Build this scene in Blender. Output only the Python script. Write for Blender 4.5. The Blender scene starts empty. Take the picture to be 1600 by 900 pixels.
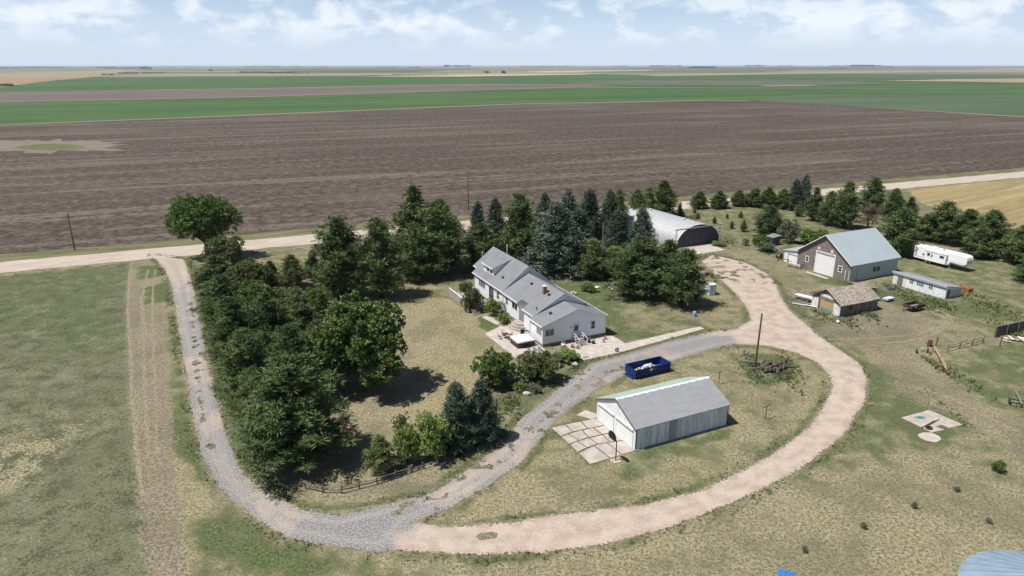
import bpy, bmesh, math, random
import numpy as np
from mathutils import Vector, Matrix

S = bpy.context.scene
C = S.collection
rad = math.radians

# ------------------------------------------------------------------ camera and survey helper
FPX, CAM_H = 1067.0, 44.0
PITCH = math.atan(347 / FPX)
cP, sP = math.cos(PITCH), math.sin(PITCH)

def ray(px, py):
    x = (px - 800) / FPX; y = (450 - py) / FPX
    return (x, cP + y * sP, -sP + y * cP)

def G(px, py, z=0.0):
    """ground position (metres) of a point surveyed on the aerial photo"""
    d = ray(px, py); t = (z - CAM_H) / d[2]
    return (d[0] * t, d[1] * t)

def height_at(px, py_base, py_top):
    x, y = G(px, py_base); d = ray(px, py_top); t = y / d[1]
    return CAM_H + d[2] * t

cam_d = bpy.data.cameras.new('camera')
cam_d.sensor_width = 36.0; cam_d.lens = FPX / 1600 * 36.0
cam_d.clip_start = 0.5; cam_d.clip_end = 200000
cam = bpy.data.objects.new('camera', cam_d); C.objects.link(cam)
cam.location = (0, 0, CAM_H); cam.rotation_euler = (math.pi / 2 - PITCH, 0, 0)
S.camera = cam

# ------------------------------------------------------------------ sun and sky
SUN_E, SHADOW_AZ = rad(62), rad(17)
D = Vector((math.cos(SHADOW_AZ) * math.cos(SUN_E), math.sin(SHADOW_AZ) * math.cos(SUN_E), -math.sin(SUN_E)))
sun_d = bpy.data.lights.new('sun', 'SUN'); sun_d.energy = 5.0; sun_d.angle = rad(0.5); sun_d.color = (1.0, 0.95, 0.875)
sun = bpy.data.objects.new('sun', sun_d); C.objects.link(sun)
sun.rotation_euler = D.to_track_quat('-Z', 'Y').to_euler(); sun.location = (0, 0, 300)

W = bpy.data.worlds.new('World'); S.world = W; W.use_nodes = True
nt = W.node_tree; nt.nodes.clear()
def N(t, ty, **k):
    n = t.nodes.new(ty)
    for a, b in k.items(): setattr(n, a, b)
    return n
out = N(nt, 'ShaderNodeOutputWorld'); bg = N(nt, 'ShaderNodeBackground')
sky = N(nt, 'ShaderNodeTexSky', sky_type='NISHITA', sun_disc=False)
sky.sun_elevation = SUN_E; sky.sun_rotation = math.atan2(-D.x, -D.y)
sky.altitude = 1400; sky.air_density = 1.0; sky.dust_density = 0.6; sky.ozone_density = 1.6
tc = N(nt, 'ShaderNodeTexCoord'); sp = N(nt, 'ShaderNodeSeparateXYZ')
nt.links.new(tc.outputs['Generated'], sp.inputs[0])
def wmath(op, a, b=None, clamp=False):
    m = N(nt, 'ShaderNodeMath', operation=op); m.use_clamp = clamp
    for i, v in enumerate((a, b)):
        if v is None: continue
        if isinstance(v, (int, float)): m.inputs[i].default_value = v
        else: nt.links.new(v, m.inputs[i])
    return m.outputs[0]
mp = N(nt, 'ShaderNodeMapping'); mp.inputs['Scale'].default_value = (17, 17, 34)
nt.links.new(tc.outputs['Generated'], mp.inputs[0])
cn = N(nt, 'ShaderNodeTexNoise'); cn.inputs['Scale'].default_value = 1.0; cn.inputs['Detail'].default_value = 9; cn.inputs['Roughness'].default_value = 0.58
cn.inputs['Distortion'].default_value = 0.25
nt.links.new(mp.outputs[0], cn.inputs['Vector'])
mp2 = N(nt, 'ShaderNodeMapping'); mp2.inputs['Scale'].default_value = (4, 4, 24); mp2.inputs['Location'].default_value = (3.1, 7.7, 1.2)
nt.links.new(tc.outputs['Generated'], mp2.inputs[0])
cn2 = N(nt, 'ShaderNodeTexNoise'); cn2.inputs['Scale'].default_value = 1.0; cn2.inputs['Detail'].default_value = 6
nt.links.new(mp2.outputs[0], cn2.inputs['Vector'])
# cumulus bands thin out towards the horizon
el = wmath('MULTIPLY', wmath('SUBTRACT', sp.outputs['Z'], 0.018), 28.0, True)
dens = wmath('ADD', wmath('MULTIPLY', wmath('SUBTRACT', cn.outputs['Fac'], 0.49), 6.0), wmath('MULTIPLY', wmath('SUBTRACT', cn2.outputs['Fac'], 0.5), 2.2), False)
cl = wmath('MULTIPLY', wmath('ADD', dens, 0.3, True), el, True)
cl = wmath('MULTIPLY', cl, 0.74)
low = wmath('SUBTRACT', 1.0, wmath('MULTIPLY', wmath('SUBTRACT', sp.outputs['Z'], 0.05), 6.5, True), True)   # haze belongs to the low sky
cl = wmath('MULTIPLY', cl, wmath('ADD', wmath('MULTIPLY', low, 0.8), 0.12), True)
veil = N(nt, 'ShaderNodeMixRGB'); nt.links.new(wmath('MULTIPLY', low, 0.9), veil.inputs['Fac'])     # thin summer haze veil over the blue
veil.inputs['Color2'].default_value = (8.7, 10.25, 12.4, 1)
vr = N(nt, 'ShaderNodeMixRGB'); vr.inputs['Color1'].default_value = (8.9, 10.4, 12.4, 1); vr.inputs['Color2'].default_value = (6.9, 9.3, 12.4, 1)
nt.links.new(wmath('MULTIPLY', wmath('SUBTRACT', sp.outputs['Z'], 0.03), 14.0, True), vr.inputs['Fac']); nt.links.new(vr.outputs[0], veil.inputs['Color2'])
nt.links.new(sky.outputs[0], veil.inputs['Color1'])
cmix = N(nt, 'ShaderNodeMixRGB'); cmix.inputs['Color2'].default_value = (13.6, 14.1, 14.6, 1)
nt.links.new(cl, cmix.inputs['Fac']); nt.links.new(veil.outputs[0], cmix.inputs['Color1'])
nt.links.new(cmix.outputs[0], bg.inputs['Color']); bg.inputs['Strength'].default_value = 0.062
nt.links.new(bg.outputs[0], out.inputs['Surface'])

S.view_settings.view_transform = 'Standard'; S.view_settings.look = 'None'
S.view_settings.exposure = 0.28; S.view_settings.gamma = 1.0; S.view_settings.use_curve_mapping = False
S.cycles.max_bounces = 5; S.cycles.diffuse_bounces = 3; S.cycles.glossy_bounces = 2
S.cycles.volume_bounces = 0

# ------------------------------------------------------------------ mesh building
class M:
    def __init__(s): s.v = []; s.f = []
    def add(s, vs, fs):
        b = len(s.v); s.v += [tuple(map(float, p)) for p in vs]; s.f += [tuple(i + b for i in f) for f in fs]; return s
    def obox(s, o, a, b, c):
        o, a, b, c = map(Vector, (o, a, b, c))
        vs = [o, o + a, o + a + b, o + b, o + c, o + a + c, o + a + b + c, o + b + c]
        return s.add(vs, [(0, 3, 2, 1), (4, 5, 6, 7), (0, 1, 5, 4), (1, 2, 6, 5), (2, 3, 7, 6), (3, 0, 4, 7)])
    def box(s, x0, x1, y0, y1, z0, z1):
        return s.obox((x0, y0, z0), (x1 - x0, 0, 0), (0, y1 - y0, 0), (0, 0, z1 - z0))
    def prism(s, prof, axis, t0, t1):
        n = len(prof)
        P = (lambda a, z, t: (a, t, z)) if axis == 'y' else (lambda a, z, t: (t, a, z))
        vs = [P(a, z, t0) for a, z in prof] + [P(a, z, t1) for a, z in prof]
        fs = [tuple(range(n)), tuple(range(2 * n - 1, n - 1, -1))] + [(i, (i + 1) % n, n + (i + 1) % n, n + i) for i in range(n)]
        return s.add(vs, fs)
    def slab(s, pts, z0, z1):
        n = len(pts)
        vs = [(x, y, z0) for x, y in pts] + [(x, y, z1) for x, y in pts]
        return s.add(vs, [tuple(range(n)), tuple(range(2 * n - 1, n - 1, -1))] + [(i, (i + 1) % n, n + (i + 1) % n, n + i) for i in range(n)])
    def tube(s, pts, rs, n=8, caps=True):
        pts = [Vector(p) for p in pts]
        if isinstance(rs, (int, float)): rs = [rs] * len(pts)
        b = len(s.v); rings = []
        for i, p in enumerate(pts):
            t = (pts[min(i + 1, len(pts) - 1)] - pts[max(i - 1, 0)]).normalized()
            u = t.cross(Vector((0, 0, 1))) if abs(t.z) < 0.9 else t.cross(Vector((1, 0, 0)))
            u.normalize(); w = t.cross(u)
            for k in range(n):
                a = 2 * math.pi * k / n
                s.v.append(tuple(p + (u * math.cos(a) + w * math.sin(a)) * rs[i]))
        for i in range(len(pts) - 1):
            for k in range(n):
                s.f.append((b + i * n + k, b + i * n + (k + 1) % n, b + (i + 1) * n + (k + 1) % n, b + (i + 1) * n + k))
        if caps:
            s.f.append(tuple(b + k for k in range(n))[::-1]); s.f.append(tuple(b + (len(pts) - 1) * n + k for k in range(n)))
        return s
    def lathe(s, prof, c=(0, 0, 0), n=20):
        b = len(s.v)
        for r, z in prof:
            for k in range(n):
                a = 2 * math.pi * k / n
                s.v.append((c[0] + r * math.cos(a), c[1] + r * math.sin(a), c[2] + z))
        for i in range(len(prof) - 1):
            for k in range(n):
                s.f.append((b + i * n + k, b + i * n + (k + 1) % n, b + (i + 1) * n + (k + 1) % n, b + (i + 1) * n + k))
        if prof[0][0] > 1e-3: s.f.append(tuple(b + k for k in range(n))[::-1])
        if prof[-1][0] > 1e-3: s.f.append(tuple(b + (len(prof) - 1) * n + k for k in range(n)))
        return s
    def wheel(s, c, axis, r, w, n=18, inner=0.0):
        c, axis = Vector(c), Vector(axis).normalized()
        u = axis.cross(Vector((0, 0, 1))).normalized(); v = axis.cross(u)
        b = len(s.v)
        prof = [(r * .86, -w / 2), (r, -w * .3), (r, w * .3), (r * .86, w / 2)]
        if inner > 0: prof = [(inner, -w / 2)] + prof + [(inner, w / 2)]
        for rr, t in prof:
            for k in range(n):
                a = 2 * math.pi * k / n
                s.v.append(tuple(c + axis * t + (u * math.cos(a) + v * math.sin(a)) * rr))
        m = len(prof)
        for i in range(m - (0 if inner > 0 else 1)):
            for k in range(n):
                s.f.append((b + i * n + k, b + i * n + (k + 1) % n, b + ((i + 1) % m) * n + (k + 1) % n, b + ((i + 1) % m) * n + k))
        if inner <= 0:
            s.f.append(tuple(b + k for k in range(n))); s.f.append(tuple(b + (m - 1) * n + k for k in range(n)))
        return s
    def blob(s, c, r, rng, n=8, m=6, jit=0.2):
        b = len(s.v); r = (r, r, r) if isinstance(r, (int, float)) else r
        for i in range(m + 1):
            th = math.pi * i / m
            for k in range(n):
                a = 2 * math.pi * k / n; j = 1 + jit * (rng.random() - .5) * 2
                s.v.append((c[0] + r[0] * j * math.sin(th) * math.cos(a), c[1] + r[1] * j * math.sin(th) * math.sin(a), c[2] + r[2] * j * math.cos(th)))
        for i in range(m):
            for k in range(n):
                s.f.append((b + i * n + k, b + (i + 1) * n + k, b + (i + 1) * n + (k + 1) % n, b + i * n + (k + 1) % n))
        return s
    def mesh(s, name, mat, smooth=False, bevel=0.0):
        me = bpy.data.meshes.new(name); me.from_pydata(s.v, [], s.f)
        bm = bmesh.new(); bm.from_mesh(me); bmesh.ops.recalc_face_normals(bm, faces=bm.faces)
        if bevel > 0:
            bmesh.ops.bevel(bm, geom=list(bm.edges), offset=bevel, segments=1, affect='EDGES', clamp_overlap=True)
        bm.to_mesh(me); bm.free()
        if smooth:
            for p in me.polygons: p.use_smooth = True
        if mat: me.materials.append(mat)
        return me
    def build(s, name, mat, parent=None, smooth=False, bevel=0.0):
        o = bpy.data.objects.new(name, s.mesh(name, mat, smooth, bevel)); C.objects.link(o)
        if parent: o.parent = parent
        return o

def tag(o, label, cat=None, group=None, kind=None):
    if label: o['label'] = label
    if cat: o['category'] = cat
    if group: o['group'] = group
    if kind: o['kind'] = kind
    return o
def thing(name, label, cat, loc=(0, 0, 0), rotz=0.0, group=None):
    o = bpy.data.objects.new(name, None); C.objects.link(o); o.empty_display_size = 0.3
    o.location = loc if len(loc) == 3 else (loc[0], loc[1], 0); o.rotation_euler = (0, 0, rotz)
    return tag(o, label, cat, group)
def copy_tree(o, parent=None):
    c = o.copy(); C.objects.link(c); c.parent = parent
    for ch in list(o.children): copy_tree(ch, c)
    return c

def raw_mesh(name, co, faces, mat, attrs=None):
    """mesh from numpy arrays; faces (n,k)"""
    me = bpy.data.meshes.new(name); n, k = faces.shape
    me.vertices.add(len(co)); me.vertices.foreach_set('co', np.ascontiguousarray(co, np.float32).ravel())
    me.loops.add(n * k); me.loops.foreach_set('vertex_index', np.ascontiguousarray(faces, np.int32).ravel())
    me.polygons.add(n); me.polygons.foreach_set('loop_start', np.arange(0, n * k, k, dtype=np.int32))
    me.update(calc_edges=True); me.validate()
    for an, arr in (attrs or {}).items():
        a = me.color_attributes.new(an, 'FLOAT_COLOR', 'POINT'); a.data.foreach_set('color', np.ascontiguousarray(arr, np.float32).ravel())
    if mat: me.materials.append(mat)
    return me

# ------------------------------------------------------------------ materials
class NT:
    def __init__(s, name):
        s.m = bpy.data.materials.new(name); s.m.use_nodes = True; s.t = s.m.node_tree
        s.b = s.t.nodes['Principled BSDF']; s.b.inputs['Specular IOR Level'].default_value = 0.25
    def n(s, ty, **k): return N(s.t, ty, **k)
    def l(s, a, b): s.t.links.new(a, b)
    def set(s, sock, v):
        if isinstance(v, (int, float)): sock.default_value = v
        elif isinstance(v, tuple): sock.default_value = (*v, 1) if len(v) == 3 and sock.type == 'RGBA' else v
        else: s.l(v, sock)
    def pos(s, scale=(1, 1, 1), world=True, rot=0.0):
        if world: src = s.n('ShaderNodeNewGeometry').outputs['Position']
        else: src = s.n('ShaderNodeTexCoord').outputs['Object']
        mp = s.n('ShaderNodeMapping'); mp.inputs['Scale'].default_value = scale
        if rot:
            r = s.n('ShaderNodeMapping'); r.inputs['Rotation'].default_value = (0, 0, rot); s.l(src, r.inputs[0]); src = r.outputs[0]
        s.l(src, mp.inputs[0]); return mp.outputs[0]
    def noise(s, vec, scale=1.0, detail=4, rough=0.55, dist=0.0):
        n = s.n('ShaderNodeTexNoise'); s.l(vec, n.inputs['Vector'])
        n.inputs['Scale'].default_value = scale; n.inputs['Detail'].default_value = detail; n.inputs['Roughness'].default_value = rough; n.inputs['Distortion'].default_value = dist
        return n.outputs['Fac']
    def math(s, op, a, b=0.0, clamp=False):
        m = s.n('ShaderNodeMath', operation=op); m.use_clamp = clamp; s.set(m.inputs[0], a); s.set(m.inputs[1], b); return m.outputs[0]
    def step(s, v, lo, hi, a=0.0, b=1.0):
        r = s.n('ShaderNodeMapRange', interpolation_type='SMOOTHSTEP')
        s.set(r.inputs['Value'], v)
        for i, x in zip(('From Min', 'From Max', 'To Min', 'To Max'), (lo, hi, a, b)): r.inputs[i].default_value = x
        return r.outputs[0]
    def mix(s, f, a, b, mode='MIX'):
        m = s.n('ShaderNodeMixRGB', blend_type=mode); s.set(m.inputs['Fac'], f); s.set(m.inputs['Color1'], a); s.set(m.inputs['Color2'], b); return m.outputs[0]
    def bump(s, h, strength=0.5, dist=0.1):
        b = s.n('ShaderNodeBump'); b.inputs['Strength'].default_value = strength; b.inputs['Distance'].default_value = dist
        s.l(h, b.inputs['Height']); s.l(b.outputs[0], s.b.inputs['Normal'])
    def done(s, col, rough=0.8, metal=0.0):
        s.set(s.b.inputs['Base Color'], col); s.set(s.b.inputs['Roughness'], rough); s.b.inputs['Metallic'].default_value = metal
        return s.m

def plain(name, c1, c2=None, scale=1.5, stretch=(1, 1, 1), rough=0.7, metal=0.0, bump=0.0, bdist=0.03, detail=4, lo=0.35, hi=0.68):
    k = NT(name); c2 = c2 or tuple(x * 0.82 for x in c1)
    v = k.pos(stretch, world=False)
    n = k.noise(v, scale, detail)
    if bump > 0: k.bump(n, bump, bdist)
    return k.done(k.mix(k.step(n, lo, hi), c2, c1), rough, metal)
def ribbed(name, c1, c2, axis, freq, depth, rough=0.45, metal=0.0, nscale=0.6, stretch=(1, 1, 1), streak=0.6):
    """sheet metal or lap siding: ribs across one object axis, weathering noise"""
    k = NT(name); src = k.n('ShaderNodeTexCoord').outputs['Object']; sp = k.n('ShaderNodeSeparateXYZ'); k.l(src, sp.inputs[0])
    a = sp.outputs['XYZ'.index(axis)]
    w = k.math('FRACT', k.math('MULTIPLY', a, freq))
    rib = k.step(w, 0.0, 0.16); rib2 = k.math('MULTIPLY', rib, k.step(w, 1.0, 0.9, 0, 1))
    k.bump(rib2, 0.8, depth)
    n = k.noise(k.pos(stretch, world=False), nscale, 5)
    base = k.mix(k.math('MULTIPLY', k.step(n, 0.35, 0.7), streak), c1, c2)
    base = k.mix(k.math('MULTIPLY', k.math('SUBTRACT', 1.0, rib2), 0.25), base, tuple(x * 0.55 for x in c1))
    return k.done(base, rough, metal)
# ------------------------------------------------------------------ shared materials
MT = {}
MT['white_trim'] = plain('white_trim', (.74, .75, .75), (.64, .65, .65), 2)
MT['white_paint'] = plain('white_paint', (.72, .73, .74), (.58, .60, .61), .8, (1, 1, .4))
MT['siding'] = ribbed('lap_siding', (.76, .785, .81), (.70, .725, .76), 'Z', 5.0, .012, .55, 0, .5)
MT['foundation'] = plain('foundation_block', (.26, .25, .24), (.18, .17, .165), 3, bump=.3)
def shingle(name, a, b, s=5.0):
    k = NT(name)
    sp = k.n('ShaderNodeSeparateXYZ'); k.l(k.n('ShaderNodeTexCoord').outputs['Object'], sp.inputs[0])
    row = k.math('FRACT', k.math('MULTIPLY', sp.outputs['Z'], 9.0))
    n = k.noise(k.pos((1, 1, 1.6), world=False), s, 3, .7); n2 = k.noise(k.pos(world=False), .35, 4)
    c = k.mix(k.step(n, .3, .72), a, b); c = k.mix(k.math('MULTIPLY', k.step(n2, .4, .7), .35), c, tuple(x * .8 for x in a))
    c = k.mix(k.math('MULTIPLY', k.step(row, .2, 0.0), .22), c, (.05, .05, .05))
    k.bump(k.math('ADD', n, k.math('MULTIPLY', row, .5)), .5, .02)
    return k.done(c, .9)
MT['shingle'] = shingle('grey_shingles', (.165, .172, .190), (.245, .250, .268))
MT['old_shingle'] = shingle('worn_wood_shingles', (.20, .165, .135), (.47, .42, .365), 2.2)
MT['glass'] = plain('window_glass', (.025, .03, .035), (.015, .018, .02), 1, rough=.08)
MT['glass'].node_tree.nodes['Principled BSDF'].inputs['Specular IOR Level'].default_value = .5
MT['curtain_glass'] = plain('window_glass_blinds', (.20, .22, .24), (.10, .11, .12), 2, (1, 1, 6), rough=.12)
MT['door'] = plain('door_panel', (.50, .53, .57), None, 2)
MT['brown_door'] = plain('weathered_door', (.15, .12, .10), (.24, .20, .17), 2, (4, 4, .5))
MT['brick'] = plain('chimney_brick', (.30, .13, .09), (.20, .09, .07), 9, (1, 1, 3))
MT['dark_metal'] = plain('dark_metal', (.03, .03, .033), None, 3, rough=.5)
MT['galv'] = plain('galvanised_pipe', (.45, .46, .47), (.34, .35, .36), 3, rough=.4, metal=.5)
MT['concrete'] = plain('concrete', (.50, .455, .41), (.39, .355, .32), .9, bump=.15, detail=8)
MT['old_concrete'] = plain('old_concrete', (.46, .41, .365), (.34, .30, .27), .8, bump=.2, detail=8)
MT['deck_wood'] = plain('grey_deck_boards', (.36, .33, .30), (.25, .23, .21), 2, (8, .6, 1))
MT['fence_wood'] = plain('grey_fence_wood', (.22, .20, .18), (.13, .118, .105), 3, (2, 2, 2))
MT['pole_wood'] = plain('utility_pole_wood', (.105, .082, .062), (.07, .055, .042), 2, (8, 8, .4))
MT['brown_wood'] = plain('brown_wood', (.17, .11, .075), (.10, .07, .05), 2, (6, 6, .6))
MT['log'] = plain('weathered_log', (.175, .145, .12), (.06, .048, .04), 2.2, (3, 3, 3), bump=.3)
MT['bark'] = plain('tree_bark', (.085, .062, .047), (.045, .034, .027), 3, (5, 5, .8), bump=.5, bdist=.05)
MT['grey_bark'] = plain('grey_branch_bark', (.27, .235, .205), (.17, .145, .125), 3, (3, 3, .8))
def stained_boards(name, a, b, c, stretch):
    k = NT(name); n = k.noise(k.pos(stretch, world=False), 1.0, 5, .65); n2 = k.noise(k.pos(stretch, world=False), 3.7, 3)
    col = k.mix(k.step(n, .36, .62), a, b); col = k.mix(k.math('MULTIPLY', k.step(n2, .5, .66), .7), col, c)
    k.bump(n2, .4, .02)
    return k.done(col, .8)
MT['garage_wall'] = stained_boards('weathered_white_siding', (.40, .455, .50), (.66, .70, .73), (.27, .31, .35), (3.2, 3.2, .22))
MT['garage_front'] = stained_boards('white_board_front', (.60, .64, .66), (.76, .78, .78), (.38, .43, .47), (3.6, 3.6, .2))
MT['barn_board'] = stained_boards('weathered_brown_boards', (.115, .098, .090), (.215, .182, .166), (.32, .29, .272), (.45, .45, 5.0))
MT['grey_board'] = stained_boards('bare_grey_boards', (.125, .108, .095), (.23, .20, .18), (.07, .058, .05), (2.6, 2.6, .35))
MT['patch_white'] = stained_boards('flaking_white_paint', (.52, .52, .50), (.78, .78, .77), (.30, .26, .23), (1.6, 1.6, .8))
MT['coop_wall'] = stained_boards('chalky_white_wall', (.60, .635, .66), (.76, .78, .79), (.48, .50, .51), (.8, .8, .5))
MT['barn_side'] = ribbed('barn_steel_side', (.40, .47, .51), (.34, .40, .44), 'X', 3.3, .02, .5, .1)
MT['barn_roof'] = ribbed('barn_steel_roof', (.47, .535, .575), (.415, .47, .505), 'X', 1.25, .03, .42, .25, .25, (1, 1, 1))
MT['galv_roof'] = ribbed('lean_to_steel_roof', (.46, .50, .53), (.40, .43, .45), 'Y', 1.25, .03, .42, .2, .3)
MT['green_roof'] = plain('faded_green_roof', (.27, .40, .34), (.36, .46, .40), .8, (1, 3, 1), rough=.6)
MT['grey_roof'] = plain('dull_grey_roof', (.285, .29, .31), (.255, .26, .275), .7, (1, 3, 1), rough=.6)
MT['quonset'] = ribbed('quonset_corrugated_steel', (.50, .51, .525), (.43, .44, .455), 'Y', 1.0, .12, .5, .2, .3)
MT['quonset_end'] = ribbed('quonset_dark_end', (.062, .068, .088), (.045, .05, .066), 'Z', 1.4, .03, .5, .1)
MT['bin_roof'] = plain('bin_roof_steel_sky_tint', (.30, .39, .48), (.25, .33, .42), .8, rough=.4, metal=.25)  # blue of the reflected sky is put into the steel colour
MT['bin_wall'] = ribbed('bin_corrugated_wall', (.50, .53, .55), (.44, .46, .48), 'Z', 6.0, .02, .4, .4)
MT['garage_door'] = plain('white_garage_door', (.80, .81, .81), (.72, .73, .74), 1.2, (1, 1, 3), rough=.45)
MT['shade_trim'] = plain('grey_shade_and_trim', (.30, .32, .35), None, 2)  # grey trim, also the painted shadow band over the garage doors
MT['plywood'] = plain('plywood_patch', (.52, .36, .19), (.36, .24, .13), 2.2, (2, 2, 5))
MT['green_paint'] = plain('faded_green_board', (.10, .26, .20), (.16, .30, .24), 3)
MT['tan_roof'] = plain('rusty_tan_roof', (.34, .25, .16), (.25, .20, .15), 1.3, (1, 3, 1))
MT['rv_white'] = plain('trailer_gelcoat', (.80, .81, .81), (.76, .77, .775), .5, rough=.3)
MT['rv_grey'] = plain('trailer_grey_stripe', (.42, .44, .47), None, 1, rough=.3)
MT['tyre'] = plain('tyre_rubber', (.022, .022, .022), (.03, .03, .03), 6, rough=.85)
MT['rust'] = plain('rusty_steel', (.115, .052, .034), (.065, .036, .028), 4, rough=.85, bump=.2)
MT['orange_rust'] = plain('orange_rust', (.40, .15, .07), (.25, .10, .05), 3, rough=.8)
MT['blue_steel'] = plain('blue_painted_steel', (.012, .038, .17), (.009, .026, .12), 1.6, (1, 1, 2), rough=.5)
MT['blue_inner'] = plain('scuffed_blue_inside', (.022, .05, .19), (.05, .07, .15), 2.5, rough=.6)
MT['debris_white'] = plain('white_debris', (.78, .77, .75), (.62, .60, .57), 3)
MT['debris_tan'] = plain('tan_debris', (.55, .45, .33), None, 3)
MT['bright_blue'] = plain('bright_blue_paint', (.045, .21, .50), (.035, .16, .40), 2, rough=.4)
MT['tub_brown'] = plain('hot_tub_cabinet', (.075, .05, .04), (.055, .04, .034), 4, (6, 6, .5))
MT['tub_cover'] = plain('pale_cover', (.70, .70, .67), (.58, .58, .55), 1.8)
MT['maroon'] = plain('dark_red_car_paint', (.075, .018, .026), (.06, .014, .02), 1, rough=.25)
MT['teal'] = plain('green_plastic', (.035, .24, .20), None, 3, rough=.5)
MT['lime'] = plain('light_green_plastic', (.16, .55, .30), None, 3, rough=.5)
MT['rock'] = plain('pale_rock', (.52, .49, .45), (.36, .34, .31), 2, bump=.3)
MT['straw_soil'] = plain('garden_soil', (.11, .085, .065), (.16, .13, .10), 2)
MT['black'] = plain('black_plastic', (.018, .018, .02), None, 3, rough=.6)
MT['terracotta'] = plain('terracotta', (.32, .14, .085), None, 3)
MT['flower'] = plain('pink_flowers', (.45, .16, .20), (.22, .30, .10), 9)
MT['yellow'] = plain('yellow_plastic', (.62, .50, .20), None, 3)
MT['brick_step'] = plain('patio_step_brick', (.46, .40, .35), (.30, .25, .22), 5)

def foliage(name, dark, light, warm, scale=0.55):
    k = NT(name)
    n = k.noise(k.pos(world=False), scale, 3, .6); n2 = k.noise(k.pos(world=False), scale * 5, 2)
    ob = k.n('ShaderNodeObjectInfo').outputs['Random']
    c = k.mix(k.step(n, .34, .66), dark, light)
    c = k.mix(k.math('MULTIPLY', k.step(n2, .52, .75), .55), c, warm)
    c = k.mix(k.math('MULTIPLY', ob, .35), c, tuple(x * .62 for x in dark))
    n4 = k.noise(k.pos(world=False), scale * 14, 1); c = k.mix(k.step(n4, .40, .58, .45, 0), c, tuple(x * .7 for x in dark))
    k.b.inputs['Specular IOR Level'].default_value = .15
    return k.done(c, .75)
MT['pine'] = foliage('pine_needles', (0.059, 0.091, 0.034), (0.164, 0.225, 0.080), (0.264, 0.292, 0.114))
MT['pine_light'] = foliage('young_pine_needles', (0.091, 0.125, 0.047), (0.233, 0.289, 0.099), (0.371, 0.356, 0.148))
MT['spruce'] = foliage('blue_spruce_needles', (0.066, 0.096, 0.068), (0.203, 0.251, 0.187), (0.338, 0.374, 0.280))
MT['spruce_dark'] = foliage('dark_spruce_needles', (0.047, 0.075, 0.048), (0.124, 0.170, 0.115), (0.212, 0.251, 0.171))
MT['cedar'] = foliage('cedar_foliage', (0.069, 0.099, 0.036), (0.168, 0.219, 0.073), (0.275, 0.281, 0.117))
MT['leaf'] = foliage('broadleaf_foliage', (0.070, 0.117, 0.032), (0.188, 0.274, 0.072), (0.290, 0.334, 0.115))
MT['leaf_bright'] = foliage('bright_broadleaf_foliage', (0.128, 0.202, 0.049), (0.311, 0.405, 0.110), (0.439, 0.467, 0.177))
MT['leaf_elm'] = foliage('elm_foliage', (0.084, 0.149, 0.037), (0.196, 0.309, 0.076), (0.256, 0.334, 0.104))
MT['leaf_olive'] = foliage('olive_broadleaf_foliage', (0.094, 0.120, 0.047), (0.218, 0.252, 0.097), (0.336, 0.323, 0.150))
MT['dead'] = foliage('dead_reddish_needles', (.16, .105, .085), (.22, .15, .12), (.28, .20, .16))
MT['grey_leaf'] = foliage('grey_green_foliage', (.16, .18, .125), (.23, .245, .175), (.27, .27, .20))
# ------------------------------------------------------------------ ground cover survey
_rs = np.random.RandomState(11)
_lat = _rs.rand(256, 256)
def vnoise(x, y, s):
    x = np.asarray(x) / s; y = np.asarray(y) / s
    xi = np.floor(x).astype(int); yi = np.floor(y).astype(int); fx = x - xi; fy = y - yi
    fx = fx * fx * (3 - 2 * fx); fy = fy * fy * (3 - 2 * fy)
    g = lambda a, b: _lat[a & 255, b & 255]
    return (g(xi, yi) * (1 - fx) + g(xi + 1, yi) * fx) * (1 - fy) + (g(xi, yi + 1) * (1 - fx) + g(xi + 1, yi + 1) * fx) * fy
def fbm(x, y, s, o=4):
    t = 0; a = 0.5; n = 0
    for i in range(o):
        t = t + a * vnoise(x + 17.3 * i, y - 9.1 * i, s / 2 ** i); n += a; a *= .55
    return t / n
def sdf(poly, x, y):
    """signed distance, positive inside"""
    P = np.array(poly, float); d = np.full(x.shape, 1e18); ins = np.zeros(x.shape, bool)
    for i in range(len(P)):
        ax, ay = P[i]; bx, by = P[(i + 1) % len(P)]
        ex, ey = bx - ax, by - ay; L = ex * ex + ey * ey + 1e-12
        t = np.clip(((x - ax) * ex + (y - ay) * ey) / L, 0, 1)
        d = np.minimum(d, (x - ax - ex * t) ** 2 + (y - ay - ey * t) ** 2)
        c = ((ay > y) != (by > y)) & (x < ex * (y - ay) / (ey if abs(ey) > 1e-12 else 1e-12) + ax)
        ins ^= c
    d = np.sqrt(d); return np.where(ins, d, -d)
def pdist(line, x, y):
    P = np.array(line, float); d = np.full(x.shape, 1e18)
    for i in range(len(P) - 1):
        ax, ay = P[i]; bx, by = P[i + 1]; ex, ey = bx - ax, by - ay; L = ex * ex + ey * ey + 1e-12
        t = np.clip(((x - ax) * ex + (y - ay) * ey) / L, 0, 1)
        d = np.minimum(d, (x - ax - ex * t) ** 2 + (y - ay - ey * t) ** 2)
    return np.sqrt(d)
def sstep(v, lo, hi):
    t = np.clip((v - lo) / (hi - lo), 0, 1); return t * t * (3 - 2 * t)
def WP(px): return [G(*p) for p in px]

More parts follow.
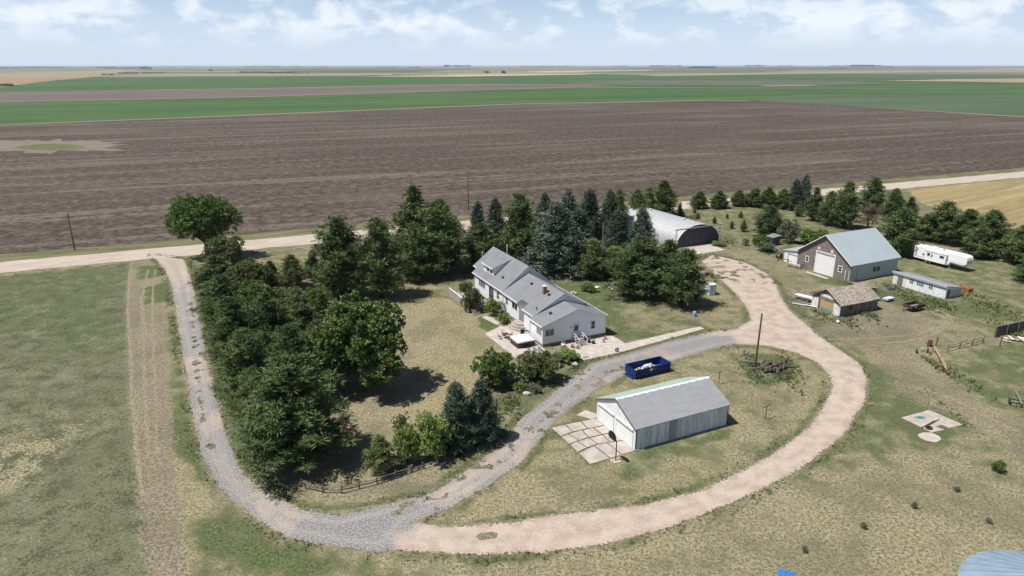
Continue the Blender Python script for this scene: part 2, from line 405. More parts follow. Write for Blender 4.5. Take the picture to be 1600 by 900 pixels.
# driveway outlines
GREY = WP([(236, 398), (256, 420), (268, 450), (276, 500), (286, 560), (296, 620), (304, 670), (318, 722), (345, 768), (390, 808), (450, 840), (520, 855),
           (600, 866), (640, 818), (700, 797), (767, 757), (817, 723), (843, 687), (867, 660), (905, 628), (938, 607), (978, 586), (1047, 566), (1117, 545), (1150, 535),
           (1130, 515), (1100, 521), (1037, 535), (965, 557), (922, 568), (880, 600), (857, 618), (813, 655), (783, 695), (733, 733), (667, 772), (582, 792), (530, 803),
           (470, 795), (420, 772), (385, 745), (363, 700), (347, 655), (335, 610), (324, 560), (313, 500), (301, 440), (288, 405)])
LOOP = WP([(575, 856), (640, 863), (750, 868), (850, 864), (950, 850), (1050, 823), (1150, 784), (1250, 735), (1320, 680), (1352, 627), (1356, 592), (1342, 566),
           (1312, 546), (1282, 526), (1262, 508), (1236, 486), (1222, 466), (1214, 445), (1200, 428), (1170, 412), (1140, 404), (1112, 398), (1096, 408), (1112, 424),
           (1128, 440), (1150, 460), (1166, 482), (1172, 500), (1150, 513), (1120, 520), (1085, 527), (1110, 545), (1150, 538), (1200, 541), (1245, 552), (1275, 566), (1293, 585), (1300, 602),
           (1290, 628), (1262, 668), (1200, 714), (1100, 764), (1000, 790), (900, 799), (800, 815), (700, 822), (650, 815), (600, 830)])
def drive_field(x, y):
    n = fbm(x, y, 3.0) - .5; n2 = fbm(x + 50, y, .9, 2) - .5
    n3 = fbm(x - 20, y + 8, .7, 3) - .5
    f = np.maximum(sdf(GREY, x, y) + n * .5 + n2 * .35 + n3 * .35, sdf(LOOP, x, y) + n * .5 + n2 * .35 + n3 * .35)
    # weed line down the middle of the west drive, grass islands on the inner branch and the yard
    mid = pdist(WP([(297, 470), (304, 520), (308, 580), (316, 650), (330, 700)]), x, y)
    f = np.minimum(f, mid - .22 + 1.1 * (fbm(x, y, 1.3, 3) - .40) * 2)
    br = sdf(WP([(600, 800), (700, 760), (800, 690), (880, 620), (930, 590), (990, 570), (940, 608), (870, 660), (800, 730), (700, 790)]), x, y)
    f = np.where(br > -1, np.minimum(f, (.66 - fbm(x, y, 1.2, 4)) * 4), f)
    yd = sdf(WP([(1090, 395), (1240, 395), (1225, 445), (1120, 440)]), x, y)
    f = np.where(yd > -1, np.minimum(f, (.60 - fbm(x + 5, y, 1.4, 4)) * 5), f)
    f = np.minimum(f, pdist(WP([(752, 838), (768, 837)]), x, y) - .45 + .5 * n2)
    return f
def drive_attr(x, y):
    g = sstep(sdf(GREY, x, y) + 4.5 * (fbm(x, y, 3.2) - .5), -3.2, 1.2)
    g *= 1 - sstep(fbm(x + 90, y + 3, 6, 3), .5, .62) * .42
    g *= sstep(G(0, 425)[1] - y + 6 * (fbm(x, y, 6) - .5), 0, 32) * .62 + .38
    d = np.maximum(sdf(GREY, x, y), sdf(LOOP, x, y)) + .5 * (fbm(x, y, 4) - .5)
    rut = np.exp(-((d - 1.25) / .42) ** 2) * (.6 + .8 * (fbm(x, y, 5) - .2))
    return np.stack([g, rut, 1 - sstep(d, -.3, .9), np.ones_like(g)], -1)

# ground cover: (polygon on the photo, channel, value, softness in metres); R green, G bare, B sage, A straw
COVER = [
    ([(-400, 423), (205, 410), (200, 520), (208, 640), (224, 790), (236, 910), (-500, 910)], 'B', 1.0, 1.0),
    ([(-400, 423), (205, 410), (200, 520), (208, 640), (224, 790), (236, 910), (-500, 910)], 'R', .40, 1.0),
    ([(-200, 440), (195, 420), (198, 500), (120, 560), (0, 540), (-200, 560)], 'R', .72, 8),
    ([(-100, 700), (90, 655), (165, 645), (100, 720), (20, 765), (-100, 780)], 'A', .9, 4),
    ([(-100, 700), (90, 655), (165, 645), (100, 720), (20, 765), (-100, 780)], 'R', .12, 4),
    ([(205, 410), (258, 412), (262, 500), (265, 600), (274, 760), (292, 910), (236, 910), (222, 780), (208, 640), (200, 520)], 'G', .85, .8),
    ([(205, 410), (258, 412), (262, 500), (265, 600), (274, 760), (292, 910), (236, 910), (222, 780), (208, 640), (200, 520)], 'R', .12, .8),
    ([(212, 416), (256, 412), (262, 430), (215, 440)], 'R', .85, 1.5), ([(212, 416), (256, 412), (262, 430), (215, 440)], 'G', .15, 1.5),
    ([(218, 448), (270, 436), (276, 468), (220, 476)], 'R', .85, 1.5), ([(218, 448), (270, 436), (276, 468), (220, 476)], 'G', .2, 1.5),
    ([(258, 480), (280, 500), (300, 620), (305, 690), (270, 700), (262, 600)], 'R', .62, 1.5),
    ([(275, 660), (308, 690), (318, 725), (276, 712)], 'R', .95, 1.5),
    ([(270, 715), (315, 725), (345, 790), (300, 850), (276, 800)], 'A', .95, 2), ([(270, 715), (315, 725), (345, 790), (300, 850), (276, 800)], 'R', .25, 2),
    ([(300, 820), (380, 812), (450, 852), (590, 870), (575, 892), (430, 905), (330, 880)], 'R', .85, 2),
    ([(290, 408), (330, 415), (345, 520), (385, 700), (440, 770), (420, 775), (370, 720), (330, 600), (305, 470)], 'R', .80, 1),
    ([(315, 470), (345, 520), (385, 700), (440, 770), (640, 740), (650, 500), (520, 430), (380, 420)], 'G', .5, 3),
    ([(560, 455), (735, 440), (762, 500), (806, 562), (745, 612), (655, 660), (590, 760), (470, 765), (520, 640), (600, 560)], 'A', 1.0, 2),
    ([(560, 455), (735, 440), (762, 500), (806, 562), (745, 612), (655, 660), (590, 760), (470, 765), (520, 640), (600, 560)], 'R', .10, 2),
    ([(752, 495), (800, 520), (782, 535), (750, 512)], 'R', .95, .7),
    ([(640, 460), (735, 437), (742, 452), (650, 478)], 'R', .45, 2),
    ([(430, 775), (600, 740), (700, 715), (760, 690), (700, 745), (600, 792), (470, 793)], 'G', .55, 1.5),
    ([(430, 775), (600, 740), (700, 715), (760, 690), (700, 745), (600, 792), (470, 793)], 'R', .28, 1.5),
    ([(400, 770), (470, 796), (580, 795), (670, 772), (650, 768), (560, 785), (450, 788)], 'R', .9, .5),
    ([(860, 440), (960, 438), (1000, 470), (1098, 508), (962, 540), (935, 500), (870, 455)], 'R', .80, 1.5),
    ([(860, 440), (960, 438), (1000, 470), (1098, 508), (962, 540), (935, 500), (870, 455)], 'A', .5, 1.5),
    ([(980, 470), (1040, 492), (1060, 515), (1000, 515), (960, 485)], 'R', .42, 3),
    ([(1090, 420), (1165, 480), (1168, 502), (1100, 522), (1095, 480)], 'R', .40, 2), ([(1090, 420), (1165, 480), (1168, 502), (1100, 522), (1095, 480)], 'A', .8, 2),
    ([(965, 556), (1100, 520), (1120, 516), (1098, 510), (968, 548)], 'R', .85, .5),
    ([(770, 610), (880, 570), (920, 562), (915, 572), (860, 612), (800, 640), (775, 640)], 'R', .70, 1),
    ([(640, 818), (900, 620), (980, 585), (1110, 545), (1240, 552), (1300, 600), (1200, 714), (1000, 790), (700, 822)], 'A', .8, 2),
    ([(640, 818), (900, 620), (980, 585), (1110, 545), (1240, 552), (1300, 600), (1200, 714), (1000, 790), (700, 822)], 'R', .36, 2),
    ([(880, 640), (930, 625), (935, 650), (870, 668)], 'R', .6, 1.5),
    ([(960, 742), (1000, 700), (1140, 668), (1150, 685), (1020, 730), (985, 750)], 'R', .78, 1.5),
    ([(1040, 575), (1150, 545), (1200, 560), (1150, 600), (1060, 590)], 'R', .45, 3),
    ([(740, 800), (830, 745), (880, 755), (930, 770), (870, 800), (780, 812)], 'R', .14, 2),
    ([(862, 668), (922, 726), (1000, 700), (932, 655)], 'R', 1.0, .4),
    ([(1150, 575), (1170, 552), (1215, 553), (1248, 570), (1240, 592), (1195, 602), (1160, 590)], 'R', 1.0, 1),
    ([(1168, 572), (1190, 558), (1225, 565), (1225, 582), (1180, 588)], 'G', .6, 1),
    ([(1215, 440), (1240, 470), (1290, 505), (1310, 540), (1290, 520), (1240, 495), (1222, 470)], 'R', .9, 1),
    ([(1240, 430), (1430, 480), (1470, 520), (1440, 560), (1340, 545), (1270, 500)], 'G', .55, 5),
    ([(1290, 500), (1440, 495), (1445, 530), (1400, 552), (1310, 540)], 'G', .85, 4),
    ([(1280, 500), (1330, 530), (1365, 575), (1350, 560), (1310, 540)], 'R', .75, 1),
    ([(1356, 570), (1440, 590), (1420, 640), (1330, 710), (1230, 762), (1170, 785), (1320, 690), (1352, 630)], 'R', .85, 2),
    ([(1340, 640), (1400, 640), (1410, 700), (1320, 760), (1260, 760)], 'R', .72, 4),
    ([(1390, 652), (1450, 628), (1525, 665), (1490, 690), (1440, 700)], 'R', .92, 1.5),
    ([(1360, 560), (1450, 575), (1560, 640), (1620, 680), (1620, 730), (1500, 660), (1400, 610)], 'G', .68, 3),
    ([(1480, 560), (1540, 540), (1640, 535), (1640, 660), (1560, 640), (1490, 600)], 'R', .74, 2), ([(1480, 560), (1540, 540), (1640, 535), (1640, 660), (1560, 640), (1490, 600)], 'A', .5, 2),
    ([(1540, 740), (1620, 700), (1640, 780), (1560, 760)], 'R', .75, 3),
    ([(1020, 830), (1180, 785), (1420, 720), (1640, 770), (1640, 910), (700, 910), (700, 880)], 'A', .62, 5),
    ([(1020, 830), (1180, 785), (1420, 720), (1640, 770), (1640, 910), (700, 910), (700, 880)], 'R', .22, 5),
    ([(1020, 830), (1180, 785), (1420, 720), (1640, 770), (1640, 910), (700, 910), (700, 880)], 'G', .34, 5),
    ([(1370, 400), (1640, 380), (1640, 540), (1560, 520), (1450, 500), (1380, 460)], 'R', .66, 3), ([(1370, 400), (1640, 380), (1640, 540), (1560, 520), (1450, 500), (1380, 460)], 'A', .75, 3),
    ([(1030, 300), (1440, 295), (1440, 420), (1240, 400), (1080, 380)], 'R', .66, 4), ([(1030, 300), (1440, 295), (1440, 420), (1240, 400), (1080, 380)], 'A', .75, 4),
    ([(1350, 445), (1480, 470), (1470, 490), (1370, 470)], 'R', .9, 1.5), ([(1265, 425), (1335, 440), (1330, 450), (1270, 440)], 'R', .92, 1),
    ([(1500, 470), (1580, 480), (1560, 500), (1480, 495)], 'R', .9, 2),
    ([(1260, 495), (1320, 500), (1375, 480), (1378, 492), (1320, 512), (1255, 505)], 'R', .85, 1),
    ([(380, 395), (560, 372), (560, 400), (400, 420)], 'A', .7, 2), ([(380, 395), (560, 372), (560, 400), (400, 420)], 'R', .42, 2),
    ([(-300, 440), (236, 403), (236, 408), (0, 432), (-300, 462)], 'A', .9, .8),
]
TRACKS = [  # tyre tracks and worn lines: polyline, half width (m), channel, value
    ([(232, 420), (222, 470), (224, 540), (228, 640), (232, 720)], .35, 'G', 1.0), ([(243, 420), (238, 470), (240, 540), (244, 640), (246, 720)], .35, 'G', 1.0),
    ([(222, 470), (228, 515), (240, 535), (262, 530), (285, 517)], .35, 'G', 1.0), ([(205, 410), (200, 470), (203, 540), (208, 640), (222, 780)], .45, 'A', 1.0),
    ([(838, 745), (852, 780), (880, 808)], .4, 'A', 1.0), ([(815, 750), (818, 780), (770, 810)], .4, 'A', 1.0), ([(838, 745), (815, 752)], .5, 'A', 1.0),
    ([(1440, 483), (1470, 492), (1476, 505), (1440, 520), (1370, 528), (1300, 530)], .35, 'G', 1.0), ([(1450, 478), (1482, 492), (1484, 506), (1445, 528), (1370, 538)], .35, 'G', 1.0),
    ([(380, 398), (460, 388), (540, 378)], .5, 'A', 1.0), ([(385, 407), (460, 396), (520, 389)], .5, 'A', 1.0),
    ([(1420, 600), (1480, 620), (1540, 650), (1600, 680)], .5, 'G', 1.0),
]
def cover_at(x, y):
    ch = {'R': np.full(x.shape, .40), 'G': np.full(x.shape, .15), 'B': np.zeros(x.shape), 'A': np.full(x.shape, .45)}
    n = fbm(x, y, 7) - .5; n2 = fbm(x + 31, y - 12, 2, 3) - .5
    for poly, c, v, soft in COVER:
        w = sstep(sdf(WP(poly), x, y) + n * soft * 2.0 + n2 * min(soft, 1.5), -soft, soft)
        ch[c] = ch[c] * (1 - w) + v * w
    for line, hw, c, v in TRACKS:
        w = (1 - sstep(pdist(WP(line), x, y) + n2 * .3, hw * .5, hw * 1.5)) * .35
        ch['A'] = ch['A'] * (1 - w) + w; ch['R'] = ch['R'] * (1 - w); ch['G'] = ch['G'] * (1 - w * .8); ch['B'] = ch['B'] * (1 - w)
    dd = np.maximum(sdf(GREY, x, y), sdf(LOOP, x, y)); ch['G'] = np.maximum(ch['G'], .85 * sstep(dd, -.9, .2))
    e = drive_field(x, y)       # greener rim along the drive where run-off collects
    w = sstep(e, -1.6, -.2) * sstep(fbm(x, y, 6) , .38, .6)
    ch['R'] = ch['R'] * (1 - w) + .95 * w
    ch['R'] = ch['R'] * (1 - .17 * sstep(x, 5, 35))
    return np.stack([ch['R'], ch['G'], ch['B'], ch['A']], -1)

def axis_coords(lo, hi, step, far):
    core = list(np.arange(lo, hi + 1e-6, step)); a, s = core[0], step; left = []
    while a > -far: s *= 1.35; a -= s; left.append(a)
    a, s = core[-1], step; right = []
    while a < far: s *= 1.35; a += s; right.append(a)
    return np.array(left[::-1] + core + right)
gx = axis_coords(-135, 150, .6, 60000); gy = axis_coords(40, 215, .6, 90000)
gy = gy[gy > -400] if True else gy
X, Y = np.meshgrid(gx, gy)
xf, yf = X.ravel(), Y.ravel()
near = (xf > -170) & (xf < 230) & (yf > 20) & (yf < 330)
cov = np.zeros((len(xf), 4)); cov[:] = (.5, .1, 0, .5)
cov[near] = cover_at(xf[near], yf[near])
nx, ny = len(gx), len(gy)
ii = (np.arange(ny - 1)[:, None] * nx + np.arange(nx - 1)[None, :]).ravel()
faces = np.stack([ii, ii + 1, ii + nx + 1, ii + nx], -1)

k = NT('ground_cover')
att = k.n('ShaderNodeAttribute', attribute_name='cover'); sp_ = k.n('ShaderNodeSeparateColor'); k.l(att.outputs['Color'], sp_.inputs[0])
aR, aG, aB, aA = sp_.outputs[0], sp_.outputs[1], sp_.outputs[2], att.outputs['Alpha']
P = k.pos()
n_big = k.noise(P, .035, 5); n_mid = k.noise(P, .35, 6, .62); gA = k.noise(P, 2.7, 1.5, .6); gB = k.noise(k.pos((1, .8, 1)), 6.0, 1, .6); n_fin = k.math('ADD', k.math('MULTIPLY', gA, .5), k.math('MULTIPLY', gB, .5)); n_grain = k.noise(P, 3.1, 2.5, .75)
pert = k.math('ADD', k.math('MULTIPLY', k.math('SUBTRACT', n_mid, .5), 2.0), k.math('MULTIPLY', k.math('SUBTRACT', n_fin, .5), 2.2))
gF = k.step(k.math('ADD', aR, pert), .40, .68)
bF = k.step(k.math('ADD', aG, k.math('MULTIPLY', pert, .8)), .40, .78)
tan = k.mix(k.step(n_fin, .38, .62), (.100, .090, .054), (.315, .285, .185))
straw = k.mix(k.step(n_fin, .37, .63), (.140, .120, .066), (.365, .320, .195))
dry = k.mix(k.math('MULTIPLY', aA, k.step(n_mid, .25, .6, .55, 1.0)), tan, straw)
green = k.mix(k.step(n_fin, .38, .62), (.045, .064, .024), (.118, .148, .058))
sage = k.mix(k.step(k.math('ADD', k.math('MULTIPLY', n_mid, .5), k.math('MULTIPLY', n_fin, .5)), .42, .58), (.050, .062, .030), (.205, .205, .130))
bare = k.mix(k.step(n_fin, .38, .64), (.125, .102, .076), (.285, .24, .186))
c = k.mix(gF, dry, green)
sg = k.mix(k.math('MULTIPLY', gF, .55), sage, k.mix(.6, green, (.060, .088, .030)))
sg = k.mix(k.step(k.math('ADD', aA, pert), .75, 1.05), sg, straw)
c = k.mix(k.math('MULTIPLY', aB, .9), c, sg)
c = k.mix(k.math('MULTIPLY', bF, .8), c, bare)
dots = k.step(n_grain, .54, .64)
c = k.mix(k.math('MULTIPLY', dots, .5), c, (.052, .056, .030))
mott = k.noise(k.pos((1, .8, 1)), .11, 5, .7); c = k.mix(k.math('MULTIPLY', k.step(mott, .47, .62), .45), c, (.095, .098, .055)); c = k.mix(k.math('MULTIPLY', k.step(mott, .46, .30), .30), c, (.30, .265, .19))
# open farmland beyond the yard
PF = k.pos((.00016, .0011, 1), rot=rad(-2)); nf = k.noise(PF, 1.0, 4, .6); PF2 = k.pos((.0006, .004, 1)); nf2 = k.noise(PF2, 1.0, 3)
farc = k.mix(k.step(nf, .44, .56), (.098, .135, .072), (.26, .225, .15))
farc = k.mix(k.math('MULTIPLY', k.step(nf2, .52, .62), .6), farc, (.075, .12, .06))
sy = k.n('ShaderNodeSeparateXYZ'); k.l(k.n('ShaderNodeNewGeometry').outputs['Position'], sy.inputs[0])
c = k.mix(k.step(sy.outputs['Y'], 500, 900), c, farc)
k.bump(k.math('ADD', n_fin, k.math('MULTIPLY', n_grain, .6)), .6, .09)
MT['ground'] = k.done(c, .95)
me = raw_mesh('ground', np.stack([xf, yf, np.zeros_like(xf)], -1), faces, MT['ground'], {'cover': cov})
ground = bpy.data.objects.new('ground', me); C.objects.link(ground)
tag(ground, 'open grassland with dry tan, green and bare patches around the farm', 'ground', kind='structure')

# ------------------------------------------------------------------ driveway: ragged gravel sheet
def contour_sheet(name, field, x0, x1, y0, y1, res, z, mat, attr=None):
    xs = np.arange(x0, x1, res); ys = np.arange(y0, y1, res); XX, YY = np.meshgrid(xs, ys)
    F = field(XX.ravel(), YY.ravel()).reshape(XX.shape)
    pos = F > 0; vs = []; fs = []; idx = -np.ones(F.shape, int)
    def gv(j, i):
        if idx[j, i] < 0: idx[j, i] = len(vs); vs.append((xs[i], ys[j]))
        return idx[j, i]
    cnt = pos[:-1, :-1].astype(int) + pos[1:, :-1] + pos[:-1, 1:] + pos[1:, 1:]
    for j, i in zip(*np.nonzero(cnt)):
        cor = [(j, i), (j, i + 1), (j + 1, i + 1), (j + 1, i)]
        if cnt[j, i] == 4: fs.append([gv(*q) for q in cor]); continue
        poly = []
        for a in range(4):
            p, q = cor[a], cor[(a + 1) % 4]
            if pos[p]: poly.append(gv(*p))
            if pos[p] != pos[q]:
                t = F[p] / (F[p] - F[q] + 1e-12)
                vs.append((xs[p[1]] + (xs[q[1]] - xs[p[1]]) * t, ys[p[0]] + (ys[q[0]] - ys[p[0]]) * t)); poly.append(len(vs) - 1)
        if len(poly) > 2: fs.append(poly)
    me = bpy.data.meshes.new(name); me.from_pydata([(a, b, z) for a, b in vs], [], fs)
    if attr:
        V = np.array(vs); A = attr(V[:, 0], V[:, 1]); at = me.color_attributes.new('cover', 'FLOAT_COLOR', 'POINT'); at.data.foreach_set('color', A.astype(np.float32).ravel())
    me.materials.append(mat); o = bpy.data.objects.new(name, me); C.objects.link(o); return o
k = NT('gravel'); att = k.n('ShaderNodeAttribute', attribute_name='cover'); sp_ = k.n('ShaderNodeSeparateColor'); k.l(att.outputs['Color'], sp_.inputs[0])
P = k.pos(); a1 = k.noise(P, .5, 6, .62); ag = k.noise(P, 2.6, 2, .6); a2 = k.noise(P, 5.0, 2, .6); a3 = k.noise(P, 9, 2, .7)
pink = k.mix(k.step(k.math('ADD', k.math('MULTIPLY', a1, .6), k.math('MULTIPLY', a2, .4)), .40, .60), (.325, .258, .210), (.455, .378, .318))
grey = k.mix(k.step(a2, .40, .60), (.150, .147, .147), (.285, .278, .272))
f = k.step(k.math('ADD', sp_.outputs[0], k.math('MULTIPLY', k.math('SUBTRACT', a1, .5), 1.6)), .15, .85)
rutc = k.mix(.5, (.46, .41, .36), k.mix(f, pink, (.36, .345, .325)))
c = k.mix(f, pink, grey); c = k.mix(k.math('MULTIPLY', k.math('MULTIPLY', sp_.outputs[1], .75), k.math('SUBTRACT', 1.0, k.math('MULTIPLY', f, .6))), c, rutc)
c = k.mix(k.step(k.math('ADD', sp_.outputs[2], k.math('MULTIPLY', k.math('SUBTRACT', ag, .5), 2.2)), .58, .80), c, k.mix(k.step(a1, .4, .6), (.20, .17, .10), (.095, .10, .05))); c = k.mix(k.math('MULTIPLY', k.step(a3, .60, .74), .40), c, (.15, .125, .10)); c = k.mix(k.math('MULTIPLY', k.step(a2, .58, .7), .3), c, (.50, .445, .40))
k.bump(k.math('ADD', a2, a3), .45, .04)
MT['gravel'] = k.done(c, .95)
drive = contour_sheet('driveway', drive_field, -92, 108, 50, 168, .27, .012, MT['gravel'], drive_attr)
tag(drive, 'gravel driveway, grey to pinkish, looping round the garage and yard', 'driveway', kind='structure')

# ------------------------------------------------------------------ county road
RD0, RA = Vector((-120.6, 154.8, 0)), math.atan2(145.5, 344.9); rd = Vector((math.cos(RA), math.sin(RA), 0)); rn = Vector((-rd.y, rd.x, 0))
def road_pt(s, t): p = RD0 + rd * s + rn * t; return (p.x, p.y)
ss = np.concatenate([np.arange(-3000, -60, 60.), np.arange(-60, 420, .8), np.arange(420, 6000, 80.)])
vs, fs = [], []
for i, s in enumerate(ss):
    j1 = float(fbm(np.array([s]), np.array([3.3]), 4)[0] - .5); j2 = float(fbm(np.array([s]), np.array([77.1]), 4)[0] - .5)
    for t in (-10.4 + j1 * 1.6, -7, -3.5, 0.2 + j2 * 1.4): vs.append((*road_pt(s, t), .022))
    if i:
        b = (i - 1) * 4
        for q in range(3): fs.append((b + q, b + q + 1, b + q + 5, b + q + 4))
k = NT('road_dirt'); P = k.pos((.12, 1.4, 1), rot=-RA); a1 = k.noise(P, 1.0, 5); a2 = k.noise(k.pos(), 2.0, 4, .7)
c = k.mix(k.step(a1, .35, .65), (.365, .305, .255), (.47, .41, .35)); c = k.mix(k.math('MULTIPLY', k.step(a2, .45, .75), .35), c, (.29, .245, .205)); k.bump(a2, .3, .04)
MT['road'] = k.done(c, .95)
me = bpy.data.meshes.new('road'); me.from_pydata(vs, [], fs); me.materials.append(MT['road'])
road = bpy.data.objects.new('road', me); C.objects.link(road); tag(road, 'straight unpaved county road of pale dirt passing behind the farm', 'road', kind='structure')

# ------------------------------------------------------------------ fields
def field_mat(name, a, b, c_, rows, nscale=.012, rot=RA, lo=.40, hi=.62, rowamt=.5):
    k = NT(name); n1 = k.noise(k.pos((rows[0], rows[1], 1), rot=-rot), 1.0, 6, .66, .4); n2 = k.noise(k.pos((1, 2.2, 1), rot=-rot), nscale, 5, .6); n3 = k.noise(k.pos((.35, .8, 1), rot=-rot), .38, 7, .8)
    c = k.mix(k.step(n1, lo, hi), a, b); c = k.mix(k.math('MULTIPLY', k.step(n2, .46, .66), .65), c, c_); c = k.mix(k.math('MULTIPLY', k.step(n3, .42, .72), rowamt), c, b)
    c = k.mix(k.math('MULTIPLY', k.step(n3, .5, .3), .35), c, tuple(x * .6 for x in a)); k.bump(n3, .5, .12)
    return k.done(c, .95)
MT['fallow_old'] = field_mat('fallow_soil', (.072, .054, .049), (.135, .106, .092), (.185, .152, .128), (.004, .05), .014, rowamt=.7)
MT['fallow2'] = field_mat('fallow_soil_far', (.105, .082, .080), (.14, .112, .10), (.17, .14, .12), (.002, .02), .004)
MT['crop'] = field_mat('green_crop', (.034, .082, .024), (.058, .115, .034), (.080, .125, .042), (.0015, .014), .003, rowamt=.3)
MT['crop2'] = field_mat('darker_green_crop', (.050, .088, .046), (.070, .112, .055), (.10, .12, .07), (.001, .01), .002, rowamt=.3)
MT['olive'] = field_mat('grey_green_field', (.085, .10, .066), (.105, .115, .078), (.12, .115, .085), (.001, .01), .002, rowamt=.2)
MT['tan_field'] = field_mat('tan_stubble', (.25, .20, .125), (.31, .26, .17), (.22, .19, .12), (.001, .008), .002, rowamt=.3)
MT['orange_field'] = field_mat('ripe_wheat', (.30, .205, .105), (.26, .20, .12), (.22, .19, .12), (.001, .01), .002, rowamt=.3)
MT['pale_field'] = field_mat('cut_wheat', (.40, .355, .24), (.44, .40, .28), (.36, .32, .21), (.001, .01), .002, rowamt=.2)
MT['golden'] = field_mat('golden_stubble', (.20, .155, .075), (.335, .28, .145), (.25, .20, .10), (.012, .20), .02, rot=RA + .18, lo=.38, hi=.66, rowamt=.45)
MT['verge'] = field_mat('verge_grass', (.085, .095, .042), (.185, .165, .092), (.10, .12, .05), (.06, .5), .08, rowamt=.6)
MT['lowspot'] = field_mat('low_spot_grass', (.085, .105, .04), (.12, .135, .055), (.14, .14, .07), (.05, .2), .05, rowamt=.4)
MT['lowspot_rim'] = field_mat('low_spot_rim', (.165, .135, .11), (.205, .17, .14), (.17, .14, .11), (.05, .2), .05, rowamt=.4)
k = NT('fallow_soil'); sk = k.noise(k.pos((.30, .30, 1), rot=-RA), 1.0, 9, .88); big = k.noise(k.pos((.5, 1, 1), rot=-RA), .012, 5, .6)
st = k.noise(k.pos((.0042, .085, 1), rot=-RA + .015), 1.0, 5, .62, .35); ln = k.noise(k.pos((.002, .42, 1), rot=-RA), 1.0, 3)
c = k.mix(k.step(sk, .43, .58), (.038, .028, .022), (.112, .088, .069))
lt = k.step(k.math('ADD', st, k.math('MULTIPLY', k.math('SUBTRACT', sk, .5), .9)), .50, .66)
c = k.mix(k.math('MULTIPLY', lt, .58), c, (.190, .158, .126)); c = k.mix(k.math('MULTIPLY', k.step(ln, .5, .62), .25), c, (.045, .034, .031))
c = k.mix(k.math('MULTIPLY', k.step(big, .50, .64), .35), c, (.145, .117, .093)); k.bump(sk, .6, .15)
MT['fallow'] = k.done(c, .95)
def sheet(name, pts, z, mat, label):
    me = bpy.data.meshes.new(name); me.from_pydata([(a, b, z) for a, b in pts], [], [tuple(range(len(pts)))])
    bm = bmesh.new(); bm.from_mesh(me); bmesh.ops.triangulate(bm, faces=bm.faces); bmesh.ops.recalc_face_normals(bm, faces=bm.faces); bm.to_mesh(me); bm.free()
    me.materials.append(mat); o = bpy.data.objects.new(name, me); C.objects.link(o); return tag(o, label, 'field', kind='structure')
def jag(a, b, n, amp, seed):
    r = random.Random(seed); return [(a[0] + (b[0] - a[0]) * i / n + r.uniform(-amp, amp), a[1] + (b[1] - a[1]) * i / n + r.uniform(-amp, amp)) for i in range(n)]
vj = jag(road_pt(-600, 0.6), road_pt(900, 0.6), 700, .35, 1) + [road_pt(900, .6)]
vf = jag(road_pt(900, 8.6), road_pt(-600, 8.6), 500, .8, 2) + [road_pt(-600, 8.6)]
sheet('verge', vj + vf, .010, MT['verge'], 'grassy roadside verge between the dirt road and the ploughed field')
far_edge = [(-500, 216), (0, 196), (400, 180), (800, 163), (1100, 157), (1185, 157), (1600, 183), (2000, 210)]
near_edge = jag(road_pt(-600, 8.0), road_pt(900, 8.0), 500, .7, 3)
sheet('plowed_field', near_edge + WP(far_edge[::-1]), .016, MT['fallow'], 'wide brown fallow field with pale stubble streaks beyond the road')
def ell(cx, cy, rx, ry, n=40, seed=1, j=.12):
    r = random.Random(seed); o = []
    for i in range(n):
        a = 2 * math.pi * i / n; q = 1 + r.uniform(-j, j); o.append(G(cx + rx * q * math.cos(a), cy + ry * q * math.sin(a)))
    return o
sheet('low_spot_rim', ell(80, 228, 118, 9.5, 60, 4, .30), .024, MT['lowspot_rim'], 'pale bare rim around a damp hollow in the brown field')
sheet('low_spot', ell(78, 230, 52, 5.2, 40, 5, .08), .034, MT['lowspot'], 'green weedy hollow in the brown field')
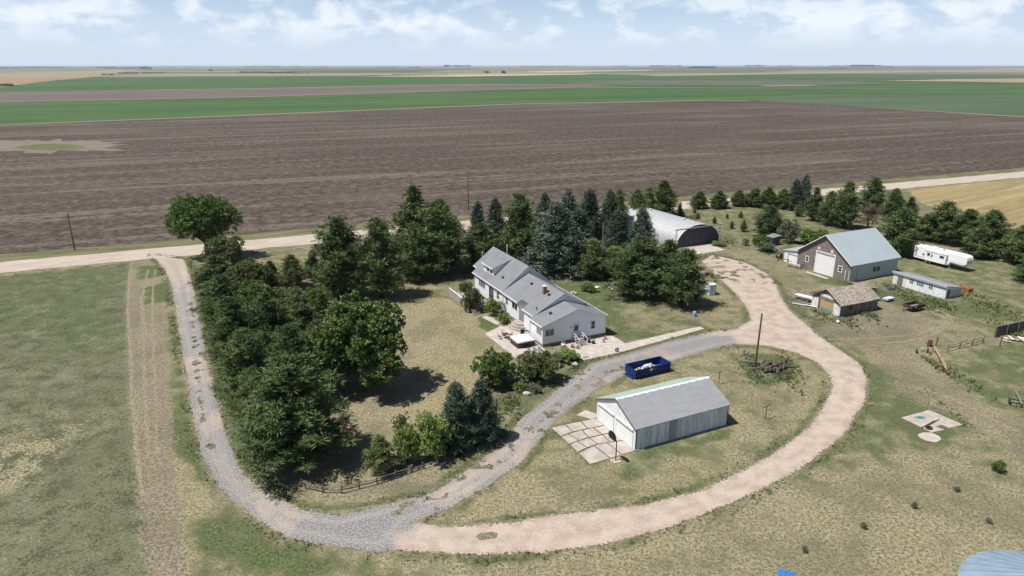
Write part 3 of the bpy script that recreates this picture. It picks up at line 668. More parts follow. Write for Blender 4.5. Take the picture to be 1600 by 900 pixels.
FAR = [
    ('crop_field', [(-500, 172), (0, 160), (400, 151.5), (800, 139.5), (900, 136.5), (1300, 138), (1600, 140), (2000, 143), (2000, 209), (1600, 182.6), (1185, 156.6), (1100, 156.6), (800, 162.6), (400, 179.5), (0, 195.5), (-500, 215)], .06, 'crop', 'long strip of green crop just beyond the brown field'),
    ('crop_field', [(1170, 157), (1260, 147), (1600, 149), (2000, 150), (2000, 208), (1600, 182)], .16, 'crop2', 'darker green crop field at the right behind the brown field'),
    ('fallow_strip', [(-500, 152), (0, 144), (400, 138.5), (740, 132), (1000, 132.5), (900, 136.2), (800, 139), (400, 151), (0, 159.5), (-500, 171)], .12, 'fallow2', 'narrow mauve fallow strip between two green crops'),
    ('crop_field', [(-500, 160), (-60, 144), (30, 133), (90, 126), (150, 121), (540, 119), (800, 117.5), (900, 115.5), (1010, 117.5), (1300, 116), (2000, 119), (2000, 142.5), (1600, 139.5), (1300, 137.5), (900, 136), (1000, 132), (740, 131.5), (400, 138), (0, 143.5)], .2, 'crop', 'broad far green crop field stretching right across the plain'),
    ('olive_field', [(860, 130), (1000, 125.5), (1300, 126), (1400, 131.5), (1250, 134.5), (1000, 134)], .7, 'olive', 'grey green strip in the far crop land'),
    ('olive_field', [(1500, 116.5), (2000, 118), (2000, 128), (1500, 125), (1150, 121)], .9, 'crop2', 'blue green strip of crop below the far tan field'),
    ('stubble_field', [(1370, 126.5), (1480, 124.5), (1600, 123), (2000, 121), (2000, 132), (1600, 130), (1480, 128)], 1.1, 'tan_field', 'tan stubble strip at the far right edge'),
    ('stubble_field', [(1180, 134.5), (1250, 133.4), (1290, 134.3), (1200, 135.6)], .9, 'tan_field', 'small pale bald patch in the far green crop'),
    ('stubble_field', [(990, 117.5), (1280, 112.5), (1500, 109.5), (2000, 107.5), (2000, 112.5), (1500, 113), (1300, 115), (1030, 119.6)], 1.2, 'tan_field', 'long thin tan stubble strip near the right horizon'),
    ('wheat_field', [(-500, 122), (0, 114), (220, 108.5), (150, 120.5), (90, 125.5), (30, 133), (-60, 141), (-500, 150)], .8, 'tan_field', 'dry tan field at the far left'),
    ('wheat_field', [(-300, 131), (0, 124), (95, 122.5), (60, 128), (-20, 133), (-300, 142)], 1.3, 'orange_field', 'orange ripe wheat strip at the far left edge'),
    ('wheat_field', [(130, 120.8), (240, 117), (540, 115.5), (900, 112.5), (930, 114), (800, 117), (540, 118.6), (150, 120.6)], 1.3, 'tan_field', 'tan stubble band above the far green crop'),
    ('wheat_field', [(560, 120.6), (740, 117.3), (950, 115.2), (910, 117), (720, 120.4)], 1.7, 'pale_field', 'pale cut wheat strip above the green crop'),
    ('wheat_field', [(800, 112.3), (1020, 109.3), (1015, 110.6), (860, 113.4)], 1.9, 'pale_field', 'small bright wheat strip near the horizon'),
    ('wheat_field', [(1490, 108), (1600, 107), (2000, 106), (2000, 108), (1600, 108.8)], 2.2, 'pale_field', 'pale wheat strip on the horizon at the right'),
]
for nm, px, z, m, lab in FAR: sheet(nm, WP(px), z, MT[m], lab)
for a, b, zz, lab in (([(-500, 215.6), (0, 195.6), (400, 179.6), (800, 162.7), (1100, 156.8), (1185, 156.8), (1600, 182.8), (2000, 210)], 1.1, .10, 'thin pale weedy margin between the brown field and the green crop'),
                   ([(-500, 171.4), (0, 159.8), (400, 151.3), (800, 139.3), (900, 136.4)], .7, .3, 'thin pale margin below the mauve fallow strip'),
                   ([(-500, 152.3), (0, 144.2), (400, 138.7), (740, 132.2)], .7, .45, 'thin pale margin above the mauve fallow strip')):
    sheet('field_margin', WP([(x, y - b * (.4 + .3 * math.sin(x * .02))) for x, y in a] + [(x, y + b * .35) for x, y in a[::-1]]), zz, MT['tan_field'], lab)
for x0, x1, y0, y1, m, lab in ((-200, 260, 105.6, 106.6, 'olive', 'thin grey green strip under the left horizon'), (330, 760, 107.4, 108.6, 'crop2', 'blue green strip below the horizon, left of centre'), (420, 700, 110.4, 112.4, 'olive', 'grey green strip beyond the far wheat band'),
        (560, 900, 105.2, 105.8, 'pale_field', 'sliver of pale wheat on the horizon near the centre'), (900, 1400, 106.3, 108.0, 'crop', 'green strip under the horizon right of centre'), (1100, 1500, 104.5, 105.2, 'crop2', 'dark green sliver on the right horizon'), (1420, 1900, 104.4, 105.2, 'tan_field', 'tan sliver on the horizon at the right edge'), (950, 1250, 110.2, 111.6, 'crop2', 'dark green strip beyond the long tan strip')):
    sheet('horizon_field', WP([(x0, y1), (x0 + .3 * (x1 - x0), y0 + .1), (x1, y0), (x1 - .2 * (x1 - x0), y1 - .1)]), 2.6, MT[m], lab)
k = NT('wheel_track'); tn = k.noise(k.pos(), 2.4, 2, .6); MT['track'] = k.done(k.mix(k.step(tn, .40, .60), (.16, .138, .092), (.285, .245, .175)), .95)
tl_ = ['left wheel track along the bare strip', 'right wheel track along the bare strip', 'curved wheel track turning off the bare strip', 'worn line between pasture and bare strip', 'mown wheel track in the dry grass inside the loop, right one', 'mown wheel track inside the loop, left one', 'short cross track inside the loop', 'inner tyre track curving round the rusty trailer', 'outer tyre track curving round the rusty trailer', 'mown line along the road verge, farther one', 'mown line along the road verge, nearer one', 'worn track from the loop to the right edge']
for (line, hw, c_, v), lab in zip(TRACKS, tl_):
    P_ = [Vector((*p, 0)) for p in WP(line)]; pts = []
    for i in range(len(P_) - 1):
        p0, p1, p2, p3 = P_[max(i - 1, 0)], P_[i], P_[i + 1], P_[min(i + 2, len(P_) - 1)]; n = max(4, int((p2 - p1).length / .35))
        for q in range(n):
            t = q / n; pts.append(.5 * (2 * p1 + (p2 - p0) * t + (2 * p0 - 5 * p1 + 4 * p2 - p3) * t * t + (3 * p1 - p0 - 3 * p2 + p3) * t ** 3))
    tz_ = .004 + .003 * (tl_.index(lab) % 3); vs, fs = [], []; nz = fbm(np.arange(len(pts)) * .35, np.full(len(pts), 3.7 + len(lab)), 1.6, 3); nz2 = fbm(np.arange(len(pts)) * .35, np.full(len(pts), 61.0 + len(lab)), 1.6, 3)
    for i, p in enumerate(pts):
        d = (pts[min(i + 1, len(pts) - 1)] - pts[max(i - 1, 0)]).normalized(); nn = Vector((-d.y, d.x, 0)); e_ = min(1, i / 6, (len(pts) - 1 - i) / 6)
        a, b = hw * .8 * (nz[i] * 1.2 + .1) * e_, hw * .8 * (nz2[i] * 1.2 + .1) * e_; a, b = max(a, 0), max(b, 0); vs += [tuple(p + nn * a + Vector((0, 0, tz_))), tuple(p - nn * b + Vector((0, 0, tz_)))]
        if i: fs.append((2 * i - 2, 2 * i - 1, 2 * i + 1, 2 * i))
    me = bpy.data.meshes.new('wheel_track'); me.from_pydata(vs, [], fs); me.materials.append(MT['track']); o = bpy.data.objects.new('wheel_track', me); C.objects.link(o); tag(o, lab, 'track', kind='structure')
gp = WP([(1418, 297), (1500, 288.5), (1600, 279.5), (1900, 256), (2200, 300), (2000, 470), (1600, 372), (1570, 350), (1500, 336), (1440, 318)])
gp = sum([jag(gp[i], gp[(i + 1) % len(gp)], 40, .5, i) for i in range(len(gp))], [])
sheet('stubble_field', gp, .028, MT['golden'], 'golden mown stubble field with curved swaths behind the parked camper')

# ------------------------------------------------------------------ concrete aprons and paths
HX, HY, HA = 4.998, 103.756, rad(25.8)
def HL(u, v): return (HX + u * math.cos(HA) - v * math.sin(HA), HY + u * math.sin(HA) + v * math.cos(HA))
def path_slab(name, pts, z1, mat, label, cat='path'):
    o = M().slab(pts, -.05, z1).build(name, mat); return tag(o, label, cat, kind='structure')
path_slab('patio', [HL(*p) for p in [(-6.1, 9.6), (-5.9, -2.2), (-.05, -2.2), (-.05, 4.7), (1.15, 4.7), (1.15, 12.3), (-2.3, 11.6)]], .05, MT['concrete'], 'concrete patio along the left side of the white house')
path_slab('path', [HL(*p) for p in [(-2.3, 11.65), (-1.0, 12.1), (-2.2, 17.6), (-3.4, 17.2)]], .045, MT['concrete'], 'narrow concrete path from the patio to the deck stairs')
path_slab('path', [HL(*p) for p in [(-3.4, 34.5), (-2.2, 34.0), (-3.4, 27.0), (-4.7, 27.5)]], .045, MT['concrete'], 'concrete path beyond the deck fence')
path_slab('path', [HL(*p) for p in [(3.4, -7.4), (10.2, -7.35), (29.6, -5.1), (29.6, -3.9), (13.2, -4.6), (13.2, -1.1), (12.3, -.1), (3.9, -.1)]], .045, MT['concrete'], 'concrete walk running from the porch stairs past the lawn')
GA, GXY = rad(25.5), (14.78, 72.07)
def GL(u, v): return (GXY[0] + u * math.cos(GA) - v * math.sin(GA), GXY[1] + u * math.sin(GA) + v * math.cos(GA))
# cracked garage apron: irregular slabs with grassy joints
apr_cuts = [
    [(-6.5, 9.1), (-4.6, 9.0), (-4.5, 7.0), (-6.45, 6.7)], [(-4.5, 9.0), (-2.3, 8.85), (-2.45, 6.9), (-4.4, 7.0)], [(-2.2, 8.85), (-.06, 8.7), (-.06, 6.7), (-2.35, 6.85)],
    [(-6.45, 6.55), (-5.4, 6.75), (-4.9, 4.9), (-6.4, 4.6)], [(-5.3, 6.75), (-3.3, 6.85), (-3.5, 5.0), (-4.8, 4.85)], [(-3.2, 6.8), (-1.7, 6.75), (-1.6, 4.9), (-3.4, 4.95)], [(-1.6, 6.7), (-.06, 6.6), (-.06, 4.7), (-1.5, 4.85)],
    [(-6.4, 4.45), (-5.3, 4.75), (-4.9, 3.0), (-6.4, 2.6)], [(-5.2, 4.7), (-3.5, 4.85), (-3.3, 3.2), (-4.8, 3.0)], [(-3.4, 4.8), (-1.6, 4.75), (-1.7, 2.9), (-3.2, 3.15)], [(-1.5, 4.7), (-.06, 4.55), (-.06, 2.6), (-1.6, 2.85)],
    [(-6.4, 2.4), (-3.9, 3.0), (-3.7, -.25), (-6.5, -.3)], [(-3.8, 3.0), (-3.2, 3.05), (-2.2, 2.9), (-2.0, -.2), (-3.6, -.25)], [(-2.1, 2.85), (-.06, 2.45), (-.06, -.1), (-1.9, -.15)],
]
am = M()
for p in apr_cuts:
    cx = sum(a for a, b in p) / len(p); cy = sum(b for a, b in p) / len(p)
    am.slab([GL(cx + (a - cx) * .955, cy + (b - cy) * .955) for a, b in p], -.05, .05 + .012 * ((cx * 7.3 + cy * 3.1) % 1))
tag(am.build('driveway_apron', MT['old_concrete']), 'cracked concrete apron with grassy joints before the garage doors', 'apron', kind='structure')
path_slab('path', [GL(*p) for p in [(-1.9, 10.6), (-.1, 11.2), (.9, 9.4), (-.1, 8.8), (-.7, 8.9)]], .04, MT['concrete'], 'small pale concrete slab at the far corner of the garage')
QA, QXY = rad(27), (41.72, 167.84)
def QL(u, v): return (QXY[0] + u * math.cos(QA) - v * math.sin(QA), QXY[1] + u * math.sin(QA) + v * math.cos(QA))
path_slab('concrete_apron', [QL(*p) for p in [(1.6, -.3), (10.4, -.3), (9.9, -6.9), (.8, -7.0)]], .05, MT['concrete'], 'pale concrete apron before the quonset doors', 'apron')
BA, BXY = rad(26.5), (72.10, 139.05)
def BL(u, v): return (BXY[0] + u * math.cos(BA) - v * math.sin(BA), BXY[1] + u * math.sin(BA) + v * math.cos(BA))
path_slab('concrete_apron', [BL(*p) for p in [(-2.3, 9.6), (-1.4, 9.9), (-1.5, 3.9), (-2.4, 4.0)]], .06, MT['concrete'], 'narrow pale concrete strip before the barn door', 'apron')
# ------------------------------------------------------------------ building helpers
def window(parent, o, d, n, s0, s1, z0, z1, mull=1, rails=0, glass='glass', fw=.09, frame='white_trim', label=None, name='window'):
    """frame set proud of the wall plane; the pane is its child. o: wall origin, d: along the wall, n: outwards"""
    o, d, n = Vector(o), Vector(d).normalized(), Vector(n).normalized(); z = Vector((0, 0, 1)); f = M()
    p = lambda s, h, q: o + d * s + z * h + n * q
    bar = lambda a, b, h0, h1: f.obox(p(a, h0, .004), d * (b - a), z * (h1 - h0), n * .06)
    bar(s0, s1, z0, z0 + fw); bar(s0, s1, z1 - fw, z1); bar(s0, s0 + fw, z0 + fw, z1 - fw); bar(s1 - fw, s1, z0 + fw, z1 - fw)
    for i in range(mull):
        m = s0 + (s1 - s0) * (i + 1) / (mull + 1); bar(m - .035, m + .035, z0 + fw, z1 - fw)
    for i in range(rails):
        m = z0 + (z1 - z0) * (i + 1) / (rails + 1); f.obox(p(s0 + fw, m - .03, .004), d * (s1 - s0 - 2 * fw), z * .06, n * .045)
    fo = f.build(name, MT[frame], parent)
    if label: fo['label'] = label
    g = M(); g.obox(p(s0 + fw * .5, z0 + fw * .5, .003), d * (s1 - s0 - fw), z * (z1 - z0 - fw), n * .022); g.build('pane', MT[glass], fo)
    return fo
def panel(parent, name, mat, o, d, n, s0, s1, z0, z1, th=.05, label=None):
    o, d, n = Vector(o), Vector(d).normalized(), Vector(n).normalized(); z = Vector((0, 0, 1))
    b = M().obox(o + d * s0 + z * z0 + n * .004, d * (s1 - s0), z * (z1 - z0), n * th).build(name, MT[mat], parent)
    if label: b['label'] = label
    return b
def slope(m, axis, a0, z0, a1, z1, t0, t1, th=.13):
    """one roof slope: underside line (a0,z0)-(a1,z1), swept from t0 to t1"""
    m.prism([(a0, z0), (a1, z1), (a1, z1 + th), (a0, z0 + th)], axis, t0, t1); return m

# ------------------------------------------------------------------ farmhouse
HW = 12.2
house = thing('farmhouse', 'long white farmhouse with three stepped grey gable roofs and a dormer', 'house', (HX, HY, 0), HA)
RU = 6.4                                                   # ridge line
fm = M(); fm.box(.06, HW - .06, .06, 4.59, -.3, .5); fm.box(1.26, HW - .06, 4.6, 33.4, -.3, .5)
fm.build('foundation', MT['foundation'], house)
kf = (5.66 - 3.66) / RU; kfr = (5.66 - 3.66) / (HW - RU)
Lm, Lt = (.86, 4.08, (7.02 - 4.08) / (RU - .86)), (.86, 4.12, (8.42 - 4.12) / (RU - .86))      # eave u, z, slope (underside of the roof)
Rm, Rt = (12.5, 3.62, (7.02 - 3.62) / (12.5 - RU)), (12.5, 3.72, (8.42 - 3.72) / (12.5 - RU))
zl = lambda e, u: e[1] + e[2] * (u - e[0])
zr = lambda e, u: e[1] + e[2] * (e[0] - u)
M().prism([(0, .5), (HW, .5), (HW, 3.62), (RU, 5.60), (0, 3.62)], 'y', 0, 4.6).build('wall', MT['siding'], house)
def gable_wall(u0, y0, y1, L_, R_, rz, eps=0.0):
    return [(u0, .5), (HW - eps, .5), (HW - eps, zr(R_, HW) - .03), (RU, rz - .03 - eps), (u0, zl(L_, u0) - .03)], 'y', y0, y1
wm = M(); wm.prism(*gable_wall(1.2, 11.2, 17.9, Lm, Rm, 7.02)); wm.prism(*gable_wall(.72, 4.601, 8.2, Lm, Rm, 7.02, .001)); wm.prism(*gable_wall(2.3, 8.201, 11.199, Lm, Rm, 7.02, .002))
wm.build('wall', MT['siding'], house)
wt = M(); wt.prism(*gable_wall(1.2, 17.901, 31.5, Lt, Rt, 8.42)); wt.prism(*gable_wall(2.2, 31.501, 33.4, Lt, Rt, 8.42, .002)); wt.build('wall', MT['siding'], house)
rf = M(); slope(rf, 'y', -.26, 3.66 - .26 * kf, RU, 5.66, -.22, 4.59); slope(rf, 'y', HW + .3, 3.66 - .3 * kfr, RU, 5.66, -.22, 4.59)
rf.build('roof', MT['shingle'], house)
rm = M()
for u0, y0, y1 in ((.42, 4.3, 8.4), (1.75, 8.4, 11.0), (.86, 11.0, 17.88)): slope(rm, 'y', u0, zl(Lm, u0), RU, 7.02, y0, y1)
slope(rm, 'y', Rm[0], Rm[1], RU, 7.02, 4.3, 17.88); rm.build('roof', MT['shingle'], house)
rt = M()
for u0, y0, y1 in ((.86, 17.65, 31.75), (1.9, 31.75, 33.65)): slope(rt, 'y', u0, zl(Lt, u0), RU, 8.42, y0, y1)
slope(rt, 'y', Rt[0], Rt[1], RU, 8.42, 17.65, 33.65); rt.build('roof', MT['shingle'], house)
tr = M()
for a, za, y0, y1 in ((-.26, 3.66 - .26 * kf, -.22, 4.59), (.42, zl(Lm, .42), 4.3, 8.4), (.86, Lm[1], 11.0, 17.6), (.86, Lt[1], 17.65, 31.75), (1.9, zl(Lt, 1.9), 31.75, 33.65)): tr.box(a - .1, a - .003, y0, y1, za - .07, za + .125)
for a, za, y0, y1 in ((HW + .3, 3.66 - .3 * kfr, -.22, 4.59), (Rm[0], Rm[1], 4.6, 17.6), (Rt[0], Rt[1], 17.65, 33.65)): tr.box(a + .003, a + .1, y0, y1, za - .07, za + .125)
tr.build('gutter', MT['white_trim'], house)
rk = M()
for yy, (a, za), rz, (b, zb) in ((-.22, (-.26, 3.66 - .26 * kf), 5.66, (HW + .3, 3.66 - .3 * kfr)), (4.3, (.42, zl(Lm, .42)), 7.02, (Rm[0], Rm[1])), (17.65, (.86, Lt[1]), 8.42, (Rt[0], Rt[1]))):
    for e, ez in ((a, za), (b, zb)): rk.prism([(e, ez - .08), (RU, rz - .08), (RU, rz + .12), (e, ez + .12)], 'y', yy - .035, yy - .004)
rk.build('rake_board', MT['white_trim'], house)
cb = M(); cb.box(-.03, .10, -.035, -.003, .5, 3.55); cb.box(HW - .10, HW + .03, -.035, -.003, .5, 3.55); cb.build('corner_board', MT['white_trim'], house)
dp = M()
for u, v, z in ((1.11, 17.6, 4.05), (1.11, 31.2, 4.1), (-.09, 4.4, 3.5)): dp.tube([(u, v, .4), (u, v, z)], .05, 8)
dp.tube([(HW + .08, .12, .3), (HW + .08, .12, 3.4)], .05, 8)
dp.build('downspout', MT['white_trim'], house)
Ofr, dx, ny = (0, 0, 0), (1, 0, 0), (0, -1, 0)
window(house, Ofr, dx, ny, .45, 2.15, 1.72, 2.98, 1, label='wide double window at the left end of the gable wall', glass='curtain_glass')
window(house, Ofr, dx, ny, 9.2, 10.1, 1.6, 3.1, 0, 1, label='tall sash window at the right of the gable wall')
dr = panel(house, 'door', 'door', Ofr, dx, ny, 5.85, 6.85, .75, 2.95, .05)
panel(dr, 'pane', 'glass', (0, -.052, 0), dx, ny, 6.0, 6.7, 1.85, 2.8, .012)
panel(house, 'door_frame', 'white_trim', Ofr, dx, ny, 5.72, 6.98, 2.96, 3.1, .07)
panel(house, 'porch_light', 'dark_metal', Ofr, dx, ny, 5.3, 5.42, 2.5, 2.75, .1)
dv, nl = (0, 1, 0), (-1, 0, 0)
window(house, Ofr, dv, nl, .3, 2.1, 1.75, 3.0, 1, glass='curtain_glass', label='window pair on the side wall above the hot tub')
window(house, (.72, 0, 0), dv, nl, 5.5, 6.3, 2.75, 3.6, 0, label='small high window beside the recessed entry')
W1 = (1.2, 0, 0)
window(house, W1, dv, nl, 11.7, 13.9, 2.25, 3.6, 1)
rd_ = panel(house, 'door', 'brown_door', (2.3, 0, 0), dv, nl, 8.9, 9.9, 1.15, 3.25, .05, 'dark recessed side door'); panel(rd_, 'pane', 'glass', (2.245, 0, 0), dv, nl, 9.05, 9.75, 2.0, 3.1, .012)
window(house, W1, dv, nl, 15.6, 16.6, 2.2, 3.5, 0, 1); window(house, W1, dv, nl, 19.4, 20.6, 2.0, 3.6, 0, 1)
window(house, W1, dv, nl, 22.0, 24.2, 1.1, 3.6, 1, label='sliding patio door onto the deck', name='patio_door')
window(house, W1, dv, nl, 26.0, 29.2, 2.1, 3.7, 2, glass='curtain_glass', label='wide picture window by the deck')
# dormer
kd = .355; zf = 6.78; du_ = 2.2
dm = M(); dm.prism([(du_, 5.0), (6.2, 8.1), (6.2, 8.19), (du_, zf)], 'y', 24.2, 29.1); dmo = dm.build('dormer', MT['siding'], house)
d2 = M(); slope(d2, 'y', du_ - .32, zf - .32 * kd + .03, 6.38, zf + (6.38 - du_) * kd + .03, 23.95, 29.35, .11); d2.build('dormer_roof', MT['shingle'], dmo)
d3 = M(); d3.box(du_ - .42, du_ - .323, 23.95, 29.35, zf - .17, zf + .06); d3.build('fascia', MT['white_trim'], dmo)
window(dmo, (du_, 0, 0), dv, nl, 24.7, 25.9, 5.45, 6.6, 0, 1); window(dmo, (du_, 0, 0), dv, nl, 26.2, 27.4, 5.45, 6.6, 0, 1)
# chimney, vents and masts
ch = M(); ch.box(4.4, 4.95, 7.8, 8.4, 5.8, 7.55); cho = ch.build('chimney', MT['brick'], house)
c2 = M(); c2.box(4.33, 5.02, 7.73, 8.47, 7.55, 7.63); c2.tube([(4.67, 8.1, 7.63), (4.67, 8.1, 7.9)], .12, 10); c2.build('chimney_cap', MT['white_trim'], cho)
for u, v, z in ((2.75, 21.1, zl(Lt, 2.75)), (4.9, 13.4, zl(Lm, 4.9)), (4.8, 6.7, zl(Lm, 4.8)), (2.72, 2.38, 3.66 + kf * 2.72)):
    z += .12; vb = M(); vb.box(u - .18, u + .18, v - .18, v + .18, z - .1, z + .16); vb.prism([(u - .25, z + .16), (u + .25, z + .22), (u + .25, z + .27), (u - .25, z + .21)], 'y', v - .24, v + .24)
    vb.build('roof_vent', MT['dark_metal'], house)
for u, v, z, h in ((9.89, 2.86, 3.66 + kfr * (HW - 9.89), .7), (1.6, 5.2, zl(Lm, 1.6), .5), (6.5, 17.3, 7.0, .45)):
    pb = M(); pb.tube([(u, v, z), (u, v, z + h)], .07, 10); pb.tube([(u, v, z + h), (u, v, z + h + .12)], .12, 10); pb.build('vent_pipe', MT['dark_metal'], house)
for u, v, zb, zt in ((6.9, 28.0, 8.0, 9.95), (3.4, 32.4, 6.0, 7.9)):
    pb = M(); pb.tube([(u, v, zb), (u, v, zt)], .06, 8); pb.tube([(u, v, zt), (u, v, zt + .14)], [.14, .11], 8); pb.build('flue_pipe', MT['white_trim'], house)

# ------------------------------------------------------------------ garage
ga = thing('garage', 'weathered white two door garage with a green and grey metal roof', 'garage', (*GXY, 0), GA)
GLn, GW_, ge, gr = 14.24, 8.6, 2.95, 4.92
kg = (gr - ge) / (GW_ / 2)
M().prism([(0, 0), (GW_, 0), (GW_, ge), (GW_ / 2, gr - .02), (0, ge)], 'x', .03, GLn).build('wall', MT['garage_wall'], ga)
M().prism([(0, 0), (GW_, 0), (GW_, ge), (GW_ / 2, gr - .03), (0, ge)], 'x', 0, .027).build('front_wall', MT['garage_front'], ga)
slope(M(), 'x', -.16, ge - .16 * kg + .02, GW_ / 2, gr + .02, -.22, GLn + .2, .07).build('roof', MT['grey_roof'], ga)['label'] = 'dull grey roof slope facing the loop'
slope(M(), 'x', GW_ + .16, ge - .16 * kg + .02, GW_ / 2, gr + .02, -.22, GLn + .2, .07).build('roof', MT['green_roof'], ga)['label'] = 'faded green roof slope facing the house'
rc = M()
for i in range(24):
    t0 = -.22 + i * (GLn + .42) / 24; w = .26 if i % 2 else .2
    rc.prism([(GW_ / 2 - w, gr - w * kg + .098), (GW_ / 2, gr + .105), (GW_ / 2 + w, gr - w * kg + .098), (GW_ / 2, gr + .14)], 'x', t0, t0 + (GLn + .42) / 24 - .004)
rc.build('ridge_cap', MT['white_trim'], ga)
rk = M(); e = -.16
for sgn in (0, 1):
    f = (lambda a: a) if sgn == 0 else (lambda a: GW_ - a)
    rk.prism([(f(e), ge + kg * e - .1), (f(GW_ / 2), gr - .1), (f(GW_ / 2), gr + .09), (f(e), ge + kg * e + .09)], 'x', -.255, -.223)
rk.build('rake_board', MT['brown_wood'], ga)
nx_ = (-1, 0, 0)
for s0, s1 in ((.65, 4.05), (4.75, 8.05)):
    gd = panel(ga, 'garage_door', 'garage_door', (0, 0, 0), dv, nx_, s0, s1, .02, 2.12, .04)
    gl = M()
    for i in range(1, 4): gl.box(-.049, -.0445, s0, s1, .02 + i * .525 - .012, .02 + i * .525 + .012)
    gl.build('door_seam', MT['shade_trim'], gd)
    hb = panel(ga, 'track_board', 'white_trim', (0, 0, 0), dv, nx_, s0 - .2, s1 + .2, 2.42, 2.6, .16)
    panel(ga, 'header_band', 'shade_trim', (0, 0, 0), dv, nx_, s0 - .1, s1 + .1, 2.13, 2.418, .09)  # grey band painted as the shadow below the track board
    fr = M(); fr.box(-.07, -.004, s0 - .14, s0 - .005, 0, 2.12); fr.box(-.07, -.004, s1 + .005, s1 + .14, 0, 2.12); fr.build('door_jamb', MT['white_trim'], ga)
panel(ga, 'sliding_door', 'shade_trim', (0, 0, 0), dx, ny, 5.0, 6.1, .02, 2.75, .05, 'darker grey sheet in the long side wall')
panel(ga, 'side_door', 'garage_wall', (0, 0, 0), dx, ny, .95, 1.75, .05, 2.0, .04); cb = M(); cb.box(-.02, .12, -.03, -.003, 0, 2.85); cb.box(GLn - .1, GLn + .03, -.03, -.003, 0, 2.85); cb.build('corner_board', MT['dark_metal'], ga)
sb = M(); sb.box(-.05, GLn, -.22, -.01, -.05, .10); sb.build('foundation', MT['foundation'], ga)

# ------------------------------------------------------------------ barn with lean-to
ba = thing('barn', 'barn with bare brown board front, white overhead door and pale steel roof', 'barn', (*BXY, 0), BA)
BLn, BW_, be, br_ = 15.1, 14.2, 3.85, 8.85; kb = (br_ - be) / (BW_ / 2)
M().prism([(0, 0), (BW_, 0), (BW_, be), (BW_ / 2, br_), (0, be)], 'x', .04, BLn).build('wall', MT['barn_side'], ba)
M().prism([(0, 0), (BW_, 0), (BW_, be), (BW_ / 2, br_ - .02), (0, be)], 'x', 0, .037).build('front_wall', MT['barn_board'], ba)
slope(M(), 'x', -.3, be - .3 * kb + .03, BW_ / 2, br_ + .03, -.55, BLn + .35, .1).build('roof', MT['barn_roof'], ba)
slope(M(), 'x', BW_ + .3, be - .3 * kb + .03, BW_ / 2, br_ + .03, -.55, BLn + .35, .1).build('roof', MT['barn_roof'], ba)
rk = M()
for f in ((lambda a: a), (lambda a: BW_ - a)):
    for x0, x1 in ((-.60, -.553), (BLn + .353, BLn + .40)):
        rk.prism([(f(-.3), be - .3 * kb - .05), (f(BW_ / 2), br_ - .05), (f(BW_ / 2), br_ + .15), (f(-.3), be - .3 * kb + .15)], 'x', x0, x1)
rk.build('rake_board', MT['white_trim'], ba)
sf = M(); slope(sf, 'x', -.28, be - .28 * kb - .04, BW_ / 2 - .02, br_ - .06, -.548, -.003, .05); slope(sf, 'x', BW_ + .28, be - .28 * kb - .04, BW_ / 2 + .02, br_ - .06, -.548, -.003, .05)
sf.build('soffit', MT['brown_wood'], ba)
gd = panel(ba, 'garage_door', 'garage_door', (0, 0, 0), dv, nx_, 4.45, 9.1, .02, 4.3, .04)
gl = M()
for i in range(1, 8): gl.box(-.049, -.0445, 4.45, 9.1, i * .54 - .012, i * .54 + .012)
gl.build('door_seam', MT['shade_trim'], gd)
panel(ba, 'header_band', 'shade_trim', (0, 0, 0), dv, nx_, 4.45, 9.1, 4.31, 4.78, .06)
fr = M(); fr.box(-.08, -.004, 4.2, 4.445, 0, 5.0); fr.box(-.08, -.004, 9.105, 9.35, 0, 5.0); fr.box(-.08, -.004, 4.446, 9.104, 4.79, 5.0); fr.build('door_frame', MT['white_trim'], ba)
window(ba, (0, 0, 0), dv, nx_, 11.0, 12.0, 1.7, 3.1, 0, 1, fw=.16); window(ba, (0, 0, 0), dv, nx_, 2.2, 3.25, 1.6, 3.0, 0, 1, fw=.16)
pd = panel(ba, 'door', 'grey_board', (0, 0, 0), dv, nx_, .5, 1.25, .1, 2.3, .04)
fr = M(); fr.box(-.06, -.004, .36, .497, .1, 2.4); fr.box(-.06, -.004, 1.253, 1.39, .1, 2.4); fr.build('door_frame', MT['patch_white'], ba)
for s in (5.3, 8.7): panel(ba, 'loft_shutter', 'patch_white', (0, 0, 0), dv, nx_, s - .35, s + .35, 5.35 if s > 6 else 5.3, 5.85, .05)
for s in (7.4, 8.65): window(ba, (0, 0, 0), dx, ny, s - .5, s + .5, 1.45, 2.5, 0, 0, fw=.08, frame='shade_trim')
panel(ba, 'sliding_door', 'shade_trim', (0, 0, 0), dx, ny, 1.9, 2.1, .1, 2.7, .05)
le = M(); le.prism([(BW_ + .003, 0), (BW_ + 4.3, 0), (BW_ + 4.3, 2.75), (BW_ + .003, 3.3)], 'x', .5, 10); leo = le.build('lean_to', MT['coop_wall'], ba)
slope(M(), 'x', BW_ + 4.6, 2.74, BW_ - .1, 3.42, .2, 10.3, .1).build('roof', MT['galv_roof'], leo)
ld = panel(leo, 'garage_door', 'garage_door', (.5, 0, 0), dv, nx_, 14.5, 17.2, .02, 2.0, .04); panel(leo, 'header_band', 'shade_trim', (.5, 0, 0), dv, nx_, 14.5, 17.2, 2.01, 2.35, .07)
panel(leo, 'door_jamb', 'shade_trim', (.5, 0, 0), dv, nx_, 17.21, 17.4, .02, 2.35, .07)

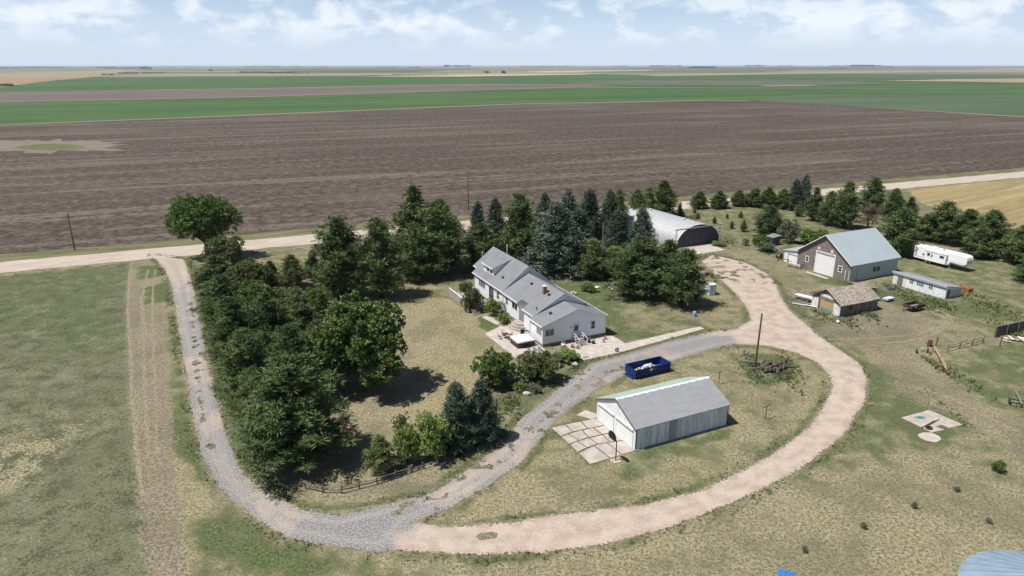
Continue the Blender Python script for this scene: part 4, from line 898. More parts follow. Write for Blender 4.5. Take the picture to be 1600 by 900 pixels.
# ------------------------------------------------------------------ quonset
qu = thing('quonset_shed', 'corrugated steel quonset shed with a dark end wall and door track', 'shed', (*QXY, 0), QA)
QW, QH, QLn = 14.2, 5.5, 26.0
def arch(r, inset=0.0):
    R_ = QW / 2 - inset; base = .0
    pts = []
    for i in range(29):
        a = math.pi * i / 28; pts.append((QW / 2 - R_ * math.cos(a), max(0, (QH - inset) * math.sin(a) ** .82)))
    return pts
def shell(y0, y1, r0, r1):
    o = arch(0, r0); i_ = arch(0, r1); return M().prism(o + i_[::-1], 'y', y0, y1)
# corrugations are geometry: alternate hoops stand 5 cm proud
qm = M()
nh = 26
for i in range(nh):
    y0 = i * QLn / nh; w = QLn / nh
    a = arch(0, 0); b = arch(0, .07)
    pr = arch(0, .0); n_ = len(pr)
    base = len(qm.v)
    for (yy, ins) in ((y0, .07), (y0 + w * .25, .0), (y0 + w * .75, .0), (y0 + w, .07)):
        for (x, z) in arch(0, ins): qm.v.append((x, yy, z))
    for r in range(3):
        for c_ in range(n_ - 1): qm.f.append((base + r * n_ + c_, base + r * n_ + c_ + 1, base + (r + 1) * n_ + c_ + 1, base + (r + 1) * n_ + c_))
qo = qm.build('shell', MT['quonset'], qu)
M().prism(arch(0, .12), 'y', .15, .4).build('end_wall', MT['quonset_end'], qu); M().prism(arch(0, .12), 'y', QLn - .4, QLn - .15).build('end_wall', MT['quonset_end'], qu)
for s0, s1 in ((2.2, 5.8), (5.83, 9.4)): panel(qu, 'sliding_door', 'quonset_end', (0, .15, 0), dx, ny, s0, s1, .05, 4.2, .07)
tk = M(); tk.box(-1.0, 14.0, -.5, -.2, 4.75, 5.0); tko = tk.build('door_track', MT['galv'], qu)
for x in (-.8, 13.7):
    pm_ = M(); pm_.tube([(x, -.35, 0), (x, -.35, 4.75)], .09, 8); pm_.tube([(x, -.35, 2.6), (x + (.9 if x < 0 else -.9), -.1, 4.6)], .05, 6); pm_.build('track_post', MT['galv'], qu)
for v in (6, 20):
    vm = M(); vm.tube([(QW / 2, v, QH - .1), (QW / 2, v, QH + .35)], .22, 10); vm.tube([(QW / 2, v, QH + .35), (QW / 2, v, QH + .6)], [.4, .1], 10); vm.build('roof_vent', MT['galv'], qu)

# ------------------------------------------------------------------ old shed
SA, SXY = rad(25), (60.30, 117.95)
sh = thing('old_shed', 'small tumbledown shed with worn wood shingle roof and plywood patched door', 'shed', (*SXY, 0), SA)
SLn, SW_, se, sr = 9.9, 6.5, 2.4, 4.45; ks = (sr - se) / (SW_ / 2)
M().prism([(0, 0), (SW_, 0), (SW_, se), (SW_ / 2, sr), (0, se)], 'x', .03, SLn).build('wall', MT['grey_board'], sh)
M().prism([(0, 0), (SW_, 0), (SW_, se), (SW_ / 2, sr - .02), (0, se)], 'x', 0, .027).build('front_wall', MT['grey_board'], sh)
rs_ = M(); rr = random.Random(5)
for i in range(10):                         # the sagging roof: courses with uneven edges
    t0 = -.45 + i * (SLn + .55) / 10; sag = .10 * math.sin(math.pi * i / 9)
    slope(rs_, 'x', -.35 - rr.uniform(0, .06), se - .35 * ks + .02 - sag * .6, SW_ / 2, sr + .02 - sag, t0, t0 + (SLn + .55) / 10 - .002, .09)
    slope(rs_, 'x', SW_ + .35 + rr.uniform(0, .06), se - .35 * ks + .02 - sag * .6, SW_ / 2, sr + .021 - sag, t0, t0 + (SLn + .55) / 10 - .002, .09)
rs_.build('roof', MT['old_shingle'], sh)
panel(sh, 'front_panel', 'patch_white', (0, 0, 0), dv, nx_, .02, 1.55, .02, 2.2, .05, 'flaking white panel beside the door')
panel(sh, 'front_panel', 'patch_white', (0, 0, 0), dv, nx_, 5.0, 6.45, .02, 2.2, .05, 'flaking white panel at the far corner')
pl = panel(sh, 'door', 'plywood', (0, 0, 0), dv, nx_, 1.6, 4.6, .75, 2.05, .04, 'plywood sheet across the doorway')
panel(sh, 'door', 'green_paint', (0, 0, 0), dv, nx_, 1.6, 4.6, .05, .745, .05, 'green lower board of the door')
fr = M(); fr.box(-.09, -.004, 4.62, 4.97, 0, 2.3); fr.build('door_post', MT['brown_wood'], sh)
panel(sh, 'gable_board', 'patch_white', (0, 0, 0), dv, nx_, 1.8, 4.7, 2.75, 3.3, .03)
window(sh, (0, 0, 0), dx, ny, 2.2, 3.1, 1.0, 1.9, 0, frame='brown_wood')
an = M(); an.prism([(-.0, 0), (3.6, 0), (3.6, 2.55), (0, 3.3)], 'y', 3.6, 7.1); 
an2 = M(); an2.v = [(x + SLn + .35, y, z) for x, y, z in an.v]; an2.f = an.f; ano = an2.build('annex', MT['grey_board'], sh)
an3 = M(); slope(an3, 'y', SLn + .1, 3.42, SLn + 4.2, 2.55, 3.4, 7.3, .08); an3.build('roof', MT['tan_roof'], ano)

# ------------------------------------------------------------------ chicken coop
KA, KXY = rad(26), (85.81, 128.11)
co = thing('chicken_coop', 'long low white shed with small paned windows and sloping grey roof', 'shed', (*KXY, 0), KA)
M().prism([(0, 0), (5.0, 0), (5.0, 1.75), (0, 2.6)], 'y', 0, 11.4).build('wall', MT['coop_wall'], co)
slope(M(), 'y', -.25, 2.66, 5.2, 1.72, -.2, 11.6, .09).build('roof', MT['grey_roof'], co)
M().box(-.30, -.253, -.2, 11.6, 2.36, 2.78).build('fascia', MT['barn_side'], co)
M().box(-.31, -.20, -.2, 11.6, 2.785, 2.83).build('eave_strip', MT['white_trim'], co)
panel(co, 'door', 'brown_door', (0, 0, 0), dv, nx_, 9.2, 10.35, .05, 2.0, .05)
for s in (6.9, 5.35, 4.65, 2.75): window(co, (0, 0, 0), dv, nx_, s, s + .8, 1.25, 2.1, 1, 1, fw=.04)
panel(co, 'door', 'glass', (0, 0, 0), dx, ny, .5, 1.2, .05, 1.95, .02, 'dark panel painted as the shade in an open doorway of the end wall')  # dark panel stands in for the unlit inside of the doorway
panel(co, 'end_panel', 'barn_side', (0, 0, 0), dx, ny, 1.3, 4.9, .05, 1.68, .03)

# ------------------------------------------------------------------ grain bin
gb = thing('grain_bin', 'round steel grain bin with a ribbed conical roof, sky reflection painted in pale blue, nearest the camera', 'grain bin', (40.4, 40.5, 0))
Rb = 6.35
M().lathe([(Rb - .12, 0), (Rb - .12, 5.95)], n=48).build('wall', MT['bin_wall'], gb, True)
gbr = M(); ns = 36
gbr.lathe([(Rb + .08, 5.9), (Rb + .08, 5.98), (.6, 8.75), (.6, 9.05), (.25, 9.15)], n=72); gro = gbr.build('roof', MT['bin_roof'], gb)
ribs = M()
for i in range(ns):
    a = 2 * math.pi * i / ns; ca, sa = math.cos(a), math.sin(a)
    p0 = Vector((ca * (Rb + .08), sa * (Rb + .08), 6.0)); p1 = Vector((ca * .62, sa * .62, 8.77)); t = Vector((-sa, ca, 0)) * .07
    up = Vector((0, 0, .13)); ribs.add([p0 - t, p0 + t, p1 + t, p1 - t, p0 - t * .4 + up, p0 + t * .4 + up, p1 + t * .4 + up, p1 - t * .4 + up], [(0, 1, 2, 3), (4, 7, 6, 5), (0, 4, 5, 1), (1, 5, 6, 2), (2, 6, 7, 3), (3, 7, 4, 0)])
ribs.build('roof_ribs', MT['bin_roof'], gro)
# ------------------------------------------------------------------ poles
def ground(px, py): x, y = G(px, py); return (x, y, 0)
def utility_pole(px, py, h, label, arm=True, lean=0.0):
    t = thing('utility_pole', label, 'utility pole', ground(px, py), RA, 'utility poles')
    M().tube([(0, 0, 0), (lean, 0, h)], [.17, .11], 10).build('post', MT['pole_wood'], t)
    if arm:
        a = M(); a.box(-.06, .06, -1.0, 1.0, h - .55, h - .42); ao = a.build('crossarm', MT['pole_wood'], t)
        for y in (-.9, .9): M().tube([(0, y, h - .42), (0, y, h - .25)], .05, 8).build('insulator', MT['galv'], ao)
    else:
        M().tube([(0, 0, h - .02), (0, 0, h + .05)], .12, 8).build('cap', MT['galv'], t)
    return t
utility_pole(1180, 572, 8.6, 'bare brown wooden pole standing beside the log heap inside the loop', False, .1)
utility_pole(117, 391, 9.4, 'wooden pole at the field edge left of the big roadside tree')
utility_pole(732, 327, 11.2, 'tall wooden pole across the road behind the farmhouse')

x0, y0 = G(117, 391); z0 = 8.9
for s_, lab in ((-.9, 'thin overhead wire running left from the field edge pole, nearer one'), (.9, 'thin overhead wire running left from the field edge pole, farther one')):
    a = Vector((x0 - math.sin(RA) * s_, y0 + math.cos(RA) * s_, z0 + .25)); d_ = Vector((-math.cos(RA), -math.sin(RA), 0)); pts = [a + d_ * (95 * i / 12) + Vector((0, 0, -1.3 * (1 - (2 * i / 12 - 1) ** 2))) for i in range(13)]
    tag(M().tube(pts, .022, 5).build('overhead_wire', MT['galv']), lab, 'wire', 'overhead wires')
# ------------------------------------------------------------------ basketball hoop and clothesline posts
t = thing('basketball_hoop', 'basketball hoop with black fan shaped backboard beside the cracked apron', 'basketball hoop', ground(962, 720), GA)
M().tube([(0, 0, 0), (0, 0, 2.6), (-.55, .1, 3.3)], [.07, .06, .05], 8).build('pole', MT['black'], t)
bk = M(); pts = [(-.8, -.05), (-.78, .35), (-.55, .68), (-.2, .82), (.2, .82), (.55, .68), (.78, .35), (.8, -.05), (.5, -.22), (-.5, -.22)]
bk.v = [(-.6 + q, .1 + a, 3.15 + z) for q in (0, .05) for a, z in pts]; n = len(pts); bk.f = [tuple(range(n)), tuple(range(2 * n - 1, n - 1, -1))] + [(i, (i + 1) % n, n + (i + 1) % n, n + i) for i in range(n)]
bk.build('backboard', MT['black'], t)
rm_ = M(); rm_.tube([(-.85 + .23 * math.cos(a), .1 + .23 * math.sin(a), 3.05) for a in [i * math.pi / 8 for i in range(17)]], .018, 6, False); rm_.build('rim', MT['orange_rust'], t)
M().box(-.55, .55, -.5, .45, 0, .07).build('base_slab', MT['old_concrete'], t)
for i, (px, py, lab) in enumerate(((1196, 655, 'rusty clothesline post with crossbar in dry grass near the loop road'), (1123, 600, 'clothesline post with crossbar behind the grey end of the garage roof'))):
    t = thing('clothesline_post', lab, 'clothesline post', ground(px, py), GA + rad(8), 'clothesline posts')
    M().tube([(0, 0, 0), (0, 0, 1.9)], .05, 8).build('post', MT['rust'], t); M().tube([(-.75, 0, 1.9), (.75, 0, 1.9)], .045, 8).build('crossbar', MT['rust'], t)

# ------------------------------------------------------------------ dumpster with debris
DA = rad(27)
t = thing('dumpster', 'open blue roll-off dumpster holding white debris', 'dumpster', (18.15, 91.45, 0), DA); dr_ = t
L, Wd, Hh = 6.5, 2.6, 1.42
b = M(); b.box(0, L, 0, .06, .28, Hh); b.box(0, L, Wd - .06, Wd, .28, Hh); b.box(0, .06, .061, Wd - .061, .28, Hh); b.box(L - .06, L, .061, Wd - .061, .28, Hh); b.box(.061, L - .061, .061, Wd - .061, .24, .30)
b.build('body', MT['blue_steel'], t)
r_ = M(); r_.box(-.06, L + .06, -.07, .03, Hh + .002, Hh + .10); r_.box(-.06, L + .06, Wd - .03, Wd + .07, Hh + .002, Hh + .10); r_.box(-.06, .05, .031, Wd - .031, Hh + .002, Hh + .10); r_.box(L - .05, L + .06, .031, Wd - .031, Hh + .002, Hh + .10)
r_.build('top_rail', MT['blue_steel'], t)
for i in range(9):
    x = .35 + i * .72; rb = M(); rb.box(x, x + .1, -.06, -.004, .3, Hh - .01); rb.box(x, x + .1, Wd + .004, Wd + .06, .3, Hh - .01); rb.build('side_rib', MT['blue_steel'], t)
f = M(); f.box(-.1, L, .5, .68, .06, .22); f.box(-.1, L, Wd - .68, Wd - .5, .06, .22); f.box(-.35, .0, .3, Wd - .3, .08, .22); f.build('skid', MT['blue_steel'], t)
for y in (.3, Wd - .3):
    for x in (.2, L - .2): M().wheel((x, y, .13), (0, 1, 0), .13, .16).build('roller', MT['dark_metal'], t)
pl_ = M(); pl_.box(2.55, 3.1, -.072, -.064, .95, 1.3); pl_.build('decal', MT['white_trim'], t); pl_ = M(); pl_.box(3.3, 3.65, -.072, -.064, 1.02, 1.28); pl_.build('decal', MT['orange_rust'], t)
li = M(); li.box(.065, L - .065, .065, Wd - .065, .302, .33); li.build('floor_plate', MT['blue_inner'], t)
ca, sa = math.cos(DA), math.sin(DA)
rr = random.Random(3)
hm = M()
for i in range(90):
    u, v = rr.gauss(3.3, 1.15), rr.gauss(1.15, .5); u = min(max(u, .6), 5.2); v = min(max(v, .45), 2.0); z = .45 + .95 * math.exp(-((u - 3.3) / 1.2) ** 2 - ((v - 1.1) / .8) ** 2) * rr.uniform(.7, 1.1)
    s = rr.uniform(.12, .34); a = rr.uniform(0, 3.1); hm.obox((u, v, z - .1), (s * math.cos(a), s * math.sin(a), rr.uniform(-.12, .12)), (-s * .8 * math.sin(a), s * .8 * math.cos(a), rr.uniform(-.1, .1)), (rr.uniform(-.05, .05), .02, rr.uniform(.1, .24)))
o = hm.build('rubble', MT['debris_white'], None); o.location = (18.15, 91.45, 0); o.rotation_euler = (0, 0, DA); tag(o, 'heap of broken white rubble filling the blue dumpster', 'rubble', kind='stuff')
hm = M()
for i in range(12):
    u, v = rr.uniform(.5, 1.6), rr.uniform(.4, 1.9); s = rr.uniform(.2, .5); a = rr.uniform(0, 3); hm.obox((u, v, .35 + rr.uniform(0, .25)), (s * math.cos(a), s * math.sin(a), .1), (-.2 * math.sin(a), .2 * math.cos(a), .05), (0, 0, .07))
o = hm.build('scrap_wood', MT['debris_tan'], None); o.location = (18.15, 91.45, 0); o.rotation_euler = (0, 0, DA); tag(o, 'tan scrap boards thrown in the left end of the dumpster', 'scrap wood', kind='stuff')

# ------------------------------------------------------------------ parked car behind the garage
def car(loc, rz, paint, name, label):
    t = thing(name, label, 'car', loc, rz)
    prof = [(-2.25, .45), (-2.3, .75), (-2.15, .92), (-1.2, 1.0), (1.2, .98), (2.1, .85), (2.28, .65), (2.25, .42), (1.9, .3), (-1.9, .3)]
    b = M(); b.prism(prof, 'y', -.86, .86); b.build('body', MT[paint], t, bevel=.05)
    cab = M(); lo = [(-1.75, -.8), (.85, -.8), (.85, .8), (-1.75, .8)]; hi = [(-1.15, -.62), (.15, -.62), (.15, .62), (-1.15, .62)]
    cab.add([(x, y, .98) for x, y in lo] + [(x, y, 1.40) for x, y in hi], [(0, 1, 5, 4), (1, 2, 6, 5), (2, 3, 7, 6), (3, 0, 4, 7), (4, 5, 6, 7), (3, 2, 1, 0)]); cab.build('window', MT['glass'], t)
    M().slab([(-1.2, -.66), (.2, -.66), (.2, .66), (-1.2, .66)], 1.395, 1.45).build('roof', MT[paint], t, bevel=.02)
    for x in (-1.4, 1.4):
        for y in (-.82, .82):
            w = M().wheel((x, y, .32), (0, 1, 0), .32, .2, inner=.18).build('wheel', MT['tyre'], t); M().wheel((x, y, .32), (0, 1, 0), .185, .16).build('rim', MT['galv'], w)
    for y in (-.6, .6): M().blob((2.22, y, .66), (.08, .16, .07), random.Random(1), jit=0).build('headlight', MT['white_trim'], t)
    return t
car((*GL(4.2, 10.0), 0), rad(25), 'maroon', 'parked_car', 'dark red car parked behind the garage, only its roof showing')

# ------------------------------------------------------------------ hot tub, patio table, grill and planters by the house
t = thing('hot_tub', 'square hot tub with brown cabinet and pale cover on the patio', 'hot tub', (*HL(-2.35, 2.6), .05), HA)
def rrect(a, b, r, n=4):
    o = []
    for cx, cy, a0 in ((a - r, b - r, 0), (-a + r, b - r, 90), (-a + r, -b + r, 180), (a - r, -b + r, 270)):
        for i in range(n + 1): q = rad(a0 + 90 * i / n); o.append((cx + r * math.cos(q), cy + r * math.sin(q)))
    return o
M().slab(rrect(1.62, 1.62, .35), 0, .88).build('cabinet', MT['tub_brown'], t); M().slab(rrect(1.68, 1.68, .4), .882, .96).build('rim', MT['shade_trim'], t)
cv = M(); cv.prism([(-1.6, .962), (1.6, .962), (1.58, 1.05), (0, 1.12), (-1.58, 1.05)], 'y', -1.6, 1.6); cv.build('cover', MT['tub_cover'], t)
st_ = M(); st_.box(-.5, .5, -2.0, -1.5, 0, .3); st_.box(-.5, .5, -1.75, -1.501, .3, .5); st_.build('step', MT['black'], t)
t = thing('patio_table', 'round dark wrought iron patio table', 'table', (*HL(-3.75, 6.3), .05), HA)
tb = M(); tb.lathe([(.6, .70), (.62, .72), (.6, .74)], n=20); tb.build('tabletop', MT['rust'], t)
for i in range(4):
    a = math.pi / 4 + i * math.pi / 2; M().tube([(.1 * math.cos(a), .1 * math.sin(a), .70), (.12 * math.cos(a), .12 * math.sin(a), .35), (.42 * math.cos(a), .42 * math.sin(a), 0)], .022, 6).build('leg', MT['rust'], t)
cap = ['iron patio chair on the lawn side of the round table', 'iron patio chair between the round table and the hot tub', 'iron patio chair on the house side of the round table', 'iron patio chair at the far side of the round table, nearest the curved steps']
proto = None
for i, lab in enumerate(cap):
    a = math.pi + i * math.pi / 2; x, y = -3.75 + 1.0 * math.cos(a), 6.3 + 1.0 * math.sin(a)
    if proto is None:
        t = thing('patio_chair', lab, 'chair', (*HL(x, y), .05), HA + a, 'patio chairs'); proto = t
        M().box(-.24, .24, -.24, .24, .42, .45).build('seat', MT['rust'], t)
        bk = M()
        for q in (-.22, -.11, 0, .11, .22): bk.tube([(.23, q, .45), (.30, q, .92)], .014, 5)
        bk.tube([(.30, -.24, .92), (.30, .24, .92)], .016, 5); bk.build('backrest', MT['rust'], t)
        for sx in (-.21, .21):
            for sy in (-.21, .21): M().tube([(sx, sy, .43), (sx * 1.1, sy * 1.1, 0)], .016, 5).build('leg', MT['rust'], t)
    else:
        t = copy_tree(proto); t.location = (*HL(x, y), .05); t.rotation_euler = (0, 0, HA + a); t['label'] = lab
t = thing('patio_steps', 'curved brick steps rising to the recessed side door', 'steps', (*HL(1.1, 9.7), 0), HA)
for i, (r, h) in enumerate(((2.5, .35), (2.0, .7), (1.5, 1.05))):
    pts = [(-r * math.cos(a) * .95, r * math.sin(a)) for a in [math.radians(-80 + 160 * q / 12) for q in range(13)]] + [(-.02, r * .98), (-.02, -r * .98)]
    M().slab(pts, .05 if i == 0 else h - .349, h).build('tread', MT['brick_step'], t)
t = thing('barbecue_grill', 'dark covered barrel shaped grill beside the curved steps', 'grill', (*HL(-.35, 6.6), .05), HA)
M().lathe([(.34, 0), (.36, .1), (.36, .75), (.33, .95), (.2, 1.0)], n=18).build('body', MT['dark_metal'], t, True); M().lathe([(.38, .951), (.38, .985), (.1, 1.06)], n=18).build('lid', MT['teal'], t, True)
labs = ['pale planter box nearest the hot tub corner', 'pale planter box in the middle of the row under the corner window', 'pale planter box nearest the house corner']
for (u, v), lab in zip(((-2.9, -.6), (-1.95, -.65), (-1.1, -.75)), labs):
    t = thing('planter_box', lab, 'planter', (*HL(u, v), .05), HA, 'pale planter boxes')
    b = M(); b.box(-.33, .33, -.33, .33, 0, .5); b.build('box', MT['white_paint'], t); M().box(-.27, .27, -.27, .27, .5, .52).build('soil', MT['straw_soil'], t)
# porch stairs on the gable wall
t = thing('porch_stairs', 'timber porch stairs with white handrails at the gable door', 'stairs', (*HL(6.35, -.05), .05), HA)
M().box(-.75, .75, -1.2, 0, .55, .66).build('landing', MT['deck_wood'], t)
for i in range(4): M().box(-.7, .7, -1.2 - .32 * (i + 1), -1.2 - .32 * i - .02, .55 - .14 * (i + 1), .62 - .14 * (i + 1)).build('tread', MT['deck_wood'], t)
sg = M()
for x in (-.72, .68): sg.prism([(-1.18, .62), (-1.18, .45), (-2.5, 0), (-2.5, .1)], 'x', x, x + .05)
sg.build('stringer', MT['fence_wood'], t)
for x in (-.78, .74):
    rl = M(); rl.box(x, x + .08, -1.24, -1.16, .05, 1.62); rl.box(x, x + .08, -2.5, -2.42, .0, 1.05); rl.box(x, x + .08, -.1, -.02, .0, 1.65); rl.obox((x + .01, -2.46, .97), (.06, 0, 0), (0, 1.26, .55), (0, 0, .09)); rl.box(x + .01, x + .07, -1.16, -.1, 1.52, 1.6); rl.box(x + .01, x + .07, -1.16, -.1, 1.05, 1.12); rl.build('railing', MT['white_trim'], t)
pots = [(4.3, -2.3, .3, 'terracotta', 'terracotta flower pot left of the porch stairs'), (4.9, -3.0, .26, 'terracotta', 'terracotta flower pot nearest the foot of the porch stairs'), (3.2, -1.2, .33, 'white_paint', 'white flower pot against the gable wall'),
        (7.9, -1.6, .36, 'black', 'black tub of plants right of the porch stairs'), (8.3, -2.4, .30, 'black', 'small dark pot beyond the black tub by the stairs'), (11.2, -1.6, .22, 'terracotta', 'small pot standing on the slab near the right house corner'), (10.2, -2.6, .2, 'galv', 'little metal pail on the slab by the walk')]
for u, v, r, m, lab in pots:
    t = thing('flower_pot', lab, 'flower pot', (*HL(u, v), .05), 0, 'flower pots by the porch')
    M().lathe([(r * .75, 0), (r, r * 1.4), (r * .85, r * 1.4)], n=14).build('pot', MT[m], t, True)
    fl = M()
    for i in range(26):
        a = rr.uniform(0, 6.3); q = r * rr.uniform(.1, 1.1); z = r * 1.35 + rr.uniform(0, r * 1.3); s = .1; fl.add([(q * math.cos(a), q * math.sin(a), z), (q * math.cos(a) + s, q * math.sin(a), z + .05), (q * math.cos(a) + .05, q * math.sin(a) + s, z + .1)], [(0, 1, 2)])
    fl.build('plant', MT['flower'] if m in ('terracotta', 'white_paint') else MT['leaf'], t)
t = thing('hose_reel', 'round white hose reel standing on its rim at the edge of the walk', 'hose reel', (*HL(9.9, -7.0), .05), HA)
M().wheel((0, 0, .38), (.2, 1, .1), .37, .16, inner=.3).build('hose', MT['black'], t); M().wheel((0, 0, .38), (.2, 1, .1), .295, .2).build('drum', MT['white_paint'], t)
o = M(); o.tube([(0, 0, .1), (.75, .3, .12)], [.14, .08], 8); o = o.build('yellow_toy', MT['yellow'], None); o.location = (*HL(3.9, -6.6), .05); tag(o, 'small yellow plastic thing lying at the corner of the walk', 'toy')
# deck on the left side
t = thing('deck', 'raised grey timber deck with privacy boards beside the farmhouse', 'deck', (*HL(0, 0), 0), HA)
d_ = M()
for i in range(26): x = -4.7 + i * .18; d_.box(x, x + .165, 20.2, 30.2, .95, 1.02)
d_.build('platform', MT['deck_wood'], t)
ps = M()
for x in (-4.6, -2.4, -.3):
    for y in (20.4, 25.2, 30.0): ps.box(x - .07, x + .07, y - .07, y + .07, 0, .95)
ps.build('support_posts', MT['fence_wood'], t)
pv = M()
for i in range(6): z = .15 + i * .32; pv.box(-4.83, -4.79, 20.2, 30.2, z, z + .26)
for y in (20.25, 22.7, 25.2, 27.7, 30.1): pv.box(-4.79, -4.70, y - .05, y + .05, 0, 2.1)
pv.build('privacy_boards', MT['deck_wood'], t); M().box(-4.9, -4.68, 20.15, 30.25, 2.102, 2.15).build('cap_rail', MT['white_trim'], t)
rl = M(); rl.box(-2.6, -.15, 20.14, 20.2, 1.9, 1.97); rl.box(-2.6, -.15, 20.14, 20.2, 1.1, 1.16)
for x in (-2.6, -1.8, -1.0, -.2): rl.box(x, x + .06, 20.14, 20.2, 1.02, 1.97)
rl.build('railing', MT['white_trim'], t)
for i in range(5): M().box(-4.4, -2.8, 20.1 - .3 * (i + 1), 20.1 - .3 * i - .02, .80 - .19 * i, .86 - .19 * i).build('tread', MT['deck_wood'], t)
t = thing('deck_chair', 'pale cushioned armchair standing on the timber deck', 'chair', (*HL(-1.6, 23.2), 1.02), HA + 2.6)
M().box(-.4, .4, -.4, .4, .15, .42).build('seat', MT['tub_cover'], t, bevel=.03); M().box(.3, .42, -.4, .4, .425, .95).build('backrest', MT['tub_cover'], t)
for y in (-.47, .405): M().box(-.4, .42, y, y + .065, .1, .62).build('armrest', MT['fence_wood'], t)
o = M().slab(rrect(.7, .45, .1), .68, .74); ot = thing('deck_table', 'pale low table on the deck near the sliding door', 'table', (*HL(-2.6, 21.5), 1.02), HA)
o.build('tabletop', MT['tub_cover'], ot)
for sx in (-.55, .55):
    for sy in (-.3, .3): M().tube([(sx, sy, 0), (sx, sy, .68)], .03, 6).build('leg', MT['fence_wood'], ot)

# ------------------------------------------------------------------ wire fence and gate along the walk
t = thing('wire_fence', 'thin wire lawn fence along the concrete walk', 'fence', (*HL(0, 0), 0), HA)
fp = [(13.2, -3.5), (17.2, -3.4), (21.2, -3.35), (25.2, -3.3), (28.4, -3.25)]
for u, v in fp: M().tube([(u, v, 0), (u, v, 1.2)], .03, 6).build('post', MT['galv'], t)
wr = M()
for z in (.3, .6, .9, 1.17): wr.tube([(fp[0][0], -3.5, z), (fp[-1][0], -3.25, z)], .008, 4)
wr.build('wire', MT['galv'], t)
t = thing('garden_gate', 'small blue grey mesh gate at the far end of the concrete walk', 'gate', (*HL(28.9, -3.2), 0), HA)
g_ = M(); 
for x in (0, 1.1): g_.tube([(x, 0, 0), (x, 0, 1.4)], .035, 6)
for z in (.15, .75, 1.35): g_.tube([(0, 0, z), (1.1, 0, z)], .025, 6)
g_.build('frame', MT['galv'], t)
m_ = M()
for i in range(1, 9): m_.tube([(i * .122, 0, .15), (i * .122, 0, 1.35)], .008, 4)
m_.build('mesh_panel', MT['galv'], t)
t = thing('blue_drum', 'small pale blue plastic drum under the big pine at the end of the walk', 'drum', (*G(1085, 494), 0))
M().lathe([(.32, 0), (.36, .1), (.36, .8), (.32, .9), (.05, .92)], n=16).build('drum', plain('pale_blue_plastic', (.22, .36, .55)), t, True); M().lathe([(.1, .921), (.1, .96)], n=10).build('bung', MT['white_trim'], t)

# ------------------------------------------------------------------ rear lawn: garden bed, bird bath, mast
t = thing('outhouse', 'small narrow grey outhouse beside the big pines', 'outhouse', ground(1110, 460), rad(20))
M().box(-.7, .7, -.7, .7, 0, 2.2).build('wall', MT['barn_side'], t); M().prism([(-.85, 2.2), (.85, 2.35), (.85, 2.43), (-.85, 2.28)], 'x', -.85, .85).build('roof', MT['white_trim'], t)
panel(t, 'door', 'garage_wall', (0, -.7, 0), (1, 0, 0), (0, -1, 0), -.4, .4, .1, 1.95, .04); 
t = thing('feed_bunk', 'low white box sloping beside the grey outhouse', 'box', ground(1100, 457), rad(20)); M().prism([(-1.2, .7), (.3, .9), (.3, 0), (-.9, 0)], 'y', -.5, .5).build('box', MT['white_paint'], t); M().box(-1.25, .3, -.55, .55, .905, .94).build('lid', MT['white_trim'], t)
t = thing('bird_bath', 'white pedestal bird bath in the small rear garden bed', 'bird bath', ground(931, 456))
M().lathe([(.28, 0), (.12, .15), (.1, .8), (.2, .9)], n=14).build('pedestal', MT['white_trim'], t, True); M().lathe([(.2, .9), (.48, 1.0), (.5, 1.08), (.4, 1.02), (.05, .98)], n=18).build('bowl', MT['white_trim'], t, True)
t = thing('garden_mast', 'slender grey lattice mast rising among the pines behind the rear lawn', 'mast', ground(939, 437))
for i in range(3):
    a = i * 2.094; M().tube([(.22 * math.cos(a), .22 * math.sin(a), 0), (.12 * math.cos(a), .12 * math.sin(a), 12.5)], .025, 5).build('leg', MT['galv'], t)
br = M()
for i in range(24):
    z = i * .52
    for q in range(3): a, b2 = q * 2.094, (q + 1) * 2.094; r0 = .22 - .1 * z / 12.5; br.tube([(r0 * math.cos(a), r0 * math.sin(a), z), (r0 * math.cos(b2), r0 * math.sin(b2), z + .5)], .012, 4)
br.build('lattice_bracing', MT['galv'], t)
rock_l = ['pale rock left of the bird bath', 'flat pale rock right behind the bird bath', 'white rock at the right end of the garden bed', 'small rock in the grass right of the garden bed', 'pale rock against the house corner end of the garden bed', 'tan stone pot at the left end of the garden bed']
for (px, py), lab in zip(((900, 460), (936, 450), (953, 451), (957, 453), (897, 458), (894, 459)), rock_l):
    o = M().blob((0, 0, .18), (rr.uniform(.3, .5), rr.uniform(.3, .45), .28), rr, 9, 6, .25).build('rock', MT['rock']); o.location = ground(px, py); tag(o, lab, 'rock', 'garden rocks')
wl = ['white rock among the shrubs by the gravel, nearest the twin spruces', 'white rock at the foot of the round dark shrub', 'pair of flat white rocks below the gable wall shrubs', 'white rock near the end of the concrete walk']
for (px, py), lab in zip(((823, 617), (828, 602), (874, 573), (898, 570)), wl):
    o = M().blob((0, 0, .2), (rr.uniform(.45, .7), rr.uniform(.35, .55), .3), rr, 9, 6, .25).build('rock', MT['rock']); o.location = ground(px, py); tag(o, lab, 'rock', 'white rocks by the drive')
# dark post by the twin spruces
t = thing('gate_post', 'leaning dark gate post beside the twin blue spruces', 'post', ground(775, 648)); M().tube([(0, 0, 0), (.1, 0, 2.4)], [.13, .11], 8).build('post', MT['pole_wood'], t); M().tube([(.1, 0, 2.4), (.1, 0, 2.6)], [.11, .02], 8).build('finial', MT['grey_bark'], t); M().box(-.25, .25, -.1, .1, 1.0, 1.3).build('crosspiece', MT['pole_wood'], t)

